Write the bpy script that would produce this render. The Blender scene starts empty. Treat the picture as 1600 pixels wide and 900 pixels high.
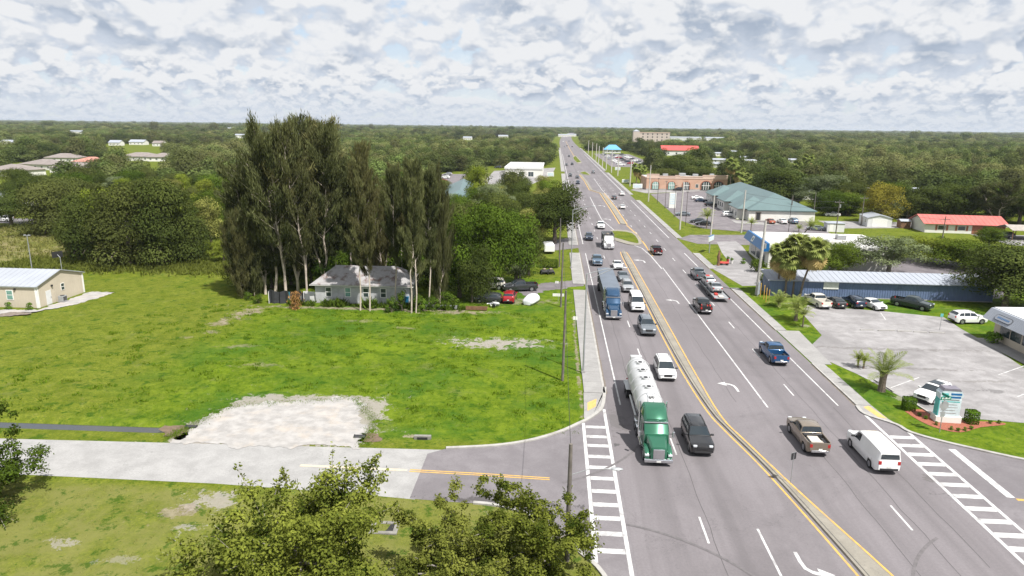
import bpy, bmesh, math, random
import numpy as np
from mathutils import Vector, Matrix
R = math.radians
random.seed(7)
scene = bpy.context.scene
col = scene.collection

# ---------------------------------------------------------------- camera
F, CX, CY, H = 1067., 800., 450., 27.0          # focal length and centre in photo pixels, drone height
PITCH, ROLL, YAW = R(13.37), R(0.70), R(-3.45)
def _basis():
    cy, sy = math.cos(YAW), math.sin(YAW)
    f = Vector((sy*math.cos(PITCH), cy*math.cos(PITCH), -math.sin(PITCH)))
    r = Vector((cy, -sy, 0)); u = r.cross(f)
    c, s = math.cos(ROLL), math.sin(ROLL)
    return f, r*c + u*s, u*c - r*s
FWD, RT, UP = _basis()
cam = bpy.data.cameras.new('camera'); cam_o = bpy.data.objects.new('camera', cam); col.objects.link(cam_o)
cam.sensor_width = 36; cam.lens = 36*F/1600; cam.clip_start = .5; cam.clip_end = 40000
mw = Matrix((RT, UP, -FWD)).transposed().to_4x4(); mw.translation = (0, 0, H); cam_o.matrix_world = mw
scene.camera = cam_o
def ray(px, py): return FWD*F + RT*(px-CX) + UP*(CY-py)
def G(px, py, z=0.):
    d = ray(px, py); t = (z-H)/d.z
    return Vector((d.x*t, d.y*t, z))
def hgt(bx, by, tx, ty):
    b = G(bx, by); d = ray(tx, ty); return H + d.z*b.y/d.y
def proj(x, y, z=0.):
    v = Vector((x, y, z-H)); w = v.dot(FWD)
    return CX + F*v.dot(RT)/w, CY - F*v.dot(UP)/w

# ---------------------------------------------------------------- sun, sky, exposure
SUN_EL, SUN_AZ = R(58), R(136)      # azimuth from +Y (along the highway) towards +X
to_sun = Vector((math.sin(SUN_AZ)*math.cos(SUN_EL), math.cos(SUN_AZ)*math.cos(SUN_EL), math.sin(SUN_EL)))
sl = bpy.data.lights.new('sun', 'SUN'); sl.energy = 4.4; sl.angle = R(.6); sl.color = (1, .97, .92)
so = bpy.data.objects.new('sun', sl); col.objects.link(so); so.location = (30, -30, 80)
so.rotation_euler = to_sun.to_track_quat('Z', 'Y').to_euler()
scene.view_settings.view_transform = 'Standard'; scene.view_settings.look = 'None'
scene.view_settings.gamma = 1; scene.view_settings.exposure = 0.85
scene.render.engine = 'CYCLES'
scene.cycles.max_bounces = 4; scene.cycles.diffuse_bounces = 2; scene.cycles.glossy_bounces = 2; scene.cycles.transparent_max_bounces = 4
scene.cycles.caustics_reflective = False; scene.cycles.caustics_refractive = False

class NT:                                          # tiny node-tree helper
    def __init__(s, tree): s.t = tree; s.n = tree.nodes; s.l = tree.links
    def node(s, typ, **kw):
        n = s.n.new(typ)
        for k, v in kw.items(): setattr(n, k, v)
        return n
    def put(s, sock, v):
        if isinstance(v, bpy.types.NodeSocket): s.l.new(v, sock)
        elif v is not None: sock.default_value = v
    def math(s, op, a, b=None, c=None, clamp=False):
        n = s.node('ShaderNodeMath', operation=op, use_clamp=clamp)
        for i, v in enumerate((a, b, c)):
            if v is not None: s.put(n.inputs[i], v)
        return n.outputs[0]
    def vmath(s, op, a, b=None):
        n = s.node('ShaderNodeVectorMath', operation=op); s.put(n.inputs[0], a)
        if b is not None: s.put(n.inputs['Scale' if op == 'SCALE' else 1], b)
        return n.outputs[0]
    def noise(s, vec, scale, detail=3, rough=.5, dist=0.):
        n = s.node('ShaderNodeTexNoise'); s.put(n.inputs['Vector'], vec)
        n.inputs['Scale'].default_value = scale; n.inputs['Detail'].default_value = detail
        n.inputs['Roughness'].default_value = rough; n.inputs['Distortion'].default_value = dist
        return n.outputs['Fac']
    def smooth(s, v, a, b, lo=0., hi=1.):
        n = s.node('ShaderNodeMapRange', interpolation_type='SMOOTHSTEP'); s.put(n.inputs[0], v)
        for i, x in zip((1, 2, 3, 4), (a, b, lo, hi)): s.put(n.inputs[i], x)
        return n.outputs[0]
    def lin(s, v, a, b, lo=0., hi=1.):
        n = s.node('ShaderNodeMapRange'); s.put(n.inputs[0], v)
        for i, x in zip((1, 2, 3, 4), (a, b, lo, hi)): s.put(n.inputs[i], x)
        return n.outputs[0]
    def mix(s, f, a, b, mode='MIX'):
        n = s.node('ShaderNodeMix', data_type='RGBA', blend_type=mode)
        s.put(n.inputs[0], f)
        for i, v in ((6, a), (7, b)):
            s.put(n.inputs[i], v if isinstance(v, bpy.types.NodeSocket) else (*v[:3], 1))
        return n.outputs[2]
    def comb(s, x, y, z):
        n = s.node('ShaderNodeCombineXYZ')
        for i, v in enumerate((x, y, z)): s.put(n.inputs[i], v)
        return n.outputs[0]
    def sep(s, v):
        n = s.node('ShaderNodeSeparateXYZ'); s.put(n.inputs[0], v); return n.outputs

world = bpy.data.worlds.new('World'); scene.world = world; world.use_nodes = True
def build_sky():
    """blue sky with cumulus whose apparent size shrinks towards the horizon; lit from above, grey below"""
    w = NT(world.node_tree); w.n.clear()
    sky = w.node('ShaderNodeTexSky', sky_type='NISHITA', sun_disc=False)
    sky.sun_elevation = SUN_EL; sky.sun_rotation = SUN_AZ; sky.altitude = 30; sky.dust_density = .4; sky.ozone_density = 3.5
    d = w.node('ShaderNodeTexCoord').outputs['Generated']
    x, y, z = w.sep(d); zc = w.math('MAXIMUM', z, 0.0); ze = w.math('ADD', zc, .016)
    f = w.math('MULTIPLY', w.math('LOGARITHM', ze, 2.), -1.); i0 = w.math('FLOOR', f); t = w.math('SUBTRACT', f, i0)
    s0 = w.math('POWER', 2., i0)
    def field(shift, detail, seed=0., size=1.):
        zz = w.math('MULTIPLY', w.math('ADD', z, w.math('MULTIPLY', ze, shift)), 1.5)
        v = w.comb(x, y, zz); out = []
        for k in (0, 1):
            sc = w.math('MULTIPLY', s0, CL_SCALE*size*(1 + k))
            off = w.math('MULTIPLY', w.math('ADD', i0, k), 3.7)
            n = w.node('ShaderNodeVectorMath', operation='SCALE'); w.put(n.inputs[0], v); w.put(n.inputs['Scale'], sc)
            out.append(w.noise(w.vmath('ADD', n.outputs[0], w.comb(w.math('ADD', off, seed), off, off)), 1., detail, .5, .1))
        tt = w.smooth(t, 0, 1); u = w.math('SUBTRACT', 1, tt)
        nrm = w.math('SQRT', w.math('ADD', w.math('MULTIPLY', tt, tt), w.math('MULTIPLY', u, u)))
        m = w.math('ADD', w.math('MULTIPLY', w.math('SUBTRACT', out[0], .5), u), w.math('MULTIPLY', w.math('SUBTRACT', out[1], .5), tt))
        return w.math('ADD', w.math('DIVIDE', m, nrm), .5)
    n0 = field(0., 7); n1 = field(.15, 4); m0 = field(0., 4); n2 = field(.05, 7)
    a = w.smooth(n0, .30, .41)
    lit = w.smooth(w.math('SUBTRACT', m0, n1), -.085, .06)
    lit = w.math('ADD', w.math('MULTIPLY', lit, .62), w.math('MULTIPLY', w.smooth(w.math('SUBTRACT', n0, n2), -.03, .03), .38))
    thick = w.smooth(m0, .40, .62)
    grey = w.mix(thick, (.67, .735, .84), (.445, .52, .64))
    c = w.mix(lit, grey, (.915, .93, .955))
    c = w.mix(w.smooth(n0, .41, .33, 0, .6), c, (.80, .87, .96))
    # nearer heaps with crisp sunlit tops over the softer deck
    q0 = field(0., 8, 51., 1.15); q1 = field(.13, 3, 51., 1.15); q2 = field(0., 3, 51., 1.15)
    qa = w.smooth(q0, .49, .565); ql = w.smooth(w.math('SUBTRACT', q2, q1), -.075, .065)
    c = w.mix(qa, c, w.mix(ql, w.mix(w.smooth(q2, .5, .64), (.67, .735, .84), (.51, .58, .695)), (.91, .925, .95)))
    a = w.math('MAXIMUM', a, qa)
    c = w.mix(w.smooth(z, 0, .06, .72, 0), c, (.70, .765, .86))
    acl = w.math('MAXIMUM', w.math('MAXIMUM', a, w.smooth(z, .05, .16, .85, .5)), w.smooth(z, 0, .05, .85, 0))
    b1 = w.node('ShaderNodeBackground'); w.put(b1.inputs[0], sky.outputs[0]); b1.inputs[1].default_value = .085
    b2 = w.node('ShaderNodeBackground'); w.put(b2.inputs[0], c); b2.inputs[1].default_value = .52
    mx = w.node('ShaderNodeMixShader'); w.put(mx.inputs[0], acl); w.l.new(b1.outputs[0], mx.inputs[1]); w.l.new(b2.outputs[0], mx.inputs[2])
    o = w.node('ShaderNodeOutputWorld'); w.l.new(mx.outputs[0], o.inputs[0])
CL_SCALE = 1.6
HAZE = 0.00006
build_sky()

# ---------------------------------------------------------------- materials
MATS = {}
def new_mat(name):
    m = bpy.data.materials.new(name); m.use_nodes = True; t = NT(m.node_tree); t.n.clear()
    o = t.node('ShaderNodeOutputMaterial'); MATS[name] = m
    return m, t, o
def principled(t, o, color, rough=.6, metal=0., coat=0., spec=.5, bump=None, bstr=.3, bdist=.02):
    p = t.node('ShaderNodeBsdfPrincipled')
    t.put(p.inputs['Base Color'], color if isinstance(color, bpy.types.NodeSocket) else (*color[:3], 1))
    t.put(p.inputs['Roughness'], rough); p.inputs['Metallic'].default_value = metal
    p.inputs['Coat Weight'].default_value = coat; p.inputs['Coat Roughness'].default_value = .06
    p.inputs['Specular IOR Level'].default_value = spec
    if bump is not None:
        b = t.node('ShaderNodeBump'); b.inputs['Strength'].default_value = bstr; b.inputs['Distance'].default_value = bdist
        t.put(b.inputs['Height'], bump); t.l.new(b.outputs[0], p.inputs['Normal'])
    t.l.new(p.outputs[0], o.inputs[0]); return p
def M(name, color, rough=.6, metal=0., var=.12, scale=2.5, coat=0., bump=0., spec=.5, dirt=None, dirt_amt=.4):
    """plain surface whose tone wanders a little"""
    if name in MATS: return MATS[name]
    m, t, o = new_mat(name)
    pos = t.node('ShaderNodeNewGeometry').outputs['Position']
    n = t.noise(pos, scale, 4, .6)
    c = t.mix(t.smooth(n, .25, .75), [x*(1-var) for x in color], [min(1, x*(1+var)) for x in color])
    if dirt:
        n2 = t.noise(pos, scale*.45, 5, .65, .3)
        c = t.mix(t.smooth(n2, .48, .7, 0, dirt_amt), c, dirt)
    principled(t, o, c, rough, metal, coat, spec, t.noise(pos, scale*6, 3) if bump else None, bump)
    return m
def paint(name, color, metallic=0.0, rough=.26):
    return M('paint_'+name, color, rough, metallic, .04, .8, coat=.7, dirt=[min(1, c*.85+.012) for c in color], dirt_amt=.3)
def stroke(t, pos, cx, cy, rx, ry, wob=.35, rot=0., box=False):
    """0..1 mask of an irregular patch of bare soil centred on (cx, cy)"""
    x, y, z = t.sep(pos)
    dx = t.math('SUBTRACT', x, cx); dy = t.math('SUBTRACT', y, cy)
    c, s = math.cos(rot), math.sin(rot)
    u = t.math('DIVIDE', t.math('ADD', t.math('MULTIPLY', dx, c), t.math('MULTIPLY', dy, s)), rx)
    v = t.math('DIVIDE', t.math('SUBTRACT', t.math('MULTIPLY', dy, c), t.math('MULTIPLY', dx, s)), ry)
    r = t.math('SQRT', t.math('ADD', t.math('MULTIPLY', u, u), t.math('MULTIPLY', v, v)))
    if box: r = t.math('POWER', t.math('ADD', t.math('POWER', t.math('ABSOLUTE', u), 5.), t.math('POWER', t.math('ABSOLUTE', v), 5.)), .2)
    m = t.smooth(r, 1.9, 0., 0, .92) if not box else t.smooth(r, 1.35, .85, 0, 1.1)
    n = t.noise(pos, .75, 6, .72, .4); n2 = t.noise(pos, 4., 4, .7)
    k = t.math('ADD', m, t.math('MULTIPLY', t.math('SUBTRACT', n, .5), 3.4))
    k = t.math('ADD', k, t.math('MULTIPLY', t.math('SUBTRACT', n2, .5), 1.6))
    k = t.math('MULTIPLY', t.smooth(k, .50, .72), t.smooth(r, 2.1, 1.5))
    return k

def grass_mat():
    m, t, o = new_mat('grass')
    pos = t.node('ShaderNodeNewGeometry').outputs['Position']
    big = t.noise(pos, .045, 4, .6, .4); mid = t.noise(pos, .35, 5, .68, .5); fine = t.noise(pos, 5., 5, .75)
    streak = t.noise(t.vmath('MULTIPLY', pos, (.35, 1.6, 1)), .9, 4, .65)
    c = t.mix(t.smooth(mid, .3, .72), (.118, .142, .012), (.188, .208, .026))
    c = t.mix(t.smooth(big, .42, .66, 0, .6), c, (.165, .170, .026))
    c = t.mix(t.smooth(streak, .52, .74, 0, .55), c, (.170, .165, .030))
    weeds = t.noise(pos, .16, 6, .72, .6)
    c = t.mix(t.smooth(weeds, .56, .68, 0, .65), c, (.050, .095, .004))
    c = t.mix(t.smooth(fine, .34, .70, .55, 0), c, (.022, .045, .007))
    c = t.mix(t.smooth(t.noise(pos, 11, 3, .7), .6, .8, 0, .5), c, (.15, .19, .035))
    clump = t.noise(pos, 1.3, 4, .7, .3)
    c = t.mix(t.smooth(clump, .36, .58, .42, 0), c, (.048, .080, .004))
    c = t.mix(t.smooth(clump, .58, .74, 0, .45), c, (.19, .215, .030))
    x, y, z = t.sep(pos)
    # lot near the road is a more vivid green than the mown field left of it
    lush = t.smooth(t.math('ADD', x, t.math('MULTIPLY', t.math('SUBTRACT', big, .5), 26)), -50, -34)
    lush = t.math('MULTIPLY', lush, t.smooth(y, 54, 56)); lush = t.math('MULTIPLY', lush, t.smooth(y, 125, 118))
    c = t.mix(t.math('MULTIPLY', lush, .7), c, t.mix(t.smooth(t.math('ADD', t.math('MULTIPLY', clump, .6), t.math('MULTIPLY', mid, .4)), .34, .64), (.042, .088, .003), (.115, .172, .010)))
    zone = t.noise(t.vmath('ADD', pos, (13, 57, 0)), .085, 6, .7, .25); zone2 = t.noise(t.vmath('ADD', pos, (80, 3, 0)), .22, 6, .72, .2)
    c = t.mix(t.math('MULTIPLY', t.smooth(zone, .46, .62, 0, .62), lush), c, (.030, .088, .010))
    c = t.mix(t.math('MULTIPLY', t.smooth(zone, .46, .34, 0, .6), lush), c, (.125, .180, .010))
    c = t.mix(t.smooth(zone2, .56, .70, 0, .40), c, (.150, .155, .060))
    # the verge in front of the side street is drier
    dry = t.smooth(y, 45.8, 44.5); dry = t.math('MULTIPLY', dry, t.smooth(t.noise(pos, .3, 5, .7), .36, .6, .25, .85))
    c = t.mix(dry, c, (.150, .150, .045))
    # weedy field beyond the mown one
    fld = t.math('MULTIPLY', t.smooth(y, 120, 126), t.smooth(x, -78, -86)); fld = t.math('MULTIPLY', fld, t.smooth(y, 175, 160))
    c = t.mix(t.math('MULTIPLY', fld, t.smooth(t.noise(pos, .12, 5, .7), .38, .6, .2, .8)), c, (.20, .165, .09))
    # weeds, thin spots and dry stems
    w1 = t.noise(pos, .55, 7, .8, .15); w2 = t.noise(t.vmath('ADD', pos, (40, 9, 0)), .8, 7, .8, .15); w3 = t.noise(t.vmath('ADD', pos, (7, 70, 0)), 2.6, 4, .7)
    c = t.mix(t.smooth(w1, .535, .60, 0, .75), c, (.024, .066, .004))
    c = t.mix(t.smooth(w2, .60, .68, 0, .6), c, (.185, .165, .075))
    c = t.mix(t.smooth(w3, .62, .72, 0, .6), c, (.020, .050, .004))
    c = t.mix(t.smooth(w3, .36, .28, 0, .55), c, (.20, .21, .06))
    # bare soil
    soil = t.mix(t.smooth(t.noise(pos, 1.2, 5, .7), .3, .7), (.15, .115, .09), (.30, .25, .20))
    sand = t.mix(t.noise(pos, 2.0, 5, .75), (.20, .175, .15), (.32, .30, .275))
    for (cx, cy, rx, ry, mt, rot, amt) in SOIL:
        k = stroke(t, pos, cx, cy, rx, ry, .32, rot, mt == 2)
        c = t.mix(t.math('MULTIPLY', k, amt), c, sand if mt else soil)
    h = t.math('ADD', t.math('MULTIPLY', fine, .5), mid)
    principled(t, o, c, .9, spec=.05, bump=h, bstr=.9, bdist=.12)
    return m
SOIL = [(-23.4, 58.2, 7.0, 5.2, 2, .05, .9), (-29.0, 55.0, 3.6, 2.6, 2, .1, .9), (-44.2, 93.0, 1.7, 3.6, 0, -.2, .8), (-45.6, 88.0, 1.5, 1.6, 0, 0, .7), (-44.9, 84.2, 1.2, .8, 0, 0, .5), (-47, 81.5, 1.0, .5, 0, 0, .4), (-30, 97.4, 17, .8, 0, .02, .75), (-14, 97.0, 7, 1.0, 0, .05, .75), (-6.8, 83.0, 6.4, 2.0, 1, .03, .95),
        (-24.6, 43.7, 2.2, 1.3, 1, 0, .8), (-26.0, 42.0, 1.6, .9, 0, .5, .6), (-24.6, 39.9, 1.2, .6, 1, .3, .65), (-31.4, 38.0, 1.0, .6, 1, .1, .65), (-26.6, 36.4, 1.6, .4, 1, .1, .4),
        (-38, 78, 2.2, .7, 0, .1, .4), (-33, 72, 3.0, .6, 0, .1, .35), (-20, 88, 2.0, .5, 0, .1, .4), (-27, 91, 2.4, .7, 0, 0, .4),
        (-5, 104, 6, 2.0, 0, .1, .5), (3.2, 80, .25, 18, 0, 0, .7), (-12.5, 55.4, .8, .4, 0, 0, .7), (36, 95, 1.2, .6, 1, .4, .6), (38.5, 108, 1.4, .5, 1, 0, .6), (36.5, 68.6, .8, .8, 1, 0, .5)]
grass_mat()

def asphalt_mat(name, a, b, patchy=.5, tracks=True, warm=(1, 1, 1), stains=()):
    m, t, o = new_mat(name)
    pos = t.node('ShaderNodeNewGeometry').outputs['Position']
    long = t.vmath('MULTIPLY', pos, (1, .05, 1)) if tracks else pos
    n1 = t.noise(long, .55, 5, .62, .3); n2 = t.noise(pos, .09, 5, .65, .6); n3 = t.noise(pos, 6, 4, .7)
    c = t.mix(t.smooth(n1, .3, .7), a, b)
    c = t.mix(t.smooth(n2, .42, .68, 0, patchy), c, [x*.74*w for x, w in zip(a, warm)])
    c = t.mix(t.smooth(n3, .3, .75, .28, 0), c, [x*.55 for x in a])
    if tracks:     # darker oil band down the middle of each lane
        x, y, z = t.sep(pos)
        for cx in (9.0, 12.9, 23.5, 27.2):
            k = t.smooth(t.math('ABSOLUTE', t.math('SUBTRACT', x, cx)), .15, .75, 1, 0)
            k = t.math('MULTIPLY', k, t.smooth(t.noise(long, .8, 4, .6), .3, .75, .08, .42))
            c = t.mix(k, c, [v*.55 for v in a])
    cr = t.node('ShaderNodeTexVoronoi', feature='DISTANCE_TO_EDGE'); t.put(cr.inputs['Vector'], t.vmath('ADD', pos, t.vmath('SCALE', t.vmath('ADD', t.comb(t.noise(pos, .35, 5, .65), t.noise(t.vmath('ADD', pos, (31, 17, 0)), .35, 5, .65), 0.), (-.5, -.5, 0)), 9.)))
    cr.inputs['Scale'].default_value = .11
    k = t.smooth(cr.outputs['Distance'], .0, .0045, .38, 0)
    c = t.mix(k, c, [x*.4 for x in a])
    for (cx, cy, rx, ry, colr, amt, rot) in stains:
        c = t.mix(t.math('MULTIPLY', stroke(t, pos, cx, cy, rx, ry, .3, rot), amt), c, colr)
    principled(t, o, c, .82, spec=.35, bump=n3, bstr=.25, bdist=.01)
    return m
asphalt_mat('asphalt', (.150, .136, .142), (.190, .173, .181), stains=[(5.6, 55.4, .6, .28, (.05, .05, .05), .7, 0), (33.6, 49.4, 3.2, .55, (.06, .055, .055), .6, .1), (6.3, 60.5, 1.2, 2.6, (.10, .093, .092), .6, 0), (30.5, 51.5, .9, .5, (.09, .082, .08), .7, .4)])
asphalt_mat('asphalt_side', (.155, .141, .149), (.195, .180, .188), tracks=False, stains=[(-3.5, 45.2, 5.5, .45, (.06, .055, .055), .85, -.03)])
asphalt_mat('old_street', (.268, .262, .256), (.345, .338, .330), .25, False, stains=[(-24, 44.4, 1.6, .8, (.16, .14, .13), .7, .5)])
asphalt_mat('lot_pavement', (.225, .214, .214), (.325, .312, .312), .75, False, stains=[(41.5, 78, 7, .45, (.13, .12, .115), .7, .0), (48, 74.5, 4.5, .35, (.14, .13, .12), .5, .1), (46.8, 71.6, 1.5, .75, (.12, .115, .115), .75, 0), (39.5, 85.3, 9, .55, (.14, .13, .125), .7, -.02), (50, 85.6, 5, .5, (.14, .13, .125), .6, 0)])
asphalt_mat('lot_asphalt', (.135, .120, .130), (.21, .19, .195), .6, False)
asphalt_mat('concrete', (.255, .247, .240), (.325, .316, .306), .3, False)
asphalt_mat('median_concrete', (.215, .197, .165), (.275, .254, .213), .3, False)
M('white_line', (.48, .475, .47), .7, var=.18, scale=2.2, dirt=(.22, .21, .215), dirt_amt=.75)
M('yellow_line', (.52, .31, .07), .7, var=.15, scale=2.2, dirt=(.28, .21, .12), dirt_amt=.65)
M('worn_line', (.46, .40, .31), .75, var=.1, scale=3, dirt=(.33, .32, .30), dirt_amt=.8)
M('old_concrete', (.20, .19, .172), .9, var=.2, scale=3)
M('tactile_yellow', (.52, .33, .11), .7, var=.1, scale=4)
M('kerb', (.33, .318, .30), .75, var=.12, scale=1.5, dirt=(.20, .18, .16), dirt_amt=.5)
M('red_mulch', (.26, .085, .05), .95, var=.35, scale=9, bump=.8)
M('sand', (.30, .287, .275), .95, var=.2, scale=.9, bump=.5, dirt=(.40, .34, .28), dirt_amt=.5)
M('glass', (.020, .028, .034), .06, var=.0, spec=.7)
M('window_glass', (.035, .05, .055), .08, var=.3, spec=.7)
M('green_glass', (.16, .30, .26), .1, var=.2, spec=.7)
M('tank_white', (.50, .505, .51), .38, .1, .05, .8, dirt=(.30, .30, .30), dirt_amt=.5)
M('tar', (.075, .068, .070), .8)
M('skid', (.115, .105, .108), .85, var=.2)
M('painted_gutter_shade', (.15, .125, .10), .9, var=.3, scale=2)  # dark brown that stands in for shade at the foot of the kerbs
M('tyre', (.017, .017, .018), .85, var=.2)
M('rim', (.40, .40, .42), .35, .7)
M('chrome', (.62, .63, .65), .18, .95, .05)
M('black_plastic', (.022, .022, .024), .55)
M('headlight', (.62, .65, .68), .1, .2, .05, spec=.8)
M('taillight', (.36, .022, .02), .2, 0, .05)
M('plate', (.66, .66, .62), .5)
M('galvanised', (.36, .37, .38), .45, .45)
M('wood_pole', (.13, .115, .10), .9, var=.3, scale=1.5)
M('concrete_pole', (.44, .42, .385), .8, var=.12)
M('dark_pole', (.06, .045, .04), .6)
M('white_trim', (.74, .73, .70), .6, var=.06)
M('bark', (.16, .13, .105), .95, var=.3, scale=3, bump=.6)
M('pale_bark', (.46, .39, .33), .9, var=.28, scale=1.4, bump=.5)
M('grey_bark', (.24, .215, .19), .9, var=.3, scale=4, bump=.5)
M('palm_bark', (.16, .125, .095), .95, var=.35, scale=6, bump=.8)

def leaf_mat(name, dark, light, alt, alt_amt=.35, trans=.28):
    wide = name == 'far_leaf'
    m, t, o = new_mat(name)
    tone = t.node('ShaderNodeAttribute', attribute_name='tone').outputs['Fac']
    oi = t.node('ShaderNodeObjectInfo')
    c = t.mix(tone, dark, light)
    c = t.mix(t.math('MULTIPLY', t.smooth(oi.outputs['Random'], .35, 1.), alt_amt), c, alt)
    stand = t.noise(oi.outputs['Location'], .0065, 3, .6)
    c = t.mix(t.smooth(stand, .42, .66, 0, .45), c, alt)
    st2 = t.noise(t.vmath('ADD', oi.outputs['Location'], (500, 90, 0)), .0045, 4, .65)
    c = t.vmath('SCALE', c, t.smooth(st2, .36, .64, *((.66, 1.4) if wide else (.9, 1.15))))
    v = t.lin(t.math('FRACT', t.math('MULTIPLY', oi.outputs['Random'], 7.31)), 0, 1, *((.66, 1.36) if wide else (.85, 1.18)))
    c = t.vmath('SCALE', c, v)
    d = t.node('ShaderNodeBsdfDiffuse'); t.put(d.inputs[0], c)
    tr = t.node('ShaderNodeBsdfTranslucent'); t.put(tr.inputs[0], t.mix(.5, c, (.10, .13, .012)))
    mx = t.node('ShaderNodeMixShader'); mx.inputs[0].default_value = trans
    t.l.new(d.outputs[0], mx.inputs[1]); t.l.new(tr.outputs[0], mx.inputs[2])
    t.l.new(mx.outputs[0], o.inputs[0]); return m
leaf_mat('oak_leaf', (.018, .032, .008), (.096, .120, .028), (.110, .110, .036), .35, .2)
leaf_mat('far_leaf', (.022, .040, .012), (.125, .165, .046), (.165, .155, .066), .6)
leaf_mat('green_leaf', (.016, .036, .006), (.092, .142, .018), (.115, .145, .020), .3, .2)
leaf_mat('lime_leaf', (0.061, 0.094, 0.011), (0.255, 0.315, 0.037), (0.232, 0.246, 0.043), .3)
leaf_mat('olive_leaf', (0.083, 0.094, 0.024), (0.315, 0.315, 0.085), (0.232, 0.217, 0.072), .3)
leaf_mat('grey_leaf', (0.055, 0.072, 0.039), (0.204, 0.238, 0.119), (0.145, 0.174, 0.072), .3)
leaf_mat('pine_leaf', (.016, .023, .010), (.112, .122, .048), (.145, .115, .05), .35, .1)
leaf_mat('near_leaf', (.028, .046, .007), (.225, .250, .042), (.22, .21, .04), .2, .32)
leaf_mat('meadow', (.075, .10, .014), (.20, .235, .045), (.2, .21, .05), .3, .4)
leaf_mat('near_light_leaf', (.060, .080, .014), (.28, .30, .060), (.2, .2, .05), .2, .3)
leaf_mat('yellow_leaf', (.09, .085, .014), (.32, .28, .045), (.26, .24, .04), .2, .25)
leaf_mat('palm_leaf', (.085, .12, .030), (.27, .33, .085), (.30, .29, .10), .3)
leaf_mat('dry_leaf', (0.220, 0.154, 0.055), (0.578, 0.442, 0.187), (0.435, 0.348, 0.145), .2)
leaf_mat('shrub_leaf', (0.033, 0.077, 0.009), (0.162, 0.281, 0.031), (0.131, 0.217, 0.029), .3)
leaf_mat('brown_leaf', (0.121, 0.061, 0.022), (0.408, 0.221, 0.085), (0.290, 0.174, 0.072), .2)
leaf_mat('tuft', (.075, .15, .008), (.19, .30, .02), (.17, .27, .02), .3, .45)

# ---------------------------------------------------------------- mesh helpers
class MB:
    def __init__(s): s.v = []; s.f = []; s.m = []
    def add(s, vs, fs, mi=0):
        o = len(s.v); s.v += [tuple(v) for v in vs]; s.f += [tuple(i+o for i in f) for f in fs]; s.m += [mi]*len(fs); return s
    def box(s, x0, x1, y0, y1, z0, z1, mi=0, mat=None):
        vs = [(x0,y0,z0),(x1,y0,z0),(x1,y1,z0),(x0,y1,z0),(x0,y0,z1),(x1,y0,z1),(x1,y1,z1),(x0,y1,z1)]
        if mat is not None: vs = [mat @ Vector(v) for v in vs]
        return s.add(vs, [(3,2,1,0),(4,5,6,7),(0,1,5,4),(1,2,6,5),(2,3,7,6),(3,0,4,7)], mi)
    def bbox(s, x0, x1, y0, y1, z0, z1, b=.03, mi=0):
        """box with chamfered edges"""
        ring = lambda x0, x1, y0, y1, z, k: [(x0+k,y0,z),(x1-k,y0,z),(x1,y0+k,z),(x1,y1-k,z),(x1-k,y1,z),(x0+k,y1,z),(x0,y1-k,z),(x0,y0+k,z)]
        rings = [ring(x0+b,x1-b,y0+b,y1-b,z0,b), ring(x0,x1,y0,y1,z0+b,b), ring(x0,x1,y0,y1,z1-b,b), ring(x0+b,x1-b,y0+b,y1-b,z1,b)]
        return s.loft(rings, mi=mi)
    def prism(s, poly, z0, z1, mi=0):
        n = len(poly); vs = [(x,y,z0) for x,y in poly]+[(x,y,z1) for x,y in poly]
        fs = [tuple(range(n-1,-1,-1)), tuple(range(n,2*n))]+[(i,(i+1)%n,(i+1)%n+n,i+n) for i in range(n)]
        return s.add(vs, fs, mi)
    def sheet(s, poly, z, mi=0): return s.add([(p[0],p[1],z) for p in poly], [tuple(range(len(poly)))], mi)
    def loft(s, rings, cap=True, closed=True, mi=0):
        n = len(rings[0]); vs = [p for r in rings for p in r]; fs = []
        for k in range(len(rings)-1):
            for i in range(n if closed else n-1):
                j = (i+1) % n; fs.append((k*n+i, k*n+j, (k+1)*n+j, (k+1)*n+i))
        if cap: fs += [tuple(range(n-1,-1,-1)), tuple(range((len(rings)-1)*n, len(rings)*n))]
        return s.add(vs, fs, mi)
    def tube(s, pts, rad, n=8, mi=0, cap=True):
        pts = [Vector(p) for p in pts]; rad = rad if hasattr(rad, '__len__') else [rad]*len(pts); rings = []
        for i, p in enumerate(pts):
            d = (pts[min(i+1, len(pts)-1)]-pts[max(i-1, 0)]).normalized()
            a = d.cross(Vector((0,1,0)) if abs(d.y) < .9 else Vector((1,0,0))).normalized(); b = d.cross(a)
            rings.append([p+(a*math.cos(2*math.pi*k/n)+b*math.sin(2*math.pi*k/n))*rad[i] for k in range(n)])
        return s.loft(rings, cap, mi=mi)
    def cyl(s, c, axis, r, l, n=16, mi=0):
        c = Vector(c); a = Vector(axis).normalized()
        return s.tube([c-a*l/2, c+a*l/2], r, n, mi)
    def mesh(s, name, mats, smooth=None):
        me = bpy.data.meshes.new(name); me.from_pydata(s.v, [], s.f)
        for m in mats: me.materials.append(MATS[m] if isinstance(m, str) else m)
        if len(mats) > 1: me.polygons.foreach_set('material_index', s.m)
        bm = bmesh.new(); bm.from_mesh(me); bmesh.ops.recalc_face_normals(bm, faces=bm.faces); bm.to_mesh(me); bm.free()
        if smooth:
            me.polygons.foreach_set('use_smooth', [True]*len(me.polygons)); me.set_sharp_from_angle(angle=R(smooth))
        me.update(); return me
    def build(s, name, mats, parent=None, smooth=None, loc=None):
        mats = mats if isinstance(mats, (list, tuple)) else [mats]
        return obj(name, s.mesh(name, mats, smooth), parent, loc)
def obj(name, me, parent=None, loc=None, rot=None, scale=None):
    o = bpy.data.objects.new(name, me); col.objects.link(o)
    if parent is not None: o.parent = parent
    if loc is not None: o.location = loc
    if rot is not None: o.rotation_euler = rot
    if scale is not None: o.scale = scale
    return o
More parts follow.
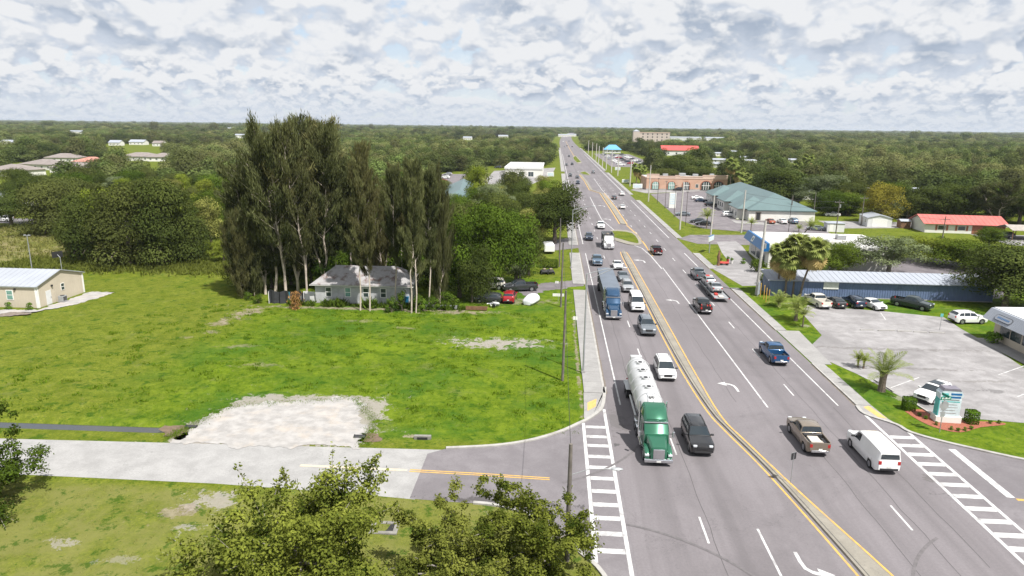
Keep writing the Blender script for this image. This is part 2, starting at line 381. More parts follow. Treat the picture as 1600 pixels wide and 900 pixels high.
def tag(o, label=None, cat=None, group=None, kind=None):
    for k, v in (('label', label), ('category', cat), ('group', group), ('kind', kind)):
        if v: o[k] = v
    return o
def thing(name, label, cat, loc=(0,0,0), rz=0., group=None):
    o = obj(name, None, None, loc, (0,0,rz)); o.empty_display_size = .3
    return tag(o, label, cat, group)
def struct(o): o['kind'] = 'structure'; return o
def copy_tree(o, parent=None):
    c = o.copy(); col.objects.link(c); c.parent = parent
    for ch in o.children: copy_tree(ch, c)
    return c
def quads(name, co, mats, tone=None, midx=None, smooth=False):
    """many quads at once; co is (n, 4, 3)"""
    n = len(co); me = bpy.data.meshes.new(name)
    me.vertices.add(n*4); me.vertices.foreach_set('co', np.ascontiguousarray(co, dtype=np.float32).ravel())
    me.loops.add(n*4); me.loops.foreach_set('vertex_index', np.arange(n*4, dtype=np.int32))
    me.polygons.add(n); me.polygons.foreach_set('loop_start', np.arange(0, n*4, 4, dtype=np.int32))
    for m in mats: me.materials.append(MATS[m])
    if midx is not None: me.polygons.foreach_set('material_index', np.asarray(midx, dtype=np.int32))
    if tone is not None:
        a = me.attributes.new('tone', 'FLOAT', 'FACE'); a.data.foreach_set('value', np.clip(np.asarray(tone, dtype=np.float32), 0, 1))
    me.update(calc_edges=True); return me
from mathutils import noise as mnoise
def ragged(pts, step=.25, amp=.18, seed=1):
    """closed outline cut into short pieces that wander at several scales, for edges of soil and gravel"""
    out = []
    for i, p in enumerate(pts):
        a = Vector(p[:2]); b = Vector(pts[(i+1) % len(pts)][:2]); n = max(1, int((b-a).length/step)); d = (b-a).normalized() if (b-a).length > 0 else Vector((1,0)); nn = Vector((-d.y, d.x))
        for k in range(n):
            q = a.lerp(b, k/n); f = sum(mnoise.noise(Vector((q.x*s_, q.y*s_, seed*7.3)))*w_ for s_, w_ in ((.35, 2.6), (.9, 1.6), (2.3, 1.0), (5., .6)))
            q = q + nn*f*amp*2.2; out.append((q.x, q.y))
    return out
# ================================================================ ground and roads
def gpts(*ps): return [tuple(G(*p)[:2]) for p in ps]
def bend(y): return 0. if y < 1000 else 15*((y-1000)/1077)**2
def ground_z(x, y):
    z = 0.
    # roadside ditch left of the gravel drive
    if x < -33.4:
        k = max(0, 1-abs(y-(55.35+.012*(x+40)))/1.3); z -= .5*min(1, k*1.5)*min(1, (-33.4-x)/1.2)
    if -80 < x < 2 and 56.6 < y < 96 and not (-35 < x < -14 and y < 66):
        e = min(1, (2-x)/4, (x+80)/6, (y-56.6)/4, (96-y)/4)
        z += e*(.10*math.sin(x*.31+y*.17)+.08*math.sin(x*.13-y*.41+1)+.06*math.sin(x*.9+y*.6))
    if x < -8 and 20 < y < 44:
        e = min(1, (-8-x)/5, (44-y)/4); z += e*(.10*math.sin(x*.4+y*.3)+.07*math.sin(x*1.1-y*.7))
    return z
def make_ground():
    xs = [-11000, -5000, -2400, -1200, -600, -300, -200, -150, -120] + list(np.arange(-105, 4.1, 1.)) + [6, 12, 20, 28, 36, 45, 60, 80, 110, 150, 250, 500, 1000, 2400, 5000, 11000]
    ys = [-300, -60, 0, 15] + list(np.arange(22, 54, 1.)) + list(np.arange(53.6, 57.2, .3)) + list(np.arange(57.6, 100, 1.)) + [104, 110, 120, 135, 160, 200, 260, 350, 500, 800, 1300, 2200, 4000, 8000, 15000]
    nx, ny = len(xs), len(ys)
    b = MB(); b.v = [(x, y, ground_z(x, y)) for y in ys for x in xs]
    b.f = [(j*nx+i, j*nx+i+1, (j+1)*nx+i+1, (j+1)*nx+i) for j in range(ny-1) for i in range(nx-1)]; b.m = [0]*len(b.f)
    struct(b.build('ground', 'grass', smooth=60))
make_ground()
def flat(name, poly, z, mat, parent=None):
    b = MB(); b.sheet(poly, z); o = b.build(name, mat, parent)
    if parent is None: struct(o)
    return o
# highway: straight, bending a little right far away
b = MB(); ys = [-60, 20, 60, 100, 160, 240, 400, 700, 1000, 1150, 1300, 1500, 1750, 2000, 2300, 2700, 3200]
b.v = [(x+bend(y), y, .012) for y in ys for x in (5.75, 30.85)]
b.f = [(2*i, 2*i+1, 2*i+3, 2*i+2) for i in range(len(ys)-1)]; b.m = [0]*len(b.f)
highway = struct(b.build('highway', 'asphalt'))
def mark(name, poly, mat='white_line', z=.017): return flat(name, poly, z, mat, highway)
def strip(name, x, y0, y1, w=.15, mat='white_line'): return mark(name, [(x-w/2, y0), (x+w/2, y0), (x+w/2, y1), (x-w/2, y1)], mat)
def ribbon(name, pts, w, mat, parent, z0=None, z=.017, h=None):
    """line or kerb of width w along a path"""
    P = [Vector(p[:2]) for p in pts]; L, Rr = [], []
    for i, p in enumerate(P):
        d = (P[min(i+1, len(P)-1)]-P[max(i-1, 0)]).normalized(); n = Vector((-d.y, d.x))*w/2; L.append(p+n); Rr.append(p-n)
    b = MB()
    if h is None:
        n = len(P); b.v = [(*p, z) for p in L]+[(*p, z) for p in Rr]; b.f = [(i, i+1, n+i+1, n+i) for i in range(n-1)]; b.m = [0]*(n-1)
    else:
        rings = [[(l.x, l.y, -.03), (l.x, l.y, h), (r.x, r.y, h), (r.x, r.y, -.03)] for l, r in zip(L, Rr)]; b.loft(rings)
    o = b.build(name, mat, parent)
    if parent is None: struct(o)
    return o
def smooth_path(pts, n=4):
    P = [Vector(p[:2]) for p in pts]; out = []
    for i in range(len(P)-1):
        a, b_, c, d = P[max(i-1, 0)], P[i], P[i+1], P[min(i+2, len(P)-1)]
        for k in range(n):
            t = k/n; out.append(.5*((2*b_)+(-a+c)*t+(2*a-5*b_+4*c-d)*t*t+(-a+3*b_-3*c+d)*t**3))
    out.append(P[-1]); return [(p.x, p.y) for p in out]

# side street on the left: dark new asphalt by the highway, pale old surface beyond
cornerL = smooth_path(gpts((945, 606), (941, 636), (924, 652), (907, 661), (873, 676), (827, 689), (773, 697), (697, 701)))
lowerL = smooth_path(gpts((640, 779), (700, 784), (780, 791), (850, 815), (903, 861), (943, 899))+[(4.6, 33), (5.2, 28), (5.6, 20)])
flat('side_street', cornerL + gpts((668, 709), (640, 779)) + lowerL[1:] + [(6.4, 20), (6.4, 66)], .008, 'asphalt_side')
flat('old_street', gpts((697, 703))+[(-44.7, 51.95), (-120, 49.9), (-260, 46.6), (-260, 39.9), (-120, 43.4)]+gpts((45, 742), (335, 755.5), (560, 772), (648, 780.5)), .004, 'old_street')
ribbon('kerb', cornerL, .34, 'kerb', None, h=.13)
ribbon('kerb', lowerL[6:], .3, 'kerb', None, h=.13)
for dx in (0, .28):
    ribbon('centre_line', [(-11.0, 49.15+dx), (-5, 49.0+dx), (.2, 48.75+dx)], .13, 'yellow_line', highway)
ribbon('centre_line', [(-20, 49.35), (-11.2, 49.3)], .35, 'worn_line', highway)
# side street on the right
cornerR = smooth_path([(30.85, 66)]+gpts((1352, 648), (1400, 664), (1422, 676), (1470, 690), (1535, 705), (1600, 719))+[(46, 52.6), (60, 51.0), (200, 46)])
flat('side_street', cornerR+[(200, 30), (60, 33), (44, 32), (36, 28), (31, 18), (30.2, 18), (30.2, 66)], .008, 'asphalt_side')
ribbon('kerb', cornerR, .34, 'kerb', None, h=.13)

# pavements (side walks) with their slabs
def sidewalk(x0, x1, y0, y1, gaps, name='sidewalk', slab_to=210):
    base = MB(); spans = []; y = y0
    for a, c in sorted(gaps)+[(y1, y1)]:
        if a > y: spans.append((y, a)); base.box(x0+.01, x1-.01, y, a, -.05, .085)
        y = c
    s = struct(base.build(name, 'concrete'))
    L = 1.55; m = MB(); m.box(-(x1-x0)/2, (x1-x0)/2, 0, L-.035, .05, .12); me = m.mesh('slab', ['concrete'])
    for a, c in spans:
        y = a
        while y+L <= min(c, slab_to)+.01:
            obj('slab', me, s, ((x0+x1)/2, y, random.uniform(-.006, .006))); y += L
        if c > slab_to and y < c:
            m2 = MB(); m2.box(x0, x1, y, c, .05, .12); m2.build('slab_run', 'concrete', s)
    for a, c in spans:
        k = MB(); xk = x1 if x1 < 18 else x0-.0; k.box(xk-.02 if x1 < 18 else xk-.22, xk+.2 if x1 < 18 else xk-.02, a, c, -.03, .13); k.build('kerb_stone', 'kerb', s)
    return s
sidewalk(3.6, 5.62, 67.0, 900, [(113, 117.5), (148, 158), (262, 276), (405, 425)])
sidewalk(31.05, 32.3, 66.2, 900, [(78.5, 92.2), (117.5, 134), (151, 172), (262, 284), (420, 440)])
flat('driveway', [(31, 78.5), (33.2, 78.5), (34, 92.2), (31, 92.2)], .05, 'concrete')
# corner ramps
c1 = MB(); c1.prism([(3.55, 67.0), (5.65, 67.0)]+[(p[0]-.1, p[1]+.05) for p in cornerL[1:11]]+[(3.35, 60.6), (3.45, 63)], -.02, .07); ramp = struct(c1.build('corner_ramp', 'concrete'))
flat('tactile_strip', gpts((918, 643), (918, 630), (932, 624), (931, 636)), .075, 'tactile_yellow', ramp)
c1 = MB(); c1.prism([(30.9, 66.2), (32.35, 66.2), (32.5, 63)]+[(p[0]+.05, p[1]+.1) for p in cornerR[9:4:-1]]+[(30.95, 64.0)], -.02, .07); ramp2 = struct(c1.build('corner_ramp', 'concrete'))
flat('tactile_strip', gpts((1349, 637), (1357, 635), (1386, 655), (1372, 653)), .075, 'tactile_yellow', ramp2)

# raised medians
medL = smooth_path([(15.55, 152), (15.05, 146), (15.05, 118), (15.05, 90), (15.25, 74), (15.75, 63.5), (16.45, 59), (17.95, 51.4), (19.6, 39.6), (20.5, 31), (20.9, 18)])
medR = smooth_path([(15.85, 152), (16.15, 146), (16.2, 118), (16.2, 90), (16.2, 74), (16.35, 62.5), (17.3, 57.0), (19.2, 48), (21.3, 39.2), (22.9, 31), (24, 18)])
b = MB(); n = len(medL)
b.loft([[(l[0], l[1], 0), (l[0]+.06, l[1], .15), (r[0]-.06, r[1], .15), (r[0], r[1], 0)] for l, r in zip(medL, medR)]); median = struct(b.build('median', 'median_concrete'))
ribbon('edge_line', [(p[0]-.28, p[1]) for p in medL[2:]], .16, 'yellow_line', highway)
ribbon('edge_line', [(p[0]+.22, p[1]) for p in medR[2:]], .16, 'yellow_line', highway)
ribbon('kerb_joint_shade', [(p[0]+.30, p[1]) for p in medL[1:]], .05, 'black_plastic', median, z=.154)  # kerb shadow along the joint, painted as a dark line
# farther medians
def island(name, px, mat, z=.14, seed=1):
    b = MB(); b.prism(smooth_path(gpts(*px)+gpts(px[0]), 3)[:-1], 0, z); return struct(b.build(name, mat))
isl = island('median', [(952, 372), (955, 360), (990, 363), (1003, 381), (985, 383), (963, 377)], 'median_concrete')
flat('turf', smooth_path(gpts((957, 371), (957, 362), (987, 365), (998, 380), (986, 379), (972, 375)), 3), .16, 'grass', isl)
b = MB(); A = gpts((938.5, 302), (954, 325), (970, 350)); B = gpts((942.5, 302), (961, 325), (978, 351))
b.loft([[(l[0], l[1], 0), (l[0], l[1], .14), (r[0], r[1], .14), (r[0], r[1], 0)] for l, r in zip(A, B)]); struct(b.build('median', 'median_concrete'))
ribbon('edge_line', [(p[0]-.35, p[1]) for p in A], .28, 'yellow_line', highway); ribbon('edge_line', [(p[0]+.35, p[1]) for p in B], .28, 'yellow_line', highway)
b = MB(); A = gpts((906, 273), (914, 283), (922, 297), (938, 302)); B = gpts((909, 273), (918, 284), (926, 297), (942, 302))
b.loft([[(l[0], l[1], 0), (l[0], l[1], .14), (r[0], r[1], .14), (r[0], r[1], 0)] for l, r in zip(A, B)]); struct(b.build('median', 'median_concrete'))
ribbon('edge_line', [(p[0]-.3, p[1]) for p in A], .3, 'yellow_line', highway)
ribbon('edge_line', gpts((979, 352), (995, 366), (1006, 380), (1020, 400)), .3, 'yellow_line', highway)
for px in ([(905, 270), (914, 268), (923, 274), (912, 273)], [(895, 246), (899, 243), (909, 254), (902, 255), (897, 250)]):
    isl = island('median', px, 'median_concrete')
    flat('turf', [tuple(Vector(p)*.86+sum((Vector(q) for q in gpts(*px)), Vector((0,0)))/len(px)*.14) for p in gpts(*px)], .16, 'grass', isl)
ribbon('edge_line', [(17.2, 520), (17.2, 900), (17.2+bend(1300), 1300)], .35, 'yellow_line', highway)

# painted lines
strip('edge_line', 7.1, 64.2, 148); strip('edge_line', 7.0, 160, 262, .18); strip('edge_line', 6.9, 276, 700, .25)
strip('edge_line', 29.0, 66, 77, .15); strip('edge_line', 29.0, 77, 118); strip('edge_line', 29.0, 136, 151, .18); strip('edge_line', 29.0, 172, 262, .2); strip('edge_line', 29.0, 284, 700, .28)
strip('lane_line', 14.65, 18, 43.2, .16); strip('lane_line', 21.75, 64.9, 134, .16)
ribbon('lane_line', gpts((1034, 420), (1017, 400), (1003, 388), (990, 383)), .2, 'white_line', highway)
ribbon('lane_line', gpts((922, 308), (931, 326), (940, 343), (960, 360)), .2, 'white_line', highway)
ribbon('lane_line', gpts((928, 279), (940, 296), (960, 318)), .2, 'white_line', highway)
for k in range(-1, 26):
    y = 44.4+12.65*k; strip('lane_dash', 10.9, y-3.2, y, .15)
    y = 95.9+12.2*k-12.2*4
    if not 50 < y < 70: strip('lane_dash', 25.4, y-3.2, y, .15)
    if k > 8: strip('lane_dash', 21.7, y-3.2, y, .15)
strip('crosswalk_line', 3.25, 38.5, 59.6, .28); strip('crosswalk_line', 5.4, 33, 63.0, .28)
for y in (668, 683, 697, 714, 731, 748, 768, 789, 810, 834, 861):
    Y = G(945, y).y; mark('crosswalk_bar', [(3.42, Y-.27), (5.23, Y-.27), (5.23, Y+.27), (3.42, Y+.27)])
strip('crosswalk_line', 30.75, 34, 63.8, .28); strip('crosswalk_line', 33.05, 34, 60.2, .28)
for x, y in ((1394, 683), (1408, 696), (1423, 710), (1440, 725), (1454, 740.5), (1470, 757), (1489, 775), (1509, 794.5), (1529, 814), (1555, 836), (1578, 858)):
    Y = G(x, y).y; mark('crosswalk_bar', [(30.92, Y-.3), (32.88, Y-.3), (32.88, Y+.3), (30.92, Y+.3)])
mark('stop_bar', [(34.85, 49), (35.45, 49), (35.45, 57.0), (34.85, 57.0)])
mark('centre_line', [(35.4, 48.6), (60, 47.2), (60, 47.5), (35.4, 48.9)], 'yellow_line')
def turn_arrow(px, py, flip=1, rz=0., s=1.):
    o = G(px, py); pts = [(.14, -1.5), (.16, -.5), (.05, .3), (-.35, .75), (-.8, .92), (-.8, 1.25), (-1.7, .78), (-.8, .15), (-.8, .55), (-.45, .45), (-.17, .12), (-.1, -.5), (-.1, -1.5)]
    c, sn = math.cos(rz), math.sin(rz); out = []
    for x, y in pts: x *= flip*s; y *= s; out.append((o.x+x*c-y*sn, o.y+x*sn+y*c))
    mark('turn_arrow', out if flip*1 > 0 else out[::-1])
turn_arrow(1148, 604); turn_arrow(1058, 471); turn_arrow(1006, 408, s=1.2); turn_arrow(1255, 885, 1, math.pi, 1.0); turn_arrow(944, 322, s=1.4); turn_arrow(953, 343, s=1.2)

# tar seams, tyre marks and painted shade along the kerbs
rg = random.Random(2)
for x, y0, y1 in ((25.95, 24, 128), (11.35, 22, 150), (23.4, 30, 62), (28.3, 40, 66), (8.6, 70, 110), (18.9, 66, 126)):
    pts = []; y = y0
    while y < y1: pts.append((x+.05*math.sin(y*.9)+rg.gauss(0, .02), y)); y += 1.5
    ribbon('tar_seam', pts, .055, 'tar', highway, z=.0155)
for i, (c_, r_, a0, a1) in enumerate((((34, 33), 12.5, 2.2, 3.0), ((-6, 62), 15.4, 5.2, 5.85), ((2, 30), 13.5, .5, 1.3))):
    ribbon('tyre_mark', [(c_[0]+r_*math.cos(a), c_[1]+r_*math.sin(a)) for a in np.linspace(a0, a1, 14)], .22, 'skid', highway, z=.0215+.004*i)
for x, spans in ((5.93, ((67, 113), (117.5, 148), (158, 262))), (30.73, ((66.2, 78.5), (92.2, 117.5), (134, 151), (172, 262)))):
    for a, c in spans: ribbon('gutter_shade', [(x+rg.gauss(0, .02), y) for y in np.arange(a, c, 1.2)], .16, 'painted_gutter_shade', highway, z=.0165)  # shadow at the kerb foot, laid on as dark coloured strips

# car parks, drives and bare ground
flat('parking_lot', [(32.2, 81)]+gpts((1262, 545), (1284, 524), (1250, 486), (1262, 477), (1385, 487), (1475, 496), (1500, 513), (1545, 538), (1600, 575))+[(60, 76), (60, 60)]+gpts((1600, 661), (1540, 656), (1462, 650), (1400, 616), (1340, 585), (1300, 567)), .02, 'lot_pavement')
flat('shop_forecourt', gpts((1108, 417), (1160, 447), (1196, 446), (1192, 428), (1160, 385), (1150, 377), (1120, 378), (1128, 395), (1138, 408)), .02, 'lot_pavement')
flat('shop_drive', gpts((1060, 373), (1078, 367), (1160, 367), (1240, 369), (1170, 383), (1090, 381)), .016, 'lot_asphalt')
flat('office_lot', gpts((1016, 303), (1110, 297), (1118, 318), (1150, 343), (1265, 348), (1300, 366), (1240, 364), (1160, 362), (1098, 357), (1062, 344)), .016, 'lot_asphalt')
flat('office_walk', gpts((1142, 344), (1157, 346), (1240, 350), (1200, 352), (1150, 349)), .06, 'concrete')
flat('clinic_drive', gpts((985, 297), (1000, 292), (1120, 291), (1120, 298), (1010, 302)), .02, 'lot_pavement')
flat('gravel_track', ragged(gpts((798, 448), (860, 441), (908, 436), (910, 447), (850, 455), (822, 463)), .5, .2, 3), .012, 'lot_asphalt')
flat('driveway', gpts((846, 378), (915, 368), (914, 386), (900, 388), (852, 393)), .016, 'asphalt_side')
flat('store_lot', gpts((752, 288), (772, 267), (868, 262), (862, 274), (800, 302)), .02, 'lot_pavement')
flat('store_lot', gpts((684, 300), (684, 272), (730, 272), (735, 296)), .02, 'lot_asphalt')
flat('street', [(-260, 175), (-100, 172), (-100, 181), (-260, 184)], .02, 'asphalt_side')
flat('lane', [(80, 196), (135, 206), (135, 213), (80, 212)], .02, 'lot_pavement')
flat('shop_yard', [(36.3, 115), (76, 115), (88, 140), (84, 152), (50, 150)], .012, 'lot_asphalt')
flat('car_port_pad', [(112, 172), (140, 172), (140, 190), (112, 190)], .016, 'lot_pavement')
flat('gravel_drive', ragged(gpts((262, 691), (292, 672), (355, 637), (400, 629), (480, 624), (556, 622), (560, 650), (564, 702), (420, 699)), .2, .16, 5), .03, 'sand')
flat('sand_apron', ragged([(-85, 88.2), (-74.3, 90.6), (-72.0, 94.5), (-70.6, 99.5), (-70.5, 103.5), (-74.6, 103), (-74.9, 92), (-85, 90.0)], .3, .12, 9), .03, 'sand')
flat('mulch_bed', ragged([(-86, 87.6), (-76, 87.9), (-74.4, 89.9), (-76, 90.2), (-86, 89.0)], .3, .1, 11), .025, MATS['bark'])
flat('mulch_bed', smooth_path(gpts((1414, 643), (1432, 655), (1460, 668), (1500, 676), (1532, 668), (1570, 664), (1560, 660), (1500, 656), (1440, 640), (1414, 643)), 3)[:-1], .03, 'red_mulch')
# still water in the ditch
m, t, o_ = new_mat('ditch_water'); pos = t.node('ShaderNodeNewGeometry').outputs['Position']
principled(t, o_, (.05, .05, .045), .05, spec=.9, bump=t.noise(pos, 6, 2), bstr=.08)
flat('ditch_water', [(-105, 53.4), (-34.3, 54.4), (-34.3, 56.4), (-105, 55.6)], -.40, 'ditch_water')
flat('silt', ragged(gpts((253, 682), (256, 668), (300, 664), (297, 674), (285, 686)), .25, .1, 4), .03, M('wet_soil', (.13, .09, .06), .7, var=.3))
# kerb stops along the lot edge
def wheel_stop(a, c, label):
    a, c = Vector(a), Vector(c); d = c-a; b = MB(); b.prism([(0, -.09), (d.length, -.09), (d.length, .09), (0, .09)], .02, .15)
    o = b.build('wheel_stop', 'kerb', None, None, (a.x, a.y, 0)); o.rotation_euler.z = math.atan2(d.y, d.x); tag(o, label, 'wheel stop', 'wheel stops in the pale car park')
g = G
for i, (p0, p1) in enumerate([((1344, 516), (1364, 516)), ((1372, 517), (1398, 517)), ((1402, 518), (1424, 518)), ((1427, 519), (1448, 520)), ((1452, 520), (1476, 521))]):
    wheel_stop(g(*p0)[:2], g(*p1)[:2], ['leftmost low wheel stop in the row across the pale car park', 'second low wheel stop from the left in the row across the car park', 'middle low wheel stop in the row across the pale car park', 'fourth low wheel stop from the left in the row across the car park', 'rightmost low wheel stop in the row, by the thin sign post'][i])
for p0, p1, lb in [((1366, 594), (1396, 613), 'dark edged wheel stop behind the spiky feather palm'), ((1430, 632), (1455, 648), 'dark edged wheel stop in front of the white parked crossover')]:
    wheel_stop(g(*p0)[:2], g(*p1)[:2], lb)
lot = [o for o in bpy.data.objects if o.name.startswith('parking_lot')][0]
for a, c in [((1392, 606), (1436, 590)), ((1560, 586), (1600, 572)), ((1376, 489), (1384, 500)), ((1590, 620), (1600, 616))]:
    ribbon('bay_line', gpts(a, c), .12, 'white_line', lot, z=.026)
# ================================================================ buildings
M('beige_siding', (.50, .44, .35), .6, var=.05, scale=.6); M('grey_metal', (.40, .42, .46), .42, .3, .06, .3)
M('block_grey', (.42, .425, .43), .85, var=.12, scale=1.2, dirt=(.18, .18, .18), dirt_amt=.4)
M('rusty_metal', (.31, .30, .30), .6, .15, .12, 1.7, dirt=(.115, .065, .05), dirt_amt=1.)
M('green_metal', (.115, .170, .172), .45, .2, .07, .25); M('white_stucco', (.66, .645, .60), .8, var=.06, scale=.6)
M('pink_stucco', (.47, .29, .205), .85, var=.12, scale=.35, dirt=(.5, .38, .3), dirt_amt=.5); M('pale_pink', (.56, .41, .33), .85, var=.08); M('brick_red', (.30, .115, .07), .9, var=.25, scale=2)
M('tan_stucco', (.47, .40, .35), .85, var=.06, scale=.1); M('red_metal', (.50, .075, .065), .5, .1, .06, .3); M('coral_metal', (.47, .125, .105), .5, .1, .1, .35)
M('blue_sign', (.010, .115, .300), .4, var=.05); M('blue_siding', (.125, .168, .295), .5, .15, .14, .7); M('white_roof', (.285, .305, .345), .7, .0, .06, .3)
M('flat_roof', (.42, .41, .40), .85, var=.1, scale=.3, dirt=(.40, .37, .33), dirt_amt=.6); M('shingle_tan', (.20, .172, .160), .9, var=.15, scale=.5); M('shingle_red', (.36, .17, .13), .9, var=.15, scale=.5)
M('white_paint', (.62, .62, .61), .55, var=.05); M('sky_blue_roof', (.11, .31, .50), .5, .1, .05); M('grey_board', (.30, .27, .24), .9, var=.2, scale=1.5)
M('tarp', (.030, .031, .036), .5, var=.2, scale=2, bump=.6); M('blue_plastic', (.02, .16, .30), .4); M('cyan_plastic', (.03, .30, .38), .4); M('brown_wood', (.16, .085, .045), .8, var=.3)
M('chain_grey', (.20, .21, .21), .5, .3)

class Bld:
    """a building's own frame: x along its front, y into depth, front wall at y = 0"""
    def __init__(s, name, label, cat, loc, rz=0., w=10, d=8, h=3, group=None):
        s.t = thing(name, label, cat, (loc[0], loc[1], loc[2] if len(loc) > 2 else 0), rz, group); s.w, s.d, s.h = w, d, h
    def part(s, name, mb, mat, smooth=None, parent=None): return mb.build(name, mat, parent or s.t, smooth)
    def walls(s, mat, z0=0., name='wall', x0=0, x1=None, y0=0, y1=None, h=None):
        b = MB(); b.box(x0, s.w if x1 is None else x1, y0, s.d if y1 is None else y1, z0, s.h if h is None else h); return s.part(name, b, mat)
    def gable(s, mat, rise, over=.4, axis='x', wallmat=None, seams=0., t=.1, name='roof'):
        w, d, h = s.w, s.d, s.h; b = MB()
        if axis == 'x':
            prof = [(-over, h-over*rise/(d/2)), (d/2, h+rise), (d+over, h-over*rise/(d/2))]
            b.loft([[(x, p[0], p[1]) for p in prof]+[(x, p[0], p[1]+t) for p in prof[::-1]] for x in (-over, w+over)])
            if seams:
                n = int((w+2*over)/seams)
                for i in range(n+1):
                    x = -over+i*seams
                    for k in (0, 1):
                        (y0, z0), (y1, z1) = prof[k], prof[k+1]; b.loft([[(x-.03, y0, z0+t), (x+.03, y0, z0+t), (x+.03, y0, z0+t+.04), (x-.03, y0, z0+t+.04)], [(x-.03, y1, z1+t), (x+.03, y1, z1+t), (x+.03, y1, z1+t+.04), (x-.03, y1, z1+t+.04)]])
        else:
            prof = [(-over, h-over*rise/(w/2)), (w/2, h+rise), (w+over, h-over*rise/(w/2))]
            b.loft([[(p[0], y, p[1]) for p in prof]+[(p[0], y, p[1]+t) for p in prof[::-1]] for y in (-over, d+over)])
        r = s.part(name, b, mat)
        g = MB(); e = .004
        if axis == 'x': 
            for x in (0, w): g = MB(); g.add([(x, 0, h), (x, d, h), (x, d/2, h+rise)], [(0, 1, 2)]); s.part('gable_end', g, wallmat or mat)
        else:
            for y in (0, d): g = MB(); g.add([(0, y, h), (w, y, h), (w/2, y, h+rise)], [(0, 1, 2)]); s.part('gable_end', g, wallmat or mat)
        return r
    def hip(s, mat, rise, over=.5, inset=None, t=.12, x0=0, x1=None, y0=0, y1=None, name='roof', h=None):
        x1 = s.w if x1 is None else x1; y1 = s.d if y1 is None else y1; h = s.h if h is None else h
        a, c, e, f = x0-over, x1+over, y0-over, y1+over; W, D = c-a, f-e; b = MB()
        base = [(a, e, h), (c, e, h), (c, f, h), (a, f, h)]
        if W >= D:
            i = D/2 if inset is None else inset; rd = [(a+i, (e+f)/2, h+rise), (c-i, (e+f)/2, h+rise)]; fs = [(4, 5, 9, 8), (5, 6, 9), (6, 7, 8, 9), (7, 4, 8)]
        else:
            i = W/2 if inset is None else inset; rd = [((a+c)/2, e+i, h+rise), ((a+c)/2, f-i, h+rise)]; fs = [(4, 5, 8), (5, 6, 9, 8), (6, 7, 9), (7, 4, 8, 9)]
        b.add([(x, y, z-t) for x, y, z in base]+base+rd, [(3, 2, 1, 0)]+[(k, (k+1) % 4, (k+1) % 4+4, k+4) for k in range(4)]+fs); return s.part(name, b, mat)
    def panel(s, name, face, u0, u1, z0, z1, mat, out=.03, parent=None, x=None, y=None):
        b = MB()
        if face == 'f': yy = y or 0; b.box(u0, u1, yy-out, yy+.01, z0, z1)
        elif face == 'b': yy = s.d if y is None else y; b.box(u0, u1, yy-.01, yy+out, z0, z1)
        elif face == 'r': xx = s.w if x is None else x; b.box(xx-.01, xx+out, u0, u1, z0, z1)
        else: xx = x or 0; b.box(xx-out, xx+.01, u0, u1, z0, z1)
        return s.part(name, b, mat, parent=parent)
    def window(s, face, u, z, w=1., h=1.3, glass='window_glass', frame='white_trim', bars=1, vbars=0, **kw):
        fr = s.panel('window', face, u-w/2, u+w/2, z, z+h, frame, .05, **kw); f = .1*min(1, w)
        s.panel('pane', face, u-w/2+f, u+w/2-f, z+f, z+h-f, glass, .06, parent=fr, **kw)
        for k in range(bars): zz = z+h*(k+1)/(bars+1); s.panel('glazing_bar', face, u-w/2+f, u+w/2-f, zz-.04, zz+.04, frame, .075, parent=fr, **kw)
        for k in range(vbars): uu = u-w/2+w*(k+1)/(vbars+1); s.panel('glazing_bar', face, uu-.04, uu+.04, z+f, z+h-f, frame, .078, parent=fr, **kw)
        return fr
    def door(s, face, u, w=1., h=2.1, mat='white_paint', **kw):
        d = s.panel('door', face, u-w/2, u+w/2, .02, h, mat, .05, **kw); s.panel('handle', face, u+w*.32, u+w*.42, 1., 1.12, 'chrome', .1, parent=d, **kw); return d

# beige metal building at the left edge
B = Bld('metal_building', 'beige metal building with pale grey gable roof at the left edge', 'building', (-103, 92.7), 0, 27.6, 10.1, 3.25)
b = MB(); b.box(0, B.w, 0, B.d, 0, B.h)
for i in range(60): x = .2+i*.46; b.box(x, x+.05, -.018, 0, .1, 3.2)
for i in range(22): y = .2+i*.46; b.box(B.w, B.w+.018, y, y+.05, .1, 3.2)
B.part('wall', b, 'beige_siding'); B.gable('grey_metal', 1.45, .25, 'x', 'beige_siding', seams=.9)
for x in (3.5, 8.5, 13.5, 18.7, 23.4): B.window('f', x, 1.15, 1.05, 1.5, 'green_glass')
B.door('r', 2.2, 1.05, 2.15); B.window('r', 5.3, 1.5, .75, 1.1)
for fx, a in (('f', 27.45), ('r', .15), ('r', 9.95)): B.panel('corner_trim', fx, a-.15, a+.15, 0, 3.2, 'white_trim', .04)
B.panel('eave_trim', 'f', -.1, 27.7, 3.02, 3.2, 'white_trim', .1); B.panel('wall_lamp', 'r', 2.9, 3.15, 2.6, 2.85, 'black_plastic', .2); B.panel('wall_lamp', 'f', 24.2, 24.45, 2.7, 2.9, 'black_plastic', .2)
ac = thing('air_conditioner', 'grey outdoor air conditioner unit beside the white door of the beige building', 'air conditioner', (-74.55, 96.6, .03))
b = MB(); b.bbox(-.4, .4, -.45, .45, .08, .95, .03); b.build('casing', 'galvanised', ac); b = MB(); b.cyl((0, 0, .96), (0, 0, 1), .32, .05, 16); b.build('fan_guard', 'black_plastic', ac); b = MB(); b.box(-.5, .5, -.55, .55, 0, .08); b.build('pad', 'concrete', ac)
for i in range(3):
    b = MB(); b.box(.4, .42, -.38, .38, .25+i*.2, .38+i*.2); b.build('grille', 'black_plastic', ac)

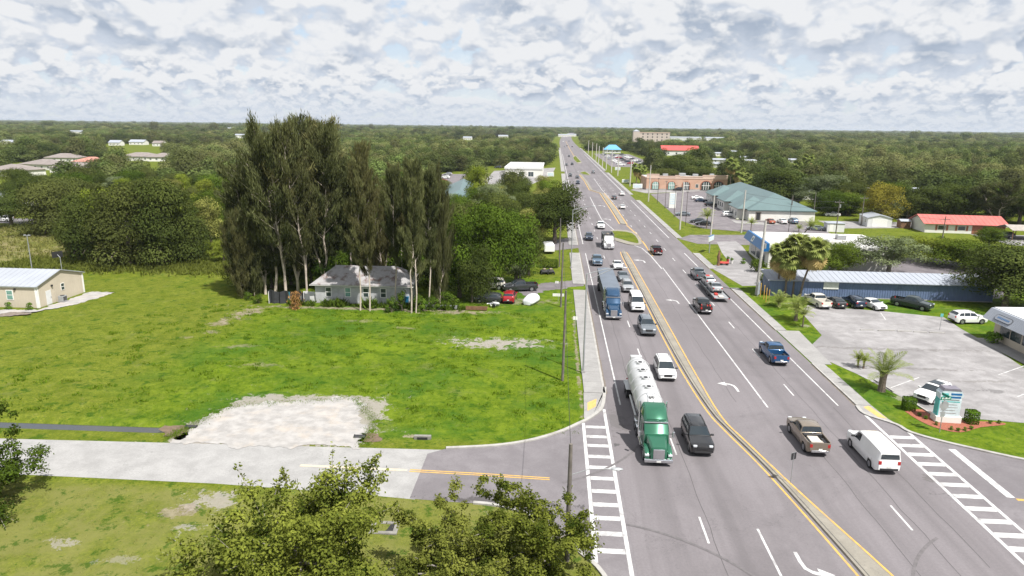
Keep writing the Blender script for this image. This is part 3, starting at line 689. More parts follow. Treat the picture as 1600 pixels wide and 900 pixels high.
# grey block house under the tall casuarinas
B = Bld('block_house', 'grey block house with rusty hip metal roof below the tall casuarinas', 'house', (-36.4, 100.1), R(1.2), 14.6, 7.0, 3.05)
b = MB(); b.box(0, B.w, 0, B.d, 0, 3.05)
B.part('wall', b, 'block_grey')
for r in range(13):                                  # block courses, joints recessed between proud bands
    bb = MB(); bb.box(.02, B.w-.02, -.02, 0, .02+r*.232, .02+r*.232+.215); B.part('block_course', bb, 'block_grey')
B.hip('rusty_metal', 2.25, .55, 3.0)
for i, x in enumerate((2.1, 5.1, 7.9, 10.6)): B.window('f', x, 1.05, .95, 1.5, 'green_glass' if i == 1 else 'window_glass', y=-.02)
B.panel('eave_board', 'f', -.7, B.w+.7, 2.86, 2.93, 'white_trim', .54)
B.panel('window', 'r', 2.0, 3.0, 1.1, 2.3, 'white_trim', .05); B.panel('foundation', 'f', 0, B.w, -.02, .18, 'concrete', .06)
t = tag(MB().add([(-.9,0,0),(.9,0,0),(.9,.12,0),(-.9,.12,0),(-.9,0,1.7),(.9,0,1.65),(.9,.12,1.65),(-.9,.12,1.7)], [(0,1,5,4),(1,2,6,5),(2,3,7,6),(3,0,4,7),(4,5,6,7),(0,3,2,1)]).build('leaning_sheet', 'white_paint', None, None, (-37.5, 100.4, 0)), 'white sheet panel standing against the left end of the grey block house', 'metal sheet')

# tarpaulin fence left of the house
t = thing('tarp_fence', 'black tarpaulin screen on blue posts left of the grey block house', 'fence', (-43.4, 99.2, 0))
b = MB(); rings = []
for i in range(25):
    x = i*.235; yy = .18*math.sin(i*1.3)+.1*math.sin(i*2.9); zt = 1.9+.12*math.sin(i*.7)+(.12 if i < 3 else 0)
    rings.append([(x, yy-.1, 0), (x, yy+.12*math.sin(i*2.1), .7), (x, yy*.6, zt), (x, yy*.6+.06, zt), (x, yy+.16, .7), (x, yy+.05, 0)])
b.loft(rings); b.build('tarp', 'tarp', t, 40)
for x, m in ((3.35, 'cyan_plastic'), (5.6, 'white_trim'), (.1, 'white_trim')): b = MB(); b.tube([(x, -.25, 0), (x, -.25, 1.9)], .045, 8); b.build('post', m, t)
b = MB(); b.box(4.9, 6.4, .05, .12, .1, 1.65); b.build('mesh_panel', 'chain_grey', t)

# office with the green metal roof
B = Bld('office_building', 'long white office with green metal hip roof beside its car park', 'building', (58.3, 208.3), R(-1.0), 19.2, 62, 3.4)
B.walls('white_stucco')
B.hip('green_metal', 4.3, .45, 9.5)
for y0, y1, wx in ((3, 15, 4.2), (24, 36, 3.6), (44, 56, 3.6)):       # wings towards the road with their own hips
    B.walls('white_stucco', name='wing_wall', x0=-wx+1.6, x1=.1, y0=y0+1, y1=y1-1)
    B.hip('green_metal', 3.3, .9, 5.5, x0=-wx+2.2, x1=8, y0=y0+.6, y1=y1-.6, name='wing_roof', h=3.37)
for y in (5, 9, 12.6): B.window('l', y, .9, 1.4, 1.7, bars=0, x=-2.6)
for y in (18, 21, 40, 42, 58): B.window('l', y, .6, 1.6, 2.1, bars=0, vbars=1)
for y in (27, 30, 33, 47, 50, 53): B.window('l', y, .9, 1.4, 1.7, bars=0, x=-2.0)
B.panel('door', 'f', 2.2, 3.3, 0, 2.5, 'black_plastic', .04); B.panel('door_recess', 'f', 1.9, 3.6, 0, 2.8, 'grey_board', .02)
B.panel('fascia', 'f', -.45, 19.65, 3.1, 3.26, 'green_metal', .43); B.panel('base_course', 'f', 0, 19.2, 0, .3, 'kerb', .05)
for x in (3.9, 10.5): b = MB(); b.bbox(x, x+.5, .1, .5, 4.2, 4.5, .05)
# clinic with arched windows
B = Bld('clinic', 'pink stucco building with arched windows and a stepped parapet beside the highway', 'building', (40.6, 309), R(1.0), 35.5, 18, 5.3)
b = MB(); b.box(0, B.w, 0, B.d, 0, 5.2); B.part('wall', b, 'pink_stucco')
for i, (x0, x1, hh) in enumerate(((0, 5.5, 6.7), (5.5, 12.5, 5.9), (12.5, 14.5, 6.3), (14.5, 20.5, 5.9), (20.5, 24.5, 5.9), (24.5, 35.5, 6.5))):
    b = MB(); b.box(x0, x1, -.12, .4, 5.0, hh); b.box(x0-.05, x1+.05, -.22, .5, hh, hh+.28); B.part('parapet', b, 'pale_pink')
b = MB(); b.box(.3, 35.2, .6, 17.8, 5.2, 5.35); B.part('flat_roof', b, 'flat_roof')
for i, x in enumerate((4, 11, 17.5, 26.2, 31.6)):
    wv = 1.45 if i < 3 else 2.0
    def arch(r, z0, zc, y0, y1):
        pts = [(x-r, z0)]+[(x-r*math.cos(a*math.pi/12), zc+r*.75*math.sin(a*math.pi/12)) for a in range(13)]+[(x+r, z0)]
        b = MB(); b.loft([[(p[0], y0, p[1]) for p in pts], [(p[0], y1, p[1]) for p in pts]]); return b
    a = B.part('arch_surround', arch(wv+.35, .3, 2.6, -.2, .02), 'brick_red'); B.part('arch_pane', arch(wv, .3, 2.6, -.26, -.1), 'green_glass' if i < 2 else 'window_glass', parent=a)
    for k in (-1, 0, 1): B.panel('mullion', 'f', x+k*wv*.5-.09, x+k*wv*.5+.09, .4, 3.6, 'white_trim', .34, parent=a)
    B.panel('mullion', 'f', x-wv*.95, x+wv*.95, 2.1, 2.3, 'white_trim', .345, parent=a)
for x in (22.3,): B.window('f', x, 1.2, 1.4, 1.6)
for x, y, s_ in ((8, 5, 1.4), (16, 9, 1.8), (21.5, 6, 1.5), (30, 10, 1.2)): b = MB(); b.bbox(x, x+s_*1.6, y, y+s_, 5.35, 6.35+s_*.3, .06); B.part('roof_unit', b, 'galvanised')
B.panel('plinth', 'f', 0, 35.5, 0, .5, 'kerb', .06)

# tan hotel, red roofed hall and others farther along the road
B = Bld('hotel', 'tan five storey hotel with small dark windows rising over the trees', 'building', (106, 952), R(2), 47, 22, 20.5)
B.walls('tan_stucco'); B.walls('tan_stucco', name='stair_tower', x0=-2.2, x1=6, y0=-1.6, y1=6, h=21.6)
for r in range(5):
    for c in range(6): B.window('f', 11+c*6.4, 2+r*3.8, 1.9, 1.9, 'glass', 'tan_stucco', bars=0)
B.hip('white_roof', 2.2, .4, x0=-2, x1=6, y0=-1.4, y1=5.8, name='tower_cap', h=21.7); B.panel('cornice', 'f', -.3, 47.3, 19.8, 20.6, 'pale_pink', .3)
B = Bld('hall', 'low hall with a bright red roof in front of the tan hotel', 'building', (106, 700), R(2), 36, 16, 5.5); B.walls('white_paint'); B.gable('red_metal', 4.0, .8, 'x', 'white_paint')
for x in (6, 14, 22, 30): B.window('f', x, 1.5, 2, 1.6, bars=0)
B = Bld('pavilion', 'building with sky blue roof among trees left of the tan hotel', 'building', (52, 745), 0, 17, 12, 3.5); B.walls('white_paint'); B.hip('sky_blue_roof', 5.0, 1, 6)
for x in (4, 9, 13): B.window('f', x, 1, 1.5, 1.4, bars=0)
for i, (x, y, w, d, h, lb) in enumerate(((215, 1330, 58, 30, 9, 'long white warehouse roof on the skyline right of the tan hotel'), (300, 1420, 40, 26, 8, 'shorter white warehouse roof right of the long one on the skyline'), (355, 1380, 26, 20, 7, 'small white warehouse at the right end of the skyline row'))):
    B = Bld('warehouse', lb, 'warehouse', (x, y), 0, w, d, h); B.walls('white_paint'); B.gable('white_roof', 1.5, .4, 'x', 'white_paint'); B.panel('loading_door', 'f', w*.3, w*.45, 0, 4, 'grey_metal', .05)

# white flat store left of the highway
B = Bld('flat_store', 'low pale store with white flat roof left of the highway', 'building', (-27, 372), R(0), 20, 52, 4.6)
B.walls('white_stucco'); b = MB()
for x0, x1, y0, y1 in ((-.3, 20.3, -.3, .2), (-.3, 20.3, 51.8, 52.3), (-.3, .2, .2, 51.8), (19.8, 20.3, .2, 51.8)): b.box(x0, x1, y0, y1, 4.3, 5.4)
B.part('parapet', b, 'white_paint'); B.walls('flat_roof', name='flat_roof', x0=.2, x1=19.8, y0=.2, y1=51.8, z0=4.6, h=4.7)
for x in (4, 9, 14): B.window('f', x, .4, 3, 2.6, bars=0, vbars=1)
B = Bld('green_roof_house', 'house with pale green metal roof half hidden by trees behind the casuarinas', 'house', (-36, 215), R(6), 12, 55, 3.4)
B.walls('white_stucco'); B.hip('green_metal', 3.4, .8, 5.5)
for y in (6, 14, 24, 33, 44): B.window('l', y, .9, 1.5, 1.4)
for x in (3, 8.5): B.window('f', x, .9, 1.5, 1.4)

# motor shop with the blue fascia
B = Bld('motor_shop', 'flat roofed motor shop with a tilted bright blue fascia by the forecourt', 'building', (42.2, 136.5), R(-3), 24, 17, 4.3)
B.walls('white_stucco', x0=.6); b = MB()
for x0, x1, y0, y1 in ((.3, 24.2, -.2, .15), (.3, 24.2, 16.85, 17.2), (23.85, 24.2, .15, 16.85)): b.box(x0, x1, y0, y1, 4.1, 4.75)
B.part('parapet', b, 'white_trim'); B.walls('flat_roof', name='flat_roof', x0=.65, x1=23.8, y0=.2, y1=16.8, z0=4.3, h=4.42)
b = MB(); b.loft([[(-.75, y, 3.35), (.5, y, 3.35), (.5, y, 5.0), (.05, y, 5.0)] for y in (-.4, 17.4)]); f_ = B.part('fascia', b, 'blue_sign')
nrm = Vector((-1.65, 0, .8)).normalized(); bx = Vector((-.35, 10.2, 4.17))
def on_fascia(y, z, w, h_, mat, name):          # flat piece lying on the sloping fascia
    b = MB(); up = Vector((.8, 0, 1.65)).normalized(); o_ = Vector((-.75+.8*(z-3.35)/1.65, y, z))+nrm*.012
    b.add([o_+Vector((0, -w/2, 0))-up*h_/2, o_+Vector((0, w/2, 0))-up*h_/2, o_+Vector((0, w/2, 0))+up*h_/2, o_+Vector((0, -w/2, 0))+up*h_/2], [(0, 1, 2, 3)]); return b.build(name, mat, f_)
on_fascia(10.4, 4.2, 1.9, 1.2, 'plate', 'sign_square'); o2 = on_fascia(10.4, 4.2, 1.1, .55, 'green_metal', 'sign_mark'); o2.location = nrm*.006
B.panel('door', 'l', 3, 5, 0, 2.6, 'window_glass', .05, x=.6); B.panel('shop_window', 'l', 7, 10, .5, 2.7, 'window_glass', .05, x=.6); B.panel('shop_window', 'l', 11, 15, .5, 2.7, 'window_glass', .05, x=.6)
for x, y, s_ in ((7, 9, 1.7), (11.5, 4, 1.3), (17, 11, 1.4)): b = MB(); b.bbox(x, x+s_*1.3, y, y+s_, 4.42, 5.4, .05); B.part('roof_unit', b, 'galvanised')
B.window('f', 8, 1.2, 1.4, 1.2); B.window('f', 15, 1.2, 1.4, 1.2)
# long blue shed, its ribs real
B = Bld('storage_shed', 'long low ribbed blue metal shed with pale roof behind the parked cars', 'shed', (36.0, 112.7), R(-1.0), 35.4, 4.2, 2.75)
b = MB(); b.box(0, B.w, 0, B.d, .0, 2.75)
B.part('wall', b, 'blue_siding')
m_ = MB(); m_.loft([[(0, 0, .12), (.03, -.05, .12), (.13, -.05, .12), (.16, 0, .12)], [(0, 0, 2.7), (.03, -.05, 2.7), (.13, -.05, 2.7), (.16, 0, 2.7)]]); me = m_.mesh('rib', ['blue_siding'])
for i in range(88): obj('rib', me, B.t, (.1+i*.4, 0, 0))
b = MB(); b.add([(-.5, -.55, 2.68), (B.w+.6, -.55, 2.68), (B.w+.6, 4.6, 3.5), (-.5, 4.6, 3.5), (-.5, -.55, 2.8), (B.w+.6, -.55, 2.8), (B.w+.6, 4.6, 3.62), (-.5, 4.6, 3.62)], [(3,2,1,0),(4,5,6,7),(0,1,5,4),(1,2,6,5),(2,3,7,6),(3,0,4,7)])
rf = B.part('roof', b, 'white_roof')
for i in range(40): b = MB(); x = -.3+i*.9; b.add([(x, -.56, 2.8), (x+.06, -.56, 2.8), (x+.06, 4.6, 3.62), (x, 4.6, 3.62), (x, -.56, 2.84), (x+.06, -.56, 2.84), (x+.06, 4.6, 3.66), (x, 4.6, 3.66)], [(4,5,6,7),(0,1,5,4),(1,2,6,5),(3,0,4,7)]); B.part('seam', b, 'white_roof', parent=rf)
B.panel('sign_board', 'f', 8.6, 11.0, 1.45, 2.6, 'plate', .12); B.panel('foundation', 'f', 0, B.w, 0, .12, 'kerb', .07)
t = thing('grey_gate', 'pale metal gate panel at the left end of the blue shed', 'gate', (34.6, 113.2, 0), R(60)); b = MB()
b.box(-1.4, 1.4, -.03, .03, .15, 2.3); b.build('sheet', 'white_roof', t)
for x in (-1.45, 1.45): b = MB(); b.tube([(x, 0, 0), (x, 0, 2.5)], .06); b.build('post', 'galvanised', t)

# shop at the right edge with the white mansard
B = Bld('mansard_shop', 'beige shop with white metal mansard awning cut by the right edge', 'building', (59.0, 75), 0, 16, 16.3, 3.2)
B.walls('beige_siding'); b = MB()
pr = [(-1.6, 2.9), (-.6, 4.25), (.2, 4.3), (.2, 3.0)]
b.loft([[(p[0], y, p[1]) for p in pr] for y in (-.5, 16.6)]); mn = B.part('mansard', b, 'white_roof')
for i in range(34):
    y = -.3+i*.5; b = MB(); b.add([(-1.63, y, 2.92), (-1.63, y+.05, 2.92), (-.62, y+.05, 4.28), (-.62, y, 4.28), (-1.58, y, 2.9), (-1.58, y+.05, 2.9), (-.57, y+.05, 4.25), (-.57, y, 4.25)], [(0,1,2,3),(0,3,7,4),(1,5,6,2)]); B.part('seam', b, 'white_roof', parent=mn)
b = MB(); b.add([(-.3, -.3, 4.25), (16, -.3, 4.5), (16, 16.5, 4.5), (-.3, 16.5, 4.25), (-.3, -.3, 4.35), (16, -.3, 4.6), (16, 16.5, 4.6), (-.3, 16.5, 4.35)], [(3,2,1,0),(4,5,6,7),(0,1,5,4),(1,2,6,5),(2,3,7,6),(3,0,4,7)]); B.part('roof', b, 'white_paint')
nr = Vector((-1.35, 0, 1.0)).normalized(); upv = Vector((1.0, 0, 1.35)).normalized(); c0 = Vector((-1.12, 13.0, 3.55))+nr*.06
def stadium(r, l, off=0):
    pts = [(l+r*math.cos(a), r*math.sin(a)) for a in np.linspace(-math.pi/2, math.pi/2, 9)]+[(-l+r*math.cos(a), r*math.sin(a)) for a in np.linspace(math.pi/2, 3*math.pi/2, 9)]
    return [c0+nr*off+Vector((0, -u, 0))+upv*v for u, v in pts]
b = MB(); P1 = stadium(.42, 1.25, .02); b.add(P1, [tuple(range(len(P1)))]); sg = B.part('sign_outline', b, 'black_plastic', parent=mn)
b = MB(); P1 = stadium(.36, 1.25, .03); b.add(P1, [tuple(range(len(P1)))]); B.part('sign_face', b, 'white_roof', parent=mn)
b = MB()
for k in range(9): u = -1.1+k*.26; q = [c0+nr*.04+Vector((0, -u, 0))+upv*v for u, v in ((u, -.12), (u+.17, -.12), (u+.17, .12), (u, .12))]; b.add(q, [(0, 1, 2, 3)])
B.part('sign_lettering', b, 'blue_sign', parent=mn)
for y0, y1 in ((8.6, 10.6), (10.9, 12.9), (13.1, 15.0)): B.panel('shop_window', 'l', y0, y1, 1.0, 2.7, 'window_glass', .04)
B.panel('door', 'l', 5.5, 7.4, 0, 2.5, 'window_glass', .05); flat('shop_walk', [(56.4, 75), (59, 75), (59, 91.4), (56.6, 91.4)], .05, 'concrete')

# red roofed house, sheds and shelters on the right
B = Bld('red_roof_house', 'low pale house with coral red metal roof on the lawn at right', 'house', (101.0, 191.6), R(-5), 20, 9, 2.7)
B.walls('white_stucco'); B.gable('coral_metal', 1.7, .7, 'x', 'white_stucco', seams=1.2)
for x in (4.2, 9.2): B.window('f', x, .8, 2.0, 1.3, bars=0); B.panel('shutter', 'f', x-1.6, x-1.1, .75, 2.15, 'brick_red', .06); B.panel('shutter', 'f', x+1.1, x+1.6, .75, 2.15, 'brick_red', .06)
B.panel('brick_front', 'f', 11.8, 20, 0, 2.3, 'brick_red', .05); B.panel('door', 'f', 14.5, 15.5, 0, 2.1, 'black_plastic', .09)
B = Bld('white_shed', 'white gabled shed with a door in its side on the lawn', 'shed', (89.6, 200.5), R(-8), 6.4, 8.5, 2.6); B.walls('white_paint'); B.gable('grey_metal', .8, .2, 'y', 'white_paint'); B.panel('door_frame', 'f', 1.2, 5.2, .1, 2.3, 'white_trim', .04); B.window('l', 2, 1.1, .8, .9); B.panel('door', 'l', 4.6, 5.6, .1, 2.1, 'grey_board', .04)
B = Bld('small_white_shed', 'small boxy white shed beside the office car park', 'shed', (74.0, 188.8), R(-4), 4.4, 3.2, 2.4); B.walls('white_paint'); B.hip('white_roof', .35, .15); B.panel('door', 'f', .5, 1.5, .05, 2.0, 'white_trim', .05)
B = Bld('brown_shed', 'small brown wooden shed left of the red roofed house', 'shed', (98.2, 199), R(-5), 2.6, 3, 2.0); B.walls('brown_wood'); B.gable('grey_metal', .4, .2, 'x', 'brown_wood')
t = thing('carport', 'dark open carport on posts at the right edge beyond the lawn', 'carport', (117, 180.5, 0), R(-4)); b = MB(); b.loft([[(x, -.4, 2.5), (x, 3.5, 3.5), (x, 7.4, 2.5), (x, 7.4, 2.62), (x, 3.5, 3.62), (x, -.4, 2.62)] for x in (-.4, 14)]); b.build('roof', 'grey_board', t)
for x in (0, 4.5, 9, 13.5):
    for y in (0, 7): b = MB(); b.box(x, x+.15, y, y+.15, 0, 2.6); b.build('post', 'brown_wood', t)

# houses showing among the trees
def cottage(lb, x, y, w, d, h, roof, rz=0., kind='hip', rise=2.6, name='house', group=None):
    B = Bld(name, lb, 'house', (x, y), rz, w, d, h, group); B.walls('white_stucco'); (B.hip(roof, rise, .6) if kind == 'hip' else B.gable(roof, rise, .4, 'x', 'white_stucco'))
    for k in range(max(2, int(w/4))): B.window('f', (k+.5)*w/max(2, int(w/4)), .9, 1.4, 1.3)
    B.door('f', w*.5+.3 if int(w/4) % 2 == 0 else w*.34, 1, 2.1); return B
G1 = 'tan roofed houses beyond the oaks on the left'
for i, (px, py, w, d, roof, lb) in enumerate(((8, 266, 20, 15, 'shingle_tan', 'leftmost tan hip roofed house, cut by the left edge beyond the oaks'), (58, 257, 21, 16, 'shingle_tan', 'tan hip roofed house second from the left edge beyond the oaks'), (104, 262, 19, 14, 'shingle_tan', 'low tan hip roof left of the orange tiled roof'), (134, 253, 17, 13, 'shingle_red', 'house with orange red hip roof among the tan ones'), (212, 245, 24, 16, 'shingle_tan', 'tan hip roofed house right of the orange roof, in front of the pale field'), (252, 246, 20, 14, 'shingle_tan', 'rightmost tan hip roofed house, by a dark round oak'), (92, 247, 20, 14, 'shingle_tan', 'tan hip roof behind the others left of the orange roof'))):
    p = G(px, py, 2.8); cottage(lb, p.x-w/2, p.y, w, d, 3.0, roof, R(-12+i*4), group=G1)
B = cottage('pale teal trimmed house cut by the left edge above the street', -176, 200, 17, 10, 3.6, 'white_roof', R(-5), 'gable', 1.6)
for i, (px, py, w, d, roof, lb) in enumerate(((12, 224, 18, 12, 'white_roof', 'white roofed house near the left edge far off'), (178, 224, 13, 9, 'white_roof', 'left of the two white houses behind the pale field'), (213, 223, 18, 10, 'white_roof', 'right and larger of the two white houses behind the pale field'), (246, 225, 12, 9, 'shingle_tan', 'small brown roofed house right of the white ones behind the field'))):
    p = G(px, py, 2.5); cottage(lb, p.x-w/2, p.y, w, d, 3.5, roof, 0, 'gable', 2.4)
HOMES = [(1270, 302, 'white mobile home glimpsed right of the green roofed office'), (1347, 297, 'white mobile home behind the yellow leaved tree'), (1416, 299, 'white mobile home glimpsed between dark oaks right of the yellow tree'), (1453, 299, 'white gable roof between dark oaks behind the red roofed house'), (1592, 303, 'white roof among trees at the right edge'), (1128, 250, 'white mobile home roof in the row below the hotel, left end'), (1160, 246, 'white mobile home roof in the row below the hotel, middle'), (1178, 252, 'white mobile home roof in the row below the hotel, right end'), (1113, 256, 'pale mobile home behind the clinic trees'), (1236, 250, 'white roof in woods above the sabal palms'), (1300, 242, 'lone white roof deep in the right hand woods'), (1122, 240, 'far white roof right of the red hall'), (1145, 237, 'far pale roof right of the red hall, beyond the others')]
for i, (px, py, lb) in enumerate(HOMES):
    p = G(px, py, 2.5); cottage(lb, p.x-7, p.y, random.uniform(11, 15), 5.5, 2.7, 'white_roof', R(random.uniform(-25, 25)), 'gable', 1.0, 'mobile_home', 'white mobile homes in the woods')
for i, (px, py, w, lb) in enumerate(((118, 207, 30, 'far white roof on the left skyline woods, leftmost'), (365, 201, 60, 'far pale roof in the woods left of the casuarinas'), (376, 213, 24, 'far white roof just left of the casuarina tops'), (880, 212, 26, 'pale buildings at the far end of the highway, left'), (893, 211.5, 26, 'pale buildings at the far end of the highway, right'), (460, 211, 26, 'far pale roof between casuarina tops and skyline'), (786, 213, 22, 'far pale roof in the woods left of the highway'), (730, 216, 16, 'far grey roof in the woods left of the store'))):
    p = G(px, py, 3); cottage(lb, p.x-w/2, p.y, w, 14, 5 if i < 6 else 4, 'white_roof', 0, 'gable', 2, 'far_building')
# ================================================================ vegetation
def unit(v): return v/np.maximum(1e-9, np.linalg.norm(v, axis=-1, keepdims=True))
def leaf_quads(rng, pos, nrm, size, aspect=.6, along=None):
    n = len(pos); r = unit(rng.normal(size=(n, 3))) if along is None else along
    t = unit(r - nrm*np.sum(r*nrm, -1, keepdims=True)); b = np.cross(nrm, t); s = size[:, None]
    return np.stack([pos-t*s, pos+b*s*aspect-t*s*.1, pos+t*s, pos-b*s*aspect-t*s*.1], 1)
def cloud(rng, clumps, n, size, down=.35, spread=.25, up=.25, align=1.5):
    """leaf-sized faces through the shells of many clumps; clumps: x, y, z, r, tone"""
    C = np.array(clumps); w = C[:, 3]**2; k = rng.choice(len(C), n, p=w/w.sum())
    d = unit(rng.normal(size=(n, 3))); flip = (d[:, 2] < -.1) & (rng.random(n) > down); d[flip, 2] *= -1
    rad = C[k, 3]*(1-spread*rng.random(n)**1.5+.12*rng.normal(size=n))
    pos = C[k, :3]+d*rad[:, None]*np.array([1, 1, .8])
    nrm = unit(d*align+rng.normal(size=(n, 3))*.40+np.array([0, 0, up]))
    return leaf_quads(rng, pos, nrm, size*rng.uniform(.6, 1.25, n)), np.clip(C[k, 4]+rng.normal(size=n)*.13, 0, 1)
def oak_clumps(rng, W, Ht, k, base=.22, rmin=.13, rmax=.22):
    out = []
    for i in range(k):
        th = rng.uniform(0, 2*math.pi); u = rng.random()**.6; ph = rng.random()
        z = base+(1-base)*(.15+.7*ph); prof = math.sqrt(max(.05, 1-((z-(base+.33*(1-base)))/(.72*(1-base)))**2))
        r = W*rng.uniform(rmin, rmax)*(1 if u > .4 else 1.25); rr = max(0, W/2*prof-r*.8)*u
        out.append((rr*math.cos(th), rr*math.sin(th), z*Ht-r*.3, r, np.clip(rng.normal(.5, .2), .05, .95)))
    return out
def limbs(b, rng, clumps, Ht, r0, split=.25, n=7, lean=0.):
    j = Vector((lean*Ht*.1, 0, Ht*split)); b.tube([(0, 0, -.1), (lean*.3, .03*Ht*rng.uniform(-.3, .3), Ht*split*.5), j], [r0*1.25, r0, r0*.85], 8)
    for c in sorted(clumps, key=lambda c: -c[3])[:n]:
        e = Vector(c[:3]); m = j.lerp(e, .5)+Vector((rng.normal()*.3, rng.normal()*.3, .3)); b.tube([j-Vector((0, 0, r0*.5)), m, e], [r0*.55, r0*.33, r0*.1], 6)
PROTO = {}
def proto_oak(key, seed, W=12., Ht=11., k=26, n=4200, size=.30, mat='oak_leaf', bark='bark', **kw):
    rng = np.random.default_rng(seed); cl = oak_clumps(rng, W, Ht, k, **kw); co, tone = cloud(rng, cl, n, size)
    tb = MB(); limbs(tb, rng, cl, Ht, W*.028, .24, 8)
    PROTO.setdefault(key, []).append((tb.mesh('trunk', [bark], 60), quads('crown', co, [mat], tone), W, Ht))
for s in range(5): proto_oak('oak', 10+s, n=15000, size=.165)
for s in range(3): proto_oak('green', 30+s, mat='green_leaf', n=15000, size=.165, k=28, base=.14)
for s in range(3): proto_oak('dense', 90+s, n=17000, size=.165, k=30, base=.0, rmin=.14, rmax=.23)
for s in range(2): proto_oak('lime', 40+s, mat='lime_leaf', n=10000, size=.16, k=34, rmin=.10, rmax=.16)
for s in range(2): proto_oak('olive', 50+s, mat='olive_leaf', n=9000, size=.16, k=36, rmin=.09, rmax=.15)
proto_oak('yellow', 55, mat='yellow_leaf', n=11000, size=.16, k=26, base=.12)
for s in range(2): proto_oak('grey', 60+s, mat='grey_leaf', bark='grey_bark', n=9000, size=.16, k=40, rmin=.08, rmax=.14)
for s in range(4): proto_oak('far', 70+s, W=12, Ht=10, k=(11, 16, 22, 14)[s], n=1900, size=.40, mat='far_leaf', base=.05, rmin=.17, rmax=.27)
for s in range(2): proto_oak('bush', 80+s, W=3., Ht=2., k=16, n=900, size=.13, mat='shrub_leaf', base=.0, rmin=.13, rmax=.22)

for s in range(2): proto_oak('darkbush', 85+s, W=3., Ht=2., k=14, n=1300, size=.10, mat='green_leaf', base=.0, rmin=.14, rmax=.24)
def proto_pine(seed, Ht=22., W=7., start=.3, n=26000, stems=1, dense=1.):
    """casuarina: thin pale stems, upswept branches, long fine grey-green needles"""
    rng = np.random.default_rng(seed); tb = MB(); P, D, Tn = [], [], []
    for st in range(stems):
        a0 = rng.uniform(0, 6.28)+st*6.28/stems; lean = (0 if stems == 1 else .12)*Ht; top = Vector((lean*math.cos(a0)+rng.normal()*.3, lean*math.sin(a0)+rng.normal()*.3, Ht*(1 if st == 0 else rng.uniform(.78, .97))))
        fork = Vector((0, 0, Ht*rng.uniform(.08, .2))) if stems > 1 else Vector((0, 0, 0))
        pts = [fork.lerp(top, i/7)+Vector((rng.normal()*.16, rng.normal()*.16, 0))*(1 if 0 < i < 7 else 0) for i in range(8)]
        if stems > 1: pts = [Vector((0, 0, -.1))]+pts
        tb.tube(pts, [max(.025, Ht*.0066*(1-i/(len(pts)-.6))+.015) for i in range(len(pts))], 7)
        nb = int(70*dense/stems**.5)
        for i in range(nb):
            f = start+(.985-start)*((i+rng.random())/nb)**.85; q = f*(len(pts)-1); i0 = min(int(q), len(pts)-2); o = pts[i0].lerp(pts[i0+1], q-i0)
            ph = rng.uniform(0, 6.28); g_ = (f-start)/(1-start); L = W*.5*(.26+.80*math.sin(math.pi*(.14+.78*g_)))*rng.uniform(.45, 1.12)*(1 if stems == 1 else .85)
            el = rng.uniform(.55, 1.05)+.25*g_; d = Vector((math.cos(ph)*math.cos(el), math.sin(ph)*math.cos(el), math.sin(el)))
            bp = [o+d*L*u+Vector((0, 0, .12*L*u*u)) for u in (0, .5, 1)]
            if rng.random() < .6: tb.tube(bp, [.045, .028, .010], 4, cap=False)
            tone = np.clip(rng.normal(.42+.25*g_, .22), 0, 1); m = int(n/(nb*stems)*(.5+L/(W*.38))); u = rng.uniform(.28, 1.1, m)**.8
            base = np.array([bp[0].lerp(bp[2], x) for x in u])+rng.normal(size=(m, 3))*np.array([.26, .26, .40])*(.5+.2*W/7)
            P.append(base); D.append(unit(np.array(d)*.4+rng.normal(size=(m, 3))*.26+np.array([0, 0, .8]))); Tn.append(np.clip(tone+rng.normal(size=m)*.16, 0, 1))
    P, D, Tn = np.concatenate(P), np.concatenate(D), np.concatenate(Tn)
    nrm = unit(np.cross(D, rng.normal(size=D.shape))); co = leaf_quads(rng, P, nrm, rng.uniform(.2, .42, len(P)), .11, D)
    return tb.mesh('trunk', ['pale_bark'], 60), quads('crown', co, ['pine_leaf'], Tn), W, Ht
PROTO['pine'] = [proto_pine(101, 22, 8, .22, 19000), proto_pine(102, 22, 7, .30, 15500), proto_pine(103, 22, 11, .16, 25000, 3, 1.2), proto_pine(104, 22, 9.5, .18, 22000, 2, 1.2), proto_pine(105, 12, 9, .0, 26000, 3, 1.3)]

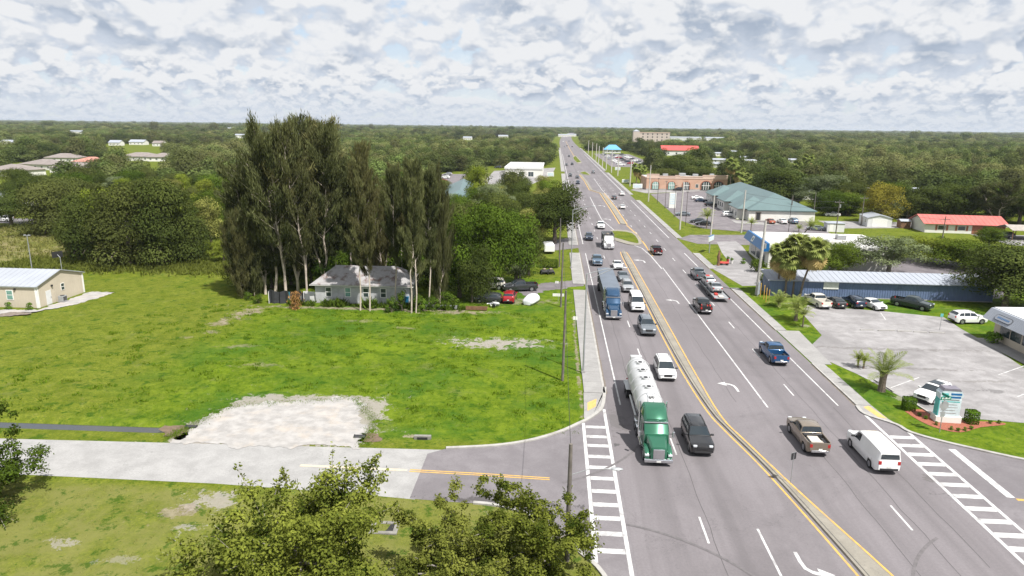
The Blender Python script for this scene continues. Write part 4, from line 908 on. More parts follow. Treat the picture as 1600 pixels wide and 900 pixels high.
def tree(name, label, key, x, y, W, Ht, group=None, rz=None, var=None, z=0.):
    v = PROTO[key][(random.randrange(len(PROTO[key])) if var is None else var)]
    t = thing(name, label, 'tree', (x, y, z), random.uniform(0, 6.28) if rz is None else rz, group); sx = W/v[2]; t.scale = (sx, sx*random.uniform(.9, 1.1), Ht/v[3])
    obj('trunk', v[0], t); obj('crown', v[1], t); return t
def ptree(name, label, key, px, by, ty, wpx, group=None, **kw):
    """tree by its base and top in the photo; its distance comes from where it stands on the ground"""
    p = G(px, by); Ht = hgt(px, by, px, ty); W = wpx*(p.xy.length+8)/F*1.0
    return tree(name, label, key, p.x, p.y, W, Ht*1.02, group, **kw)
GC = 'tall casuarinas around the grey block house'
for i, (px, by, ty, w, v, lb) in enumerate([
    (378, 466, 345, 46, 4, 'lowest feathery casuarina at the very left of the row'), (388, 462, 300, 60, 4, 'dark bushy casuarina second from the left of the row'),
    (398, 463, 318, 60, 4, 'low dense casuarina with foliage to the ground at the left end of the row'), (415, 460, 268, 85, 3, 'casuarina on the left flank of the tall group, above the dense skirt'),
    (430, 461, 230, 80, 0, 'slim pale stemmed casuarina left of the tallest'), (447, 463, 203, 105, 2, 'tallest casuarina with forked stems behind the tarpaulin'), (466, 457, 206, 110, 3, 'broad topped casuarina right beside the tallest one'),
    (480, 464, 212, 95, 2, 'casuarina with pinkish lower stem beside the tarpaulin end'), (506, 456, 214, 90, 3, 'tall casuarina rising behind the left end of the block house'), (530, 452, 236, 70, 0, 'casuarina behind the block house roof, left part'),
    (548, 450, 262, 56, 1, 'thin casuarina behind the middle of the block house roof'), (563, 485, 268, 42, 1, 'slim casuarina standing in front of the second window gap of the block house'), (578, 486, 244, 48, 0, 'straight pale casuarina in front of the block house wall, tallest of the right group'),
    (600, 458, 272, 50, 3, 'bushy casuarina behind the right half of the block house'), (618, 478, 278, 40, 1, 'slim casuarina before the right corner of the block house'), (628, 455, 298, 44, 0, 'casuarina behind the right end of the block house'),
    (643, 489, 266, 42, 1, 'left of the twin pale stems right of the block house'), (650, 489, 276, 40, 0, 'right of the twin pale stems right of the block house'), (670, 482, 282, 42, 1, 'leaning pale casuarina left of the dense green trees'), (688, 474, 290, 46, 4, 'last casuarina of the row, beside the dense green trees')]):
    ptree('casuarina', lb, 'pine', px, by, ty, w*1.3, GC, var=v)

HAND = [('dense', 148, 408, 294, 84, 'dark oak at the left front of the big clump by the mown field'), ('dense', 205, 414, 284, 100, 'large dark oak in the middle front of the clump by the mown field'), ('dense', 262, 413, 276, 98, 'tallest dark oak of the clump by the mown field'),
    ('dense', 300, 405, 318, 64, 'dark oak at the right end of the clump, before the casuarinas'), ('dense', 118, 398, 330, 52, 'bushy green tree at the left end of the oak clump'), ('lime', 168, 402, 284, 66, 'bright yellow green tree topping the oak clump'),
    ('dense', 72, 366, 282, 76, 'round dark oak above the weedy field'), ('dense', 105, 350, 274, 84, 'dark oak behind the weedy field, below the orange roof'), ('oak', 18, 353, 298, 64, 'small oak with a visible forked trunk by the street at left'),
    ('olive', 332, 398, 305, 66, 'pale yellowish willow like tree left of the casuarinas'), ('lime', 350, 408, 372, 46, 'low lime green tree at the foot of the casuarinas'), ('lime', 326, 346, 277, 46, 'pale green round tree behind the oak clump'),
    ('green', 718, 464, 318, 92, 'dense green tree right next to the casuarinas'), ('green', 762, 456, 306, 105, 'tallest dense green tree behind the parked red car'), ('dense', 738, 472, 372, 70, 'dark low green tree left of the white parked car'),
    ('green', 806, 444, 320, 88, 'dense green tree above the grey pickup on the grass'), ('oak', 826, 430, 352, 56, 'oak behind the clipped hedge'), ('grey', 812, 446, 378, 48, 'greyish tree over the grey parked pickup'),
    ('oak', 866, 380, 284, 98, 'big dark oak overhanging the left pavement of the highway'), ('oak', 833, 352, 300, 62, 'oak just left of the one overhanging the highway'), ('lime', 746, 336, 256, 50, 'yellow green tree in front of the low pale store'),
    ('grey', 700, 352, 300, 46, 'grey green tree over the pale green roof'), ('oak', 802, 322, 264, 56, 'oak before the low pale store'), ('green', 856, 318, 278, 42, 'green tree by the pavement before the pale store'), ('grey', 765, 345, 285, 60, 'grey green tree between the pale green roof and the store'),
    ('grey', 1388, 430, 364, 100, 'grey leaved spreading tree behind the blue shed'), ('green', 1310, 428, 374, 66, 'small round green tree between the motor shop and the blue shed'), ('oak', 1570, 482, 378, 128, 'large oak over the right end of the blue shed'), ('oak', 1612, 478, 382, 100, 'large oak cut by the right edge behind the mansard shop'),
    ('lime', 1447, 410, 366, 84, 'light green tree right of the grey leaved one'), ('green', 1506, 420, 372, 92, 'green tree behind the right part of the blue shed'), ('green', 1545, 385, 352, 42, 'small round green tree below the red roofed house'),
    ('yellow', 1376, 348, 277, 66, 'yellow leaved tree behind the white shed'), ('oak', 1222, 320, 262, 92, 'wide oak behind the green roofed office'), ('grey', 1284, 328, 270, 76, 'greyish oak right of the green roofed office'), ('oak', 1332, 332, 284, 56, 'dark oak left of the yellow leaved tree'),
    ('dense', 1418, 342, 286, 60, 'dark oak right of the yellow leaved tree'), ('dense', 1452, 343, 290, 62, 'dark oak behind the left end of the red roofed house'), ('dense', 1500, 346, 288, 72, 'dark oak behind the red roofed house'), ('oak', 1592, 350, 290, 66, 'dark oak behind the carport at the right edge'),
    ('green', 1228, 446, 388, 44, 'leafy green tree beside the motor shop fascia'), ('green', 1262, 440, 374, 52, 'green tree behind the sabal palms'), ('oak', 1090, 292, 258, 60, 'dark oak behind the left half of the clinic'), ('oak', 1040, 292, 262, 50, 'dark oak behind the clinic parapet'), ('oak', 1060, 284, 240, 60, 'oak rising in front of the red hall')]
names = dict(yellow='yellow_leaved_tree', dense='oak_tree', oak='oak_tree', green='leafy_tree', lime='lime_green_tree', olive='yellowish_tree', grey='grey_leaved_tree')
for k, px, by, ty, w, lb in HAND: ptree(names[k], lb, k, px, by, ty, w*1.05)
UN = ['leftmost', 'second', 'third', 'fourth', 'fifth', 'sixth', 'seventh', 'eighth', 'ninth', 'rightmost']
for i, px in enumerate((392, 425, 455, 487, 520, 552, 585, 618, 652, 684)):
    ptree('understorey_tree', UN[i]+' dark undergrowth tree behind the casuarina stems', 'green' if i % 3 else 'dense', px, 447+3*math.sin(i*2.), 372+14*math.sin(i*1.7), 72, 'dark undergrowth behind the casuarinas')
ptree('casuarina', 'brownish feathery casuarina at the right beyond the red roofed house', 'pine', 1552, 352, 282, 66, var=3)

# --- near trees in the foreground, leaves finer
def near_tree(name, label, x, y, W, Ht, seed, n, size, mat='near_leaf', k=60, base=.12, rmin=.07, rmax=.13, twigs=40, nz=0.):
    rng = np.random.default_rng(seed); cl = []; t = thing(name, label, 'tree', (x, y, 0)); nl = 11
    for j in range(nl):                                # several leaders of unequal height give a broken outline
        a = 2.4*j+rng.normal()*.3; rr = W*.40*math.sqrt((j+.4)/nl); hx = Ht*rng.uniform(.62, 1.)*(1-.22*(rr/(W*.4))**2)
        for q in range(max(4, int(k*1.25/nl))):
            f = rng.random()**.8; z = hx*(base+(1-base)*f); sp = W*.13*(1-.75*f)+.15; r = W*rng.uniform(rmin, rmax)*(1.05-.45*f)
            cl.append((rr*math.cos(a)*(.75+.35*f)+rng.normal()*sp, rr*math.sin(a)*(.75+.35*f)+rng.normal()*sp, z-r*.5, r, np.clip(rng.normal(.5, .24), .03, .97)))
    co, tone = cloud(rng, cl, n, size, .5, .75, .45, .6)
    tb = MB(); limbs(tb, rng, cl, Ht, W*.02, .22, 16)
    P = []
    for i in range(twigs):                             # sprays that stick out of the crown
        c = cl[rng.integers(len(cl))]; d = Vector((c[0], c[1], (c[2]-Ht*.45)*1.2+.6*W*.2)).normalized()+Vector(rng.normal(size=3)*.35); d.normalize()
        o = Vector(c[:3]); L = c[3]*rng.uniform(1.2, 2.0); tb.tube([o, o+d*L], [.025, .008], 4, cap=False); P += [(o+d*L*u) for u in rng.uniform(.45, 1.05, 26)]
    P = np.array(P)+rng.normal(size=(len(P), 3))*.13; nr = unit(rng.normal(size=P.shape)+np.array([0, 0, .4]))
    c2 = leaf_quads(rng, P, nr, size*rng.uniform(.7, 1.2, len(P)))
    tb.build('trunk', 'grey_bark', t, 60); obj('crown', quads('crown', np.concatenate([co, c2]), [mat], np.concatenate([tone, np.clip(rng.normal(.65, .2, len(P)), 0, 1)])), t); return t
near_tree('bushy_tree', 'wide bushy tree in the foreground left of the concrete drain', -14.3, 34.5, 12.2, 8.7, 201, 36000, .118, k=105, twigs=110)
near_tree('willowy_tree', 'thin pale willowy tree in the foreground right of the concrete drain', -5.2, 34.8, 8.8, 6.2, 202, 22000, .095, 'near_light_leaf', k=85, rmin=.05, rmax=.10, twigs=110)
near_tree('street_tree', 'loose leafy tree around the foreground wooden pole', -.6, 36.6, 7.8, 7.7, 203, 26000, .095, k=80, rmin=.05, rmax=.115, twigs=80)
near_tree('dark_tree', 'dark green tree cut by the left edge beside the side street', -41.2, 42.4, 8.2, 8.9, 204, 26000, .11, 'green_leaf', k=80)
near_tree('shade_tree', 'tree cut by the lower left corner, mostly its shadow showing', -37.5, 32.2, 6.0, 5.6, 205, 9000, .12, 'green_leaf', k=50)

# --- palms
def fan_frond(seed, L=1.0, mat='palm_leaf'):
    rng = np.random.default_rng(seed); P = []
    for i in range(13):
        a = -1.5+3.0*i/12; d = np.array([math.sin(a), math.cos(a), -.25*abs(a)-.1]); d = d/np.linalg.norm(d); s = np.cross(d, [0, 0, 1]); s = s/np.linalg.norm(s)
        o = np.array([0, .75*L, .0]); m = o+d*L*.5+np.array([0, 0, .04]); e = o+d*L*(1-.2*abs(a)/1.5)+np.array([0, 0, -.32*L]); P.append([o, m+s*.13*L, e, m-s*.13*L])
    P.append([[-.03, 0, 0], [-.02, .78*L, .02], [.02, .78*L, .02], [.03, 0, 0]])
    return quads('frond', np.array(P), [mat], rng.uniform(.2, .95, len(P)))
def feather_frond(seed, L=1.8, mat='palm_leaf', n=28, droop=.5):
    rng = np.random.default_rng(seed); P = []; pts = [np.array([0, L*u, L*(.28*u-droop*u*u)]) for u in np.linspace(0, 1, n+1)]
    for i in range(n):
        a, c = pts[i], pts[i+1]; P.append([a-[.018, 0, 0], c-[.012, 0, 0], c+[.012, 0, 0], a+[.018, 0, 0]])
        u = (i+1)/n; l = L*.25*math.sin(math.pi*min(1, .12+u*.88))**.7+.05
        for s in (-1, 1):
            d = np.array([s*.82, .55, -.18+rng.normal()*.1]); d = d/np.linalg.norm(d); w = (c-a)*.62; P.append([a, a+d*l*.5+w, a+d*l, a+d*l*.5-w*.2])
    return quads('frond', np.array(P), [mat], rng.uniform(.25, .95, len(P)))
FAN = [fan_frond(s) for s in range(3)]; DRY = [fan_frond(9, 1., 'dry_leaf')]; FEA = [feather_frond(s) for s in range(2)]; FEAY = [feather_frond(7, mat='lime_leaf')]
def palm(name, label, x, y, th, fl, kind='fan', nf=26, r=.16, group=None, lean=(0, 0), meshes=None, dry=0, erect=.0, barkk='palm_bark'):
    t = thing(name, label, 'palm', (x, y, 0), random.uniform(0, 6.28), group); b = MB(); tp = Vector((lean[0], lean[1], th))
    b.tube([(0, 0, -.05), (lean[0]*.2, lean[1]*.2, th*.35), (lean[0]*.6, lean[1]*.6, th*.7), tp], [r*1.3, r, r, r*1.15], 10); b.build('trunk', barkk, t, 60)
    ms = meshes or (FAN if kind == 'fan' else FEA)
    for i in range(nf+dry):
        isd = i >= nf; a = i*2.4; el = (R(70)-R(138)*(i/nf)**.9 if kind == 'fan' else R(72)-R(78)*(i/nf)+erect) if not isd else R(-random.uniform(50, 85))
        s = fl*random.uniform(.85, 1.12)
        s *= 1.25 if isd else 1.
        o = obj('frond', (DRY if isd else ms)[i % len(DRY if isd else ms)], t, tp-Vector((0, 0, random.uniform(0, .9)*fl*.6 if isd else 0)), None, (s, s, s)); o.rotation_mode = 'XYZ'; o.rotation_euler = (el, random.uniform(-.3, .3), a)
    return t
def ppalm(label, px, by, ty, fl, **kw):
    p = G(px, by); h = hgt(px, by, px, ty); return palm(kw.pop('name', 'palm_tree'), label, p.x, p.y, max(.3, h-fl*.55), fl, **kw)
ppalm('left sabal palm with a yellowing crown beside the blue shed', 1214, 462, 386, 1.35, name='sabal_palm', nf=58, dry=30, group='sabal palms by the blue shed')
ppalm('middle sabal palm in front of the blue shed', 1238, 463, 374, 1.45, name='sabal_palm', nf=62, dry=32, group='sabal palms by the blue shed')
ppalm('right leaning sabal palm in front of the blue shed', 1249, 466, 380, 1.4, name='sabal_palm', nf=60, dry=34, lean=(1.7, .2), group='sabal palms by the blue shed')
ppalm('short sabal palm filling the gap between the taller ones at the blue shed', 1226, 464, 398, 1.3, name='sabal_palm', nf=54, dry=28, group='sabal palms by the blue shed')
GP = 'low feather palms on the grass strip before the blue shed'
ppalm('low spreading feather palm by the yellow marker posts', 1217, 479, 466, 1.25, name='feather_palm', kind='fea', nf=24, r=.22, group=GP)
ppalm('taller feather palm in the middle of the grass strip', 1243, 501, 476, 1.35, name='feather_palm', kind='fea', nf=28, r=.24, group=GP)
ppalm('small slim feather palm at the end of the grass strip', 1254, 511, 486, .85, name='feather_palm', kind='fea', nf=20, r=.09, group=GP)
ppalm('left of the two small yellow green palms by the lot entrance', 1340, 574, 556, .62, name='small_palm', kind='fea', meshes=FEAY, nf=20, r=.10, group='pair of small palms')
ppalm('right of the two small yellow green palms by the lot entrance', 1349, 576, 559, .62, name='small_palm', kind='fea', meshes=FEAY, nf=20, r=.10, group='pair of small palms')
ppalm('stout spiky date palm between the pavement and the pale car park', 1377, 611, 570, 1.65, name='date_palm', kind='fea', nf=15, r=.34, erect=.12)
ppalm('palm over the two black sedans by the highway verge', 1104, 357, 333, 1.5, kind='fea', nf=24, r=.14)
ppalm('small yellowish palm left of the office corner', 1173, 362, 345, 1.0, kind='fea', meshes=FEAY, nf=20, r=.1)
ppalm('leaning palm right of the motor shop roof', 1256, 366, 348, 1.4, kind='fea', nf=22, r=.14, lean=(1.6, 0))
ppalm('small yellowish palm behind the motor shop roof', 1248, 362, 354, .9, kind='fea', meshes=FEAY, nf=18, r=.1)
for px, by, ty, lb in ((1140, 300, 252, 'tall sabal palm behind the right end of the clinic'), (1152, 300, 264, 'shorter sabal palm right of the tall one behind the clinic'), (1163, 304, 274, 'brownish sabal palm behind the green roofed office'), (994, 288, 258, 'sabal palm left of the clinic'), (1001, 287, 262, 'second sabal palm left of the clinic'), (1243, 292, 256, 'sabal palm in the woods above the office roof'), (1258, 290, 244, 'tall yellowish sabal palm in the right hand woods')):
    ppalm(lb, px, by, ty, 2.0, name='sabal_palm', nf=26, dry=6, r=.2)

# --- shrubs
def bush(name, label, x, y, w, h, key='bush', group=None):
    v = random.choice(PROTO[key]); t = thing(name, label, 'shrub', (x, y, 0), random.uniform(0, 6.28), group); t.scale = (w/v[2], w/v[2], h/v[3]); obj('stem', v[0], t); obj('foliage', v[1], t); return t
def clipped(label, x, y, w, d, h, seed, name='clipped_shrub', mat='shrub_leaf', n=2600, size=.06):
    rng = np.random.default_rng(seed); t = thing(name, label, 'shrub', (x, y, 0)); u = rng.uniform(-1, 1, (n, 3)); ax = rng.integers(0, 3, n); sg = np.where(rng.random(n) < .5, -1, 1)
    u[np.arange(n), ax] = np.where(ax == 2, 1, sg); u *= (1-.12*rng.random((n, 1))); r = np.maximum(1, np.linalg.norm(u[:, :2], axis=1)/1.18)[:, None]; u[:, :2] /= r
    pos = u*np.array([w/2, d/2, h/2])+np.array([0, 0, h/2]); nr = unit(u+rng.normal(size=(n, 3))*.6); obj('foliage', quads('foliage', leaf_quads(rng, pos, nr, size*rng.uniform(.7, 1.3, n)), [mat], rng.uniform(.1, .95, n)), t)
    b = MB(); b.tube([(0, 0, 0), (0, 0, h*.7)], .06, 6); b.build('stem', 'bark', t); return t
p = G(1419, 640); clipped('square clipped shrub left of the monument sign', p.x, p.y, 1.1, 1.1, 1.25, 1)
p = G(1517, 661); clipped('square clipped shrub right of the monument sign', p.x, p.y, 1.05, 1.05, 1.25, 2)
p = G(857, 420); clipped('long clipped hedge beside the left pavement behind the parked carts', p.x, p.y+1, 3.6, 1.2, 1.7, 3, 'hedge', 'green_leaf', 3500, .09)
for i, (x, y) in enumerate(((-81.6, 91.7), (-79.2, 91.7), (-76.0, 91.7))): bush('round_bush', ['left of the three round bushes along the beige building', 'middle of the three round bushes along the beige building', 'right of the three round bushes, at the corner of the beige building'][i], x, y, 1.25, 1.15, group='round bushes by the beige building')
p = G(1552, 536); bush('round_bush', 'brown green bush at the corner of the mansard shop', p.x, p.y, 2.6, 1.7)
for i, (px, py) in enumerate(((1436, 650), (1446, 655), (1462, 664), (1486, 672), (1497, 674), (1507, 673), (1517, 671), (1547, 662), (1561, 662))): p = G(px, py); bush('bedding_plant', 'tiny green plant in the red mulch bed', p.x, p.y, .5, .4, group='bedding plants in the red mulch')
for i, (px, py, w, h, lb) in enumerate(((405, 474, 1.8, 1.6, 'yellow green bush left of the tarpaulin'), (388, 468, 2.0, 1.3, 'low bush at the left foot of the casuarinas'), (655, 484, 3.4, 2.4, 'dense dark bush right of the block house'), (676, 482, 3.2, 2.0, 'dark bush below the leaning casuarina'), (700, 478, 3.6, 2.4, 'dark bush at the foot of the dense green trees'), (612, 488, 2.0, 2.6, 'feathery sapling before the right window of the block house'), (628, 486, 2.2, 3.4, 'taller sapling hiding the right corner of the block house'), (1182, 425, 4.0, 3.0, 'dark bush at the corner of the motor shop'), (1195, 445, 3.2, 2.2, 'bush beside the concrete pole'), (1470, 380, 3, 2, 'low bush in the lawn behind the blue shed'), (1240, 350, 2.0, 1.6, 'brownish bush beside the small white shed'))): p = G(px, py); bush('wild_bush', lb, p.x, p.y, w, h, 'darkbush')
b_ = MB()
def plume(label, px, py, h, mat, n=500, w=.5, seed=5):
    rng = np.random.default_rng(seed); p = G(px, py); pos = np.stack([rng.normal(size=n)*w*.35, rng.normal(size=n)*w*.35, rng.uniform(0, h, n)], 1); al = unit(rng.normal(size=(n, 3))*.4+np.array([0, 0, -1.])); nr = unit(np.cross(al, rng.normal(size=(n, 3))))
    t = thing('dead_shrub', label, 'shrub', (p.x, p.y, 0)); obj('foliage', quads('foliage', leaf_quads(rng, pos, nr, rng.uniform(.1, .22, n), .3, al), [mat], rng.random(n)), t); b = MB(); b.tube([(0, 0, 0), (0, 0, h*.8)], .04, 5); b.build('stem', 'bark', t)
plume('orange brown dead shrub at the right end of the tarpaulin', 462, 483, 2.6, 'brown_leaf', 700, 1.1)

# --- uncountable ground cover
def tufts(name, label, P, hgts, mat, seed, wide=.5, per=4):
    rng = np.random.default_rng(seed); n = len(P)*per; P = np.repeat(np.array(P), per, 0); h = np.repeat(np.array(hgts), per)*rng.uniform(.6, 1.2, n)
    d = unit(rng.normal(size=(n, 3))*np.array([.55, .55, .2])+np.array([0, 0, 1.])); pos = P+rng.normal(size=(n, 3))*np.array([.12, .12, 0])*np.maximum(1, h[:, None]*2)+d*(h*.42)[:, None]
    nr = unit(np.cross(d, rng.normal(size=(n, 3)))); return tag(obj(name, quads(name, leaf_quads(rng, pos, nr, h*.55, wide*.35, d), [mat], rng.uniform(0, 1, n))), label, 'grass', kind='stuff')
rng = np.random.default_rng(3); P = []; hh = []
for i in range(52000):
    x, y = rng.uniform(-70, 3), rng.uniform(56.8, 97.5)
    if (-33 < x < -15 and y < 64) or (-13 < x < -1 and 80.8 < y < 85.2) or (x < -45 and rng.random() < .7) or rng.random() > .45+.3*math.sin(x*.33+1.7*math.sin(y*.21))+.3*math.sin(y*.47+1.3*math.sin(x*.17)): continue
    P.append((x, y, ground_z(x, y))); hh.append(rng.uniform(.05, .15))
for i in range(420):
    cx_, cy_ = rng.uniform(-58, 2), rng.uniform(57.5, 97)
    if (-33 < cx_ < -15 and cy_ < 65) or (-13 < cx_ < -1 and 80.5 < cy_ < 85.5): continue
    for k in range(rng.integers(8, 22)): x, y = cx_+rng.normal()*.35, cy_+rng.normal()*.3; P.append((x, y, ground_z(x, y))); hh.append(rng.uniform(.12, .34))
for a_, c_ in zip(*[iter([(-33.2, 53), (-32.6, 55), (-32.6, 55), (-31, 60.4), (-31, 60.4), (-19.6, 63.4), (-19.6, 63.4), (-16, 58), (-16, 58), (-15.9, 52.9)])]*2):
    for k in range(420): u = rng.random(); x = a_[0]+(c_[0]-a_[0])*u+rng.normal()*.35; y = a_[1]+(c_[1]-a_[1])*u+rng.normal()*.35; P.append((x, y, .1)); hh.append(rng.uniform(.05, .16))
tufts('tall_grass', 'clumps of lush tall grass across the vacant lot', P, hh, 'tuft', 4, .8, 3)
P = []; hh = []
for i in range(900):
    x = rng.uniform(-39.5, -12); y = rng.normal(98.6, .35); k = .5+.5*math.sin(x*1.1)+.4*math.sin(x*2.7)
    if rng.random() < k: P.append((x, y, 0)); hh.append(rng.uniform(.4, 1.25)*(.6+.5*k))
tufts('weeds', 'tall dark weeds along the foot of the block house and casuarinas', P, hh, 'green_leaf', 6, .5, 9)
P = []; hh = []
for i in range(5200): x, y = rng.uniform(-105, -46), rng.uniform(119, 127)+rng.normal()*2; P.append((x, y, 0)); hh.append(rng.uniform(.3, .9))
tufts('field_grass', 'tall green grass between the mown field and the oak clump', P, hh, 'meadow', 17, .8, 4)
P = []; hh = []
for i in range(5500): x, y = rng.uniform(-170, -86), rng.uniform(127, 166); P.append((x, y, 0)); hh.append(rng.uniform(.3, .9))
tufts('field_weeds', 'brownish weedy growth left of the oak clump', P, hh, 'olive_leaf', 7, .5, 5)
P = []; hh = []
for i in range(2500): x, y = rng.uniform(-42, 2), rng.uniform(33, 45.3); P.append((x, y, ground_z(x, y))); hh.append(rng.uniform(.06, .16))
tufts('verge_grass', 'rough dry grass on the foreground verge', P, hh, 'olive_leaf', 8, .5, 4)

# --- woods: nearest trees one by one, the far-off wood as one mass
HR = [(o.location.x, o.location.y) for o in bpy.data.objects if o.parent is None and o.get('category') in ('house', 'building', 'warehouse')]
RECT = [(-420, 4, -50, 127), (-420, -86, -50, 172), (-300, -95, 165, 196), (-14, 5, 90, 152), (-48, -3, 330, 450), (-64, -40, 318, 392), (-40, -19, 205, 278), (-14, 2, 280, 480), (30, 127, -50, 200), (36, 82, 180, 300), (34, 82, 255, 332), (34, 62, 330, 480), (36, 84, 480, 800),
    (96, 160, 930, 985), (98, 150, 628, 725), (44, 76, 690, 765), (80, 145, 150, 214), (-480, -320, 560, 790), (200, 385, 1300, 1450), (-100, -20, 98, 112), (-38, -12, 95, 126)]
ext = []
for i, (px, py, *_r) in enumerate(HOMES): q = G(px, py, 2.5); ext.append((q.x-9, q.x+9, q.y-26, q.y+8))
for px, py in ((8, 266), (58, 257), (104, 262), (134, 253), (212, 245), (252, 246), (92, 247)): q = G(px, py, 2.8); ext.append((q.x-17, q.x+17, q.y-52, q.y+16))
for px, py in ((12, 224), (180, 224), (213, 223), (243, 225)): q = G(px, py, 2.5); ext.append((q.x-20, q.x+20, q.y-60, q.y+14))
for px, py in ((118, 207), (365, 201), (376, 213), (880, 212), (893, 211.5), (460, 211), (786, 213), (730, 216)): q = G(px, py, 3); ext.append((q.x-34, q.x+34, q.y-q.y*.22, q.y+15))
RECT += ext; RA = np.array(RECT)
WEDGE = [(-40, 46, 222, 360), (38, 104, 262, 420), (84, 152, 262, 430), (190, 268, 285, 490), (-40, 34, 520, 770), (160, 258, 420, 810), (748, 872, 262, 455), (676, 732, 262, 400), (1036, 1094, 500, 725), (1110, 1184, 400, 460), (940, 976, 560, 765), (1020, 1110, 1050, 1450)]
for px, py, *_r in HOMES: q = G(px, py, 2.5); WEDGE.append((px-11, px+11, q.y*.70, q.y+8))
for px, py in ((118, 207), (365, 201), (376, 213), (880, 212), (893, 211.5), (460, 211), (786, 213), (730, 216)): q = G(px, py, 3); WEDGE.append((px-14, px+14, q.y*.62, q.y+16))
def clear(x, y):
    if y < 3000:
        px = proj(x, y, 0)[0]
        if any(a < px < c and e < y < f for a, c, e, f in WEDGE): return True
    if abs(x-18-bend(y)) < (22 if y < 900 else 30) and y < 3000: return True
    return bool(np.any((x > RA[:, 0]) & (x < RA[:, 1]) & (y > RA[:, 2]) & (y < RA[:, 3])))
placed = [(o.location.x, o.location.y) for o in bpy.data.objects if o.parent is None and o.get('category') == 'tree']
rng = np.random.default_rng(11); spots = []
def scatter(y0, y1, step, jit=.42):
    y = y0
    while y < y1:
        x = -.86*y-30
        while x < .80*y+30:
            xx, yy = x+rng.normal()*step*jit, y+rng.normal()*step*jit
            if not clear(xx, yy):
                px, py = proj(xx, yy, 5)
                if -60 < px < 1660: spots.append((xx, yy, step))
            x += step
        y += step
scatter(112, 420, 9.2); near = sorted(spots, key=lambda s: s[1]+.2*abs(s[0])); spots = []
near = [s for s in near if all((s[0]-a)**2+(s[1]-c)**2 > 20 for a, c in placed)]
keys = ['oak', 'dense', 'oak', 'dense', 'grey', 'green', 'green', 'lime', 'olive']
DESC = dict(dense='dense low crowned oak', oak='dark oak', grey='greyish tree', green='bright green tree', lime='yellow green tree', olive='pale olive tree')
def where(x, y):
    px = proj(x, y, 5)[0]
    if px < 370: return ('behind the oak clump by the mown field' if y < 190 else 'among the tan roofed houses', 'woods beyond the mown field')
    if px < 700: return ('behind the tall casuarinas' if y < 200 else 'far behind the tall casuarinas', 'woods behind the casuarinas')
    if px < 900: return ('left of the highway before the pale store' if y < 280 else 'left of the highway around the pale store', 'woods by the pale store')
    if px < 1180: return ('behind the clinic' if y < 400 else 'behind the clinic near the red hall', 'woods behind the clinic')
    if px < 1400: return ('behind the green roofed office' if y > 230 else 'between the office and the white shed', 'woods behind the office')
    return ('behind the red roofed house' if y < 260 else 'deep in the woods behind the red roofed house', 'woods behind the red roofed house')
def wood_label(k, Ht, x, y): return ('tall ' if Ht > 11.2 else 'low ' if Ht < 8.4 else 'middling ')+DESC[k]+' '+where(x, y)[0]
for x, y, s in near[:230]:
    k = keys[rng.integers(len(keys))]; Ht = rng.uniform(7, 12.5)*(1 if k in ('oak', 'dense', 'green') else .8)
    tree(names[k], wood_label(k, Ht, x, y), k, x, y, rng.uniform(9.5, 14.5)*(1 if k in ('oak', 'dense', 'green') else .75), Ht, where(x, y)[1])
rest = near[230:]; scatter(420, 700, 9.5); scatter(700, 1500, 14); scatter(1500, 4000, 27); scatter(4000, 13500, 85); spots = rest+spots
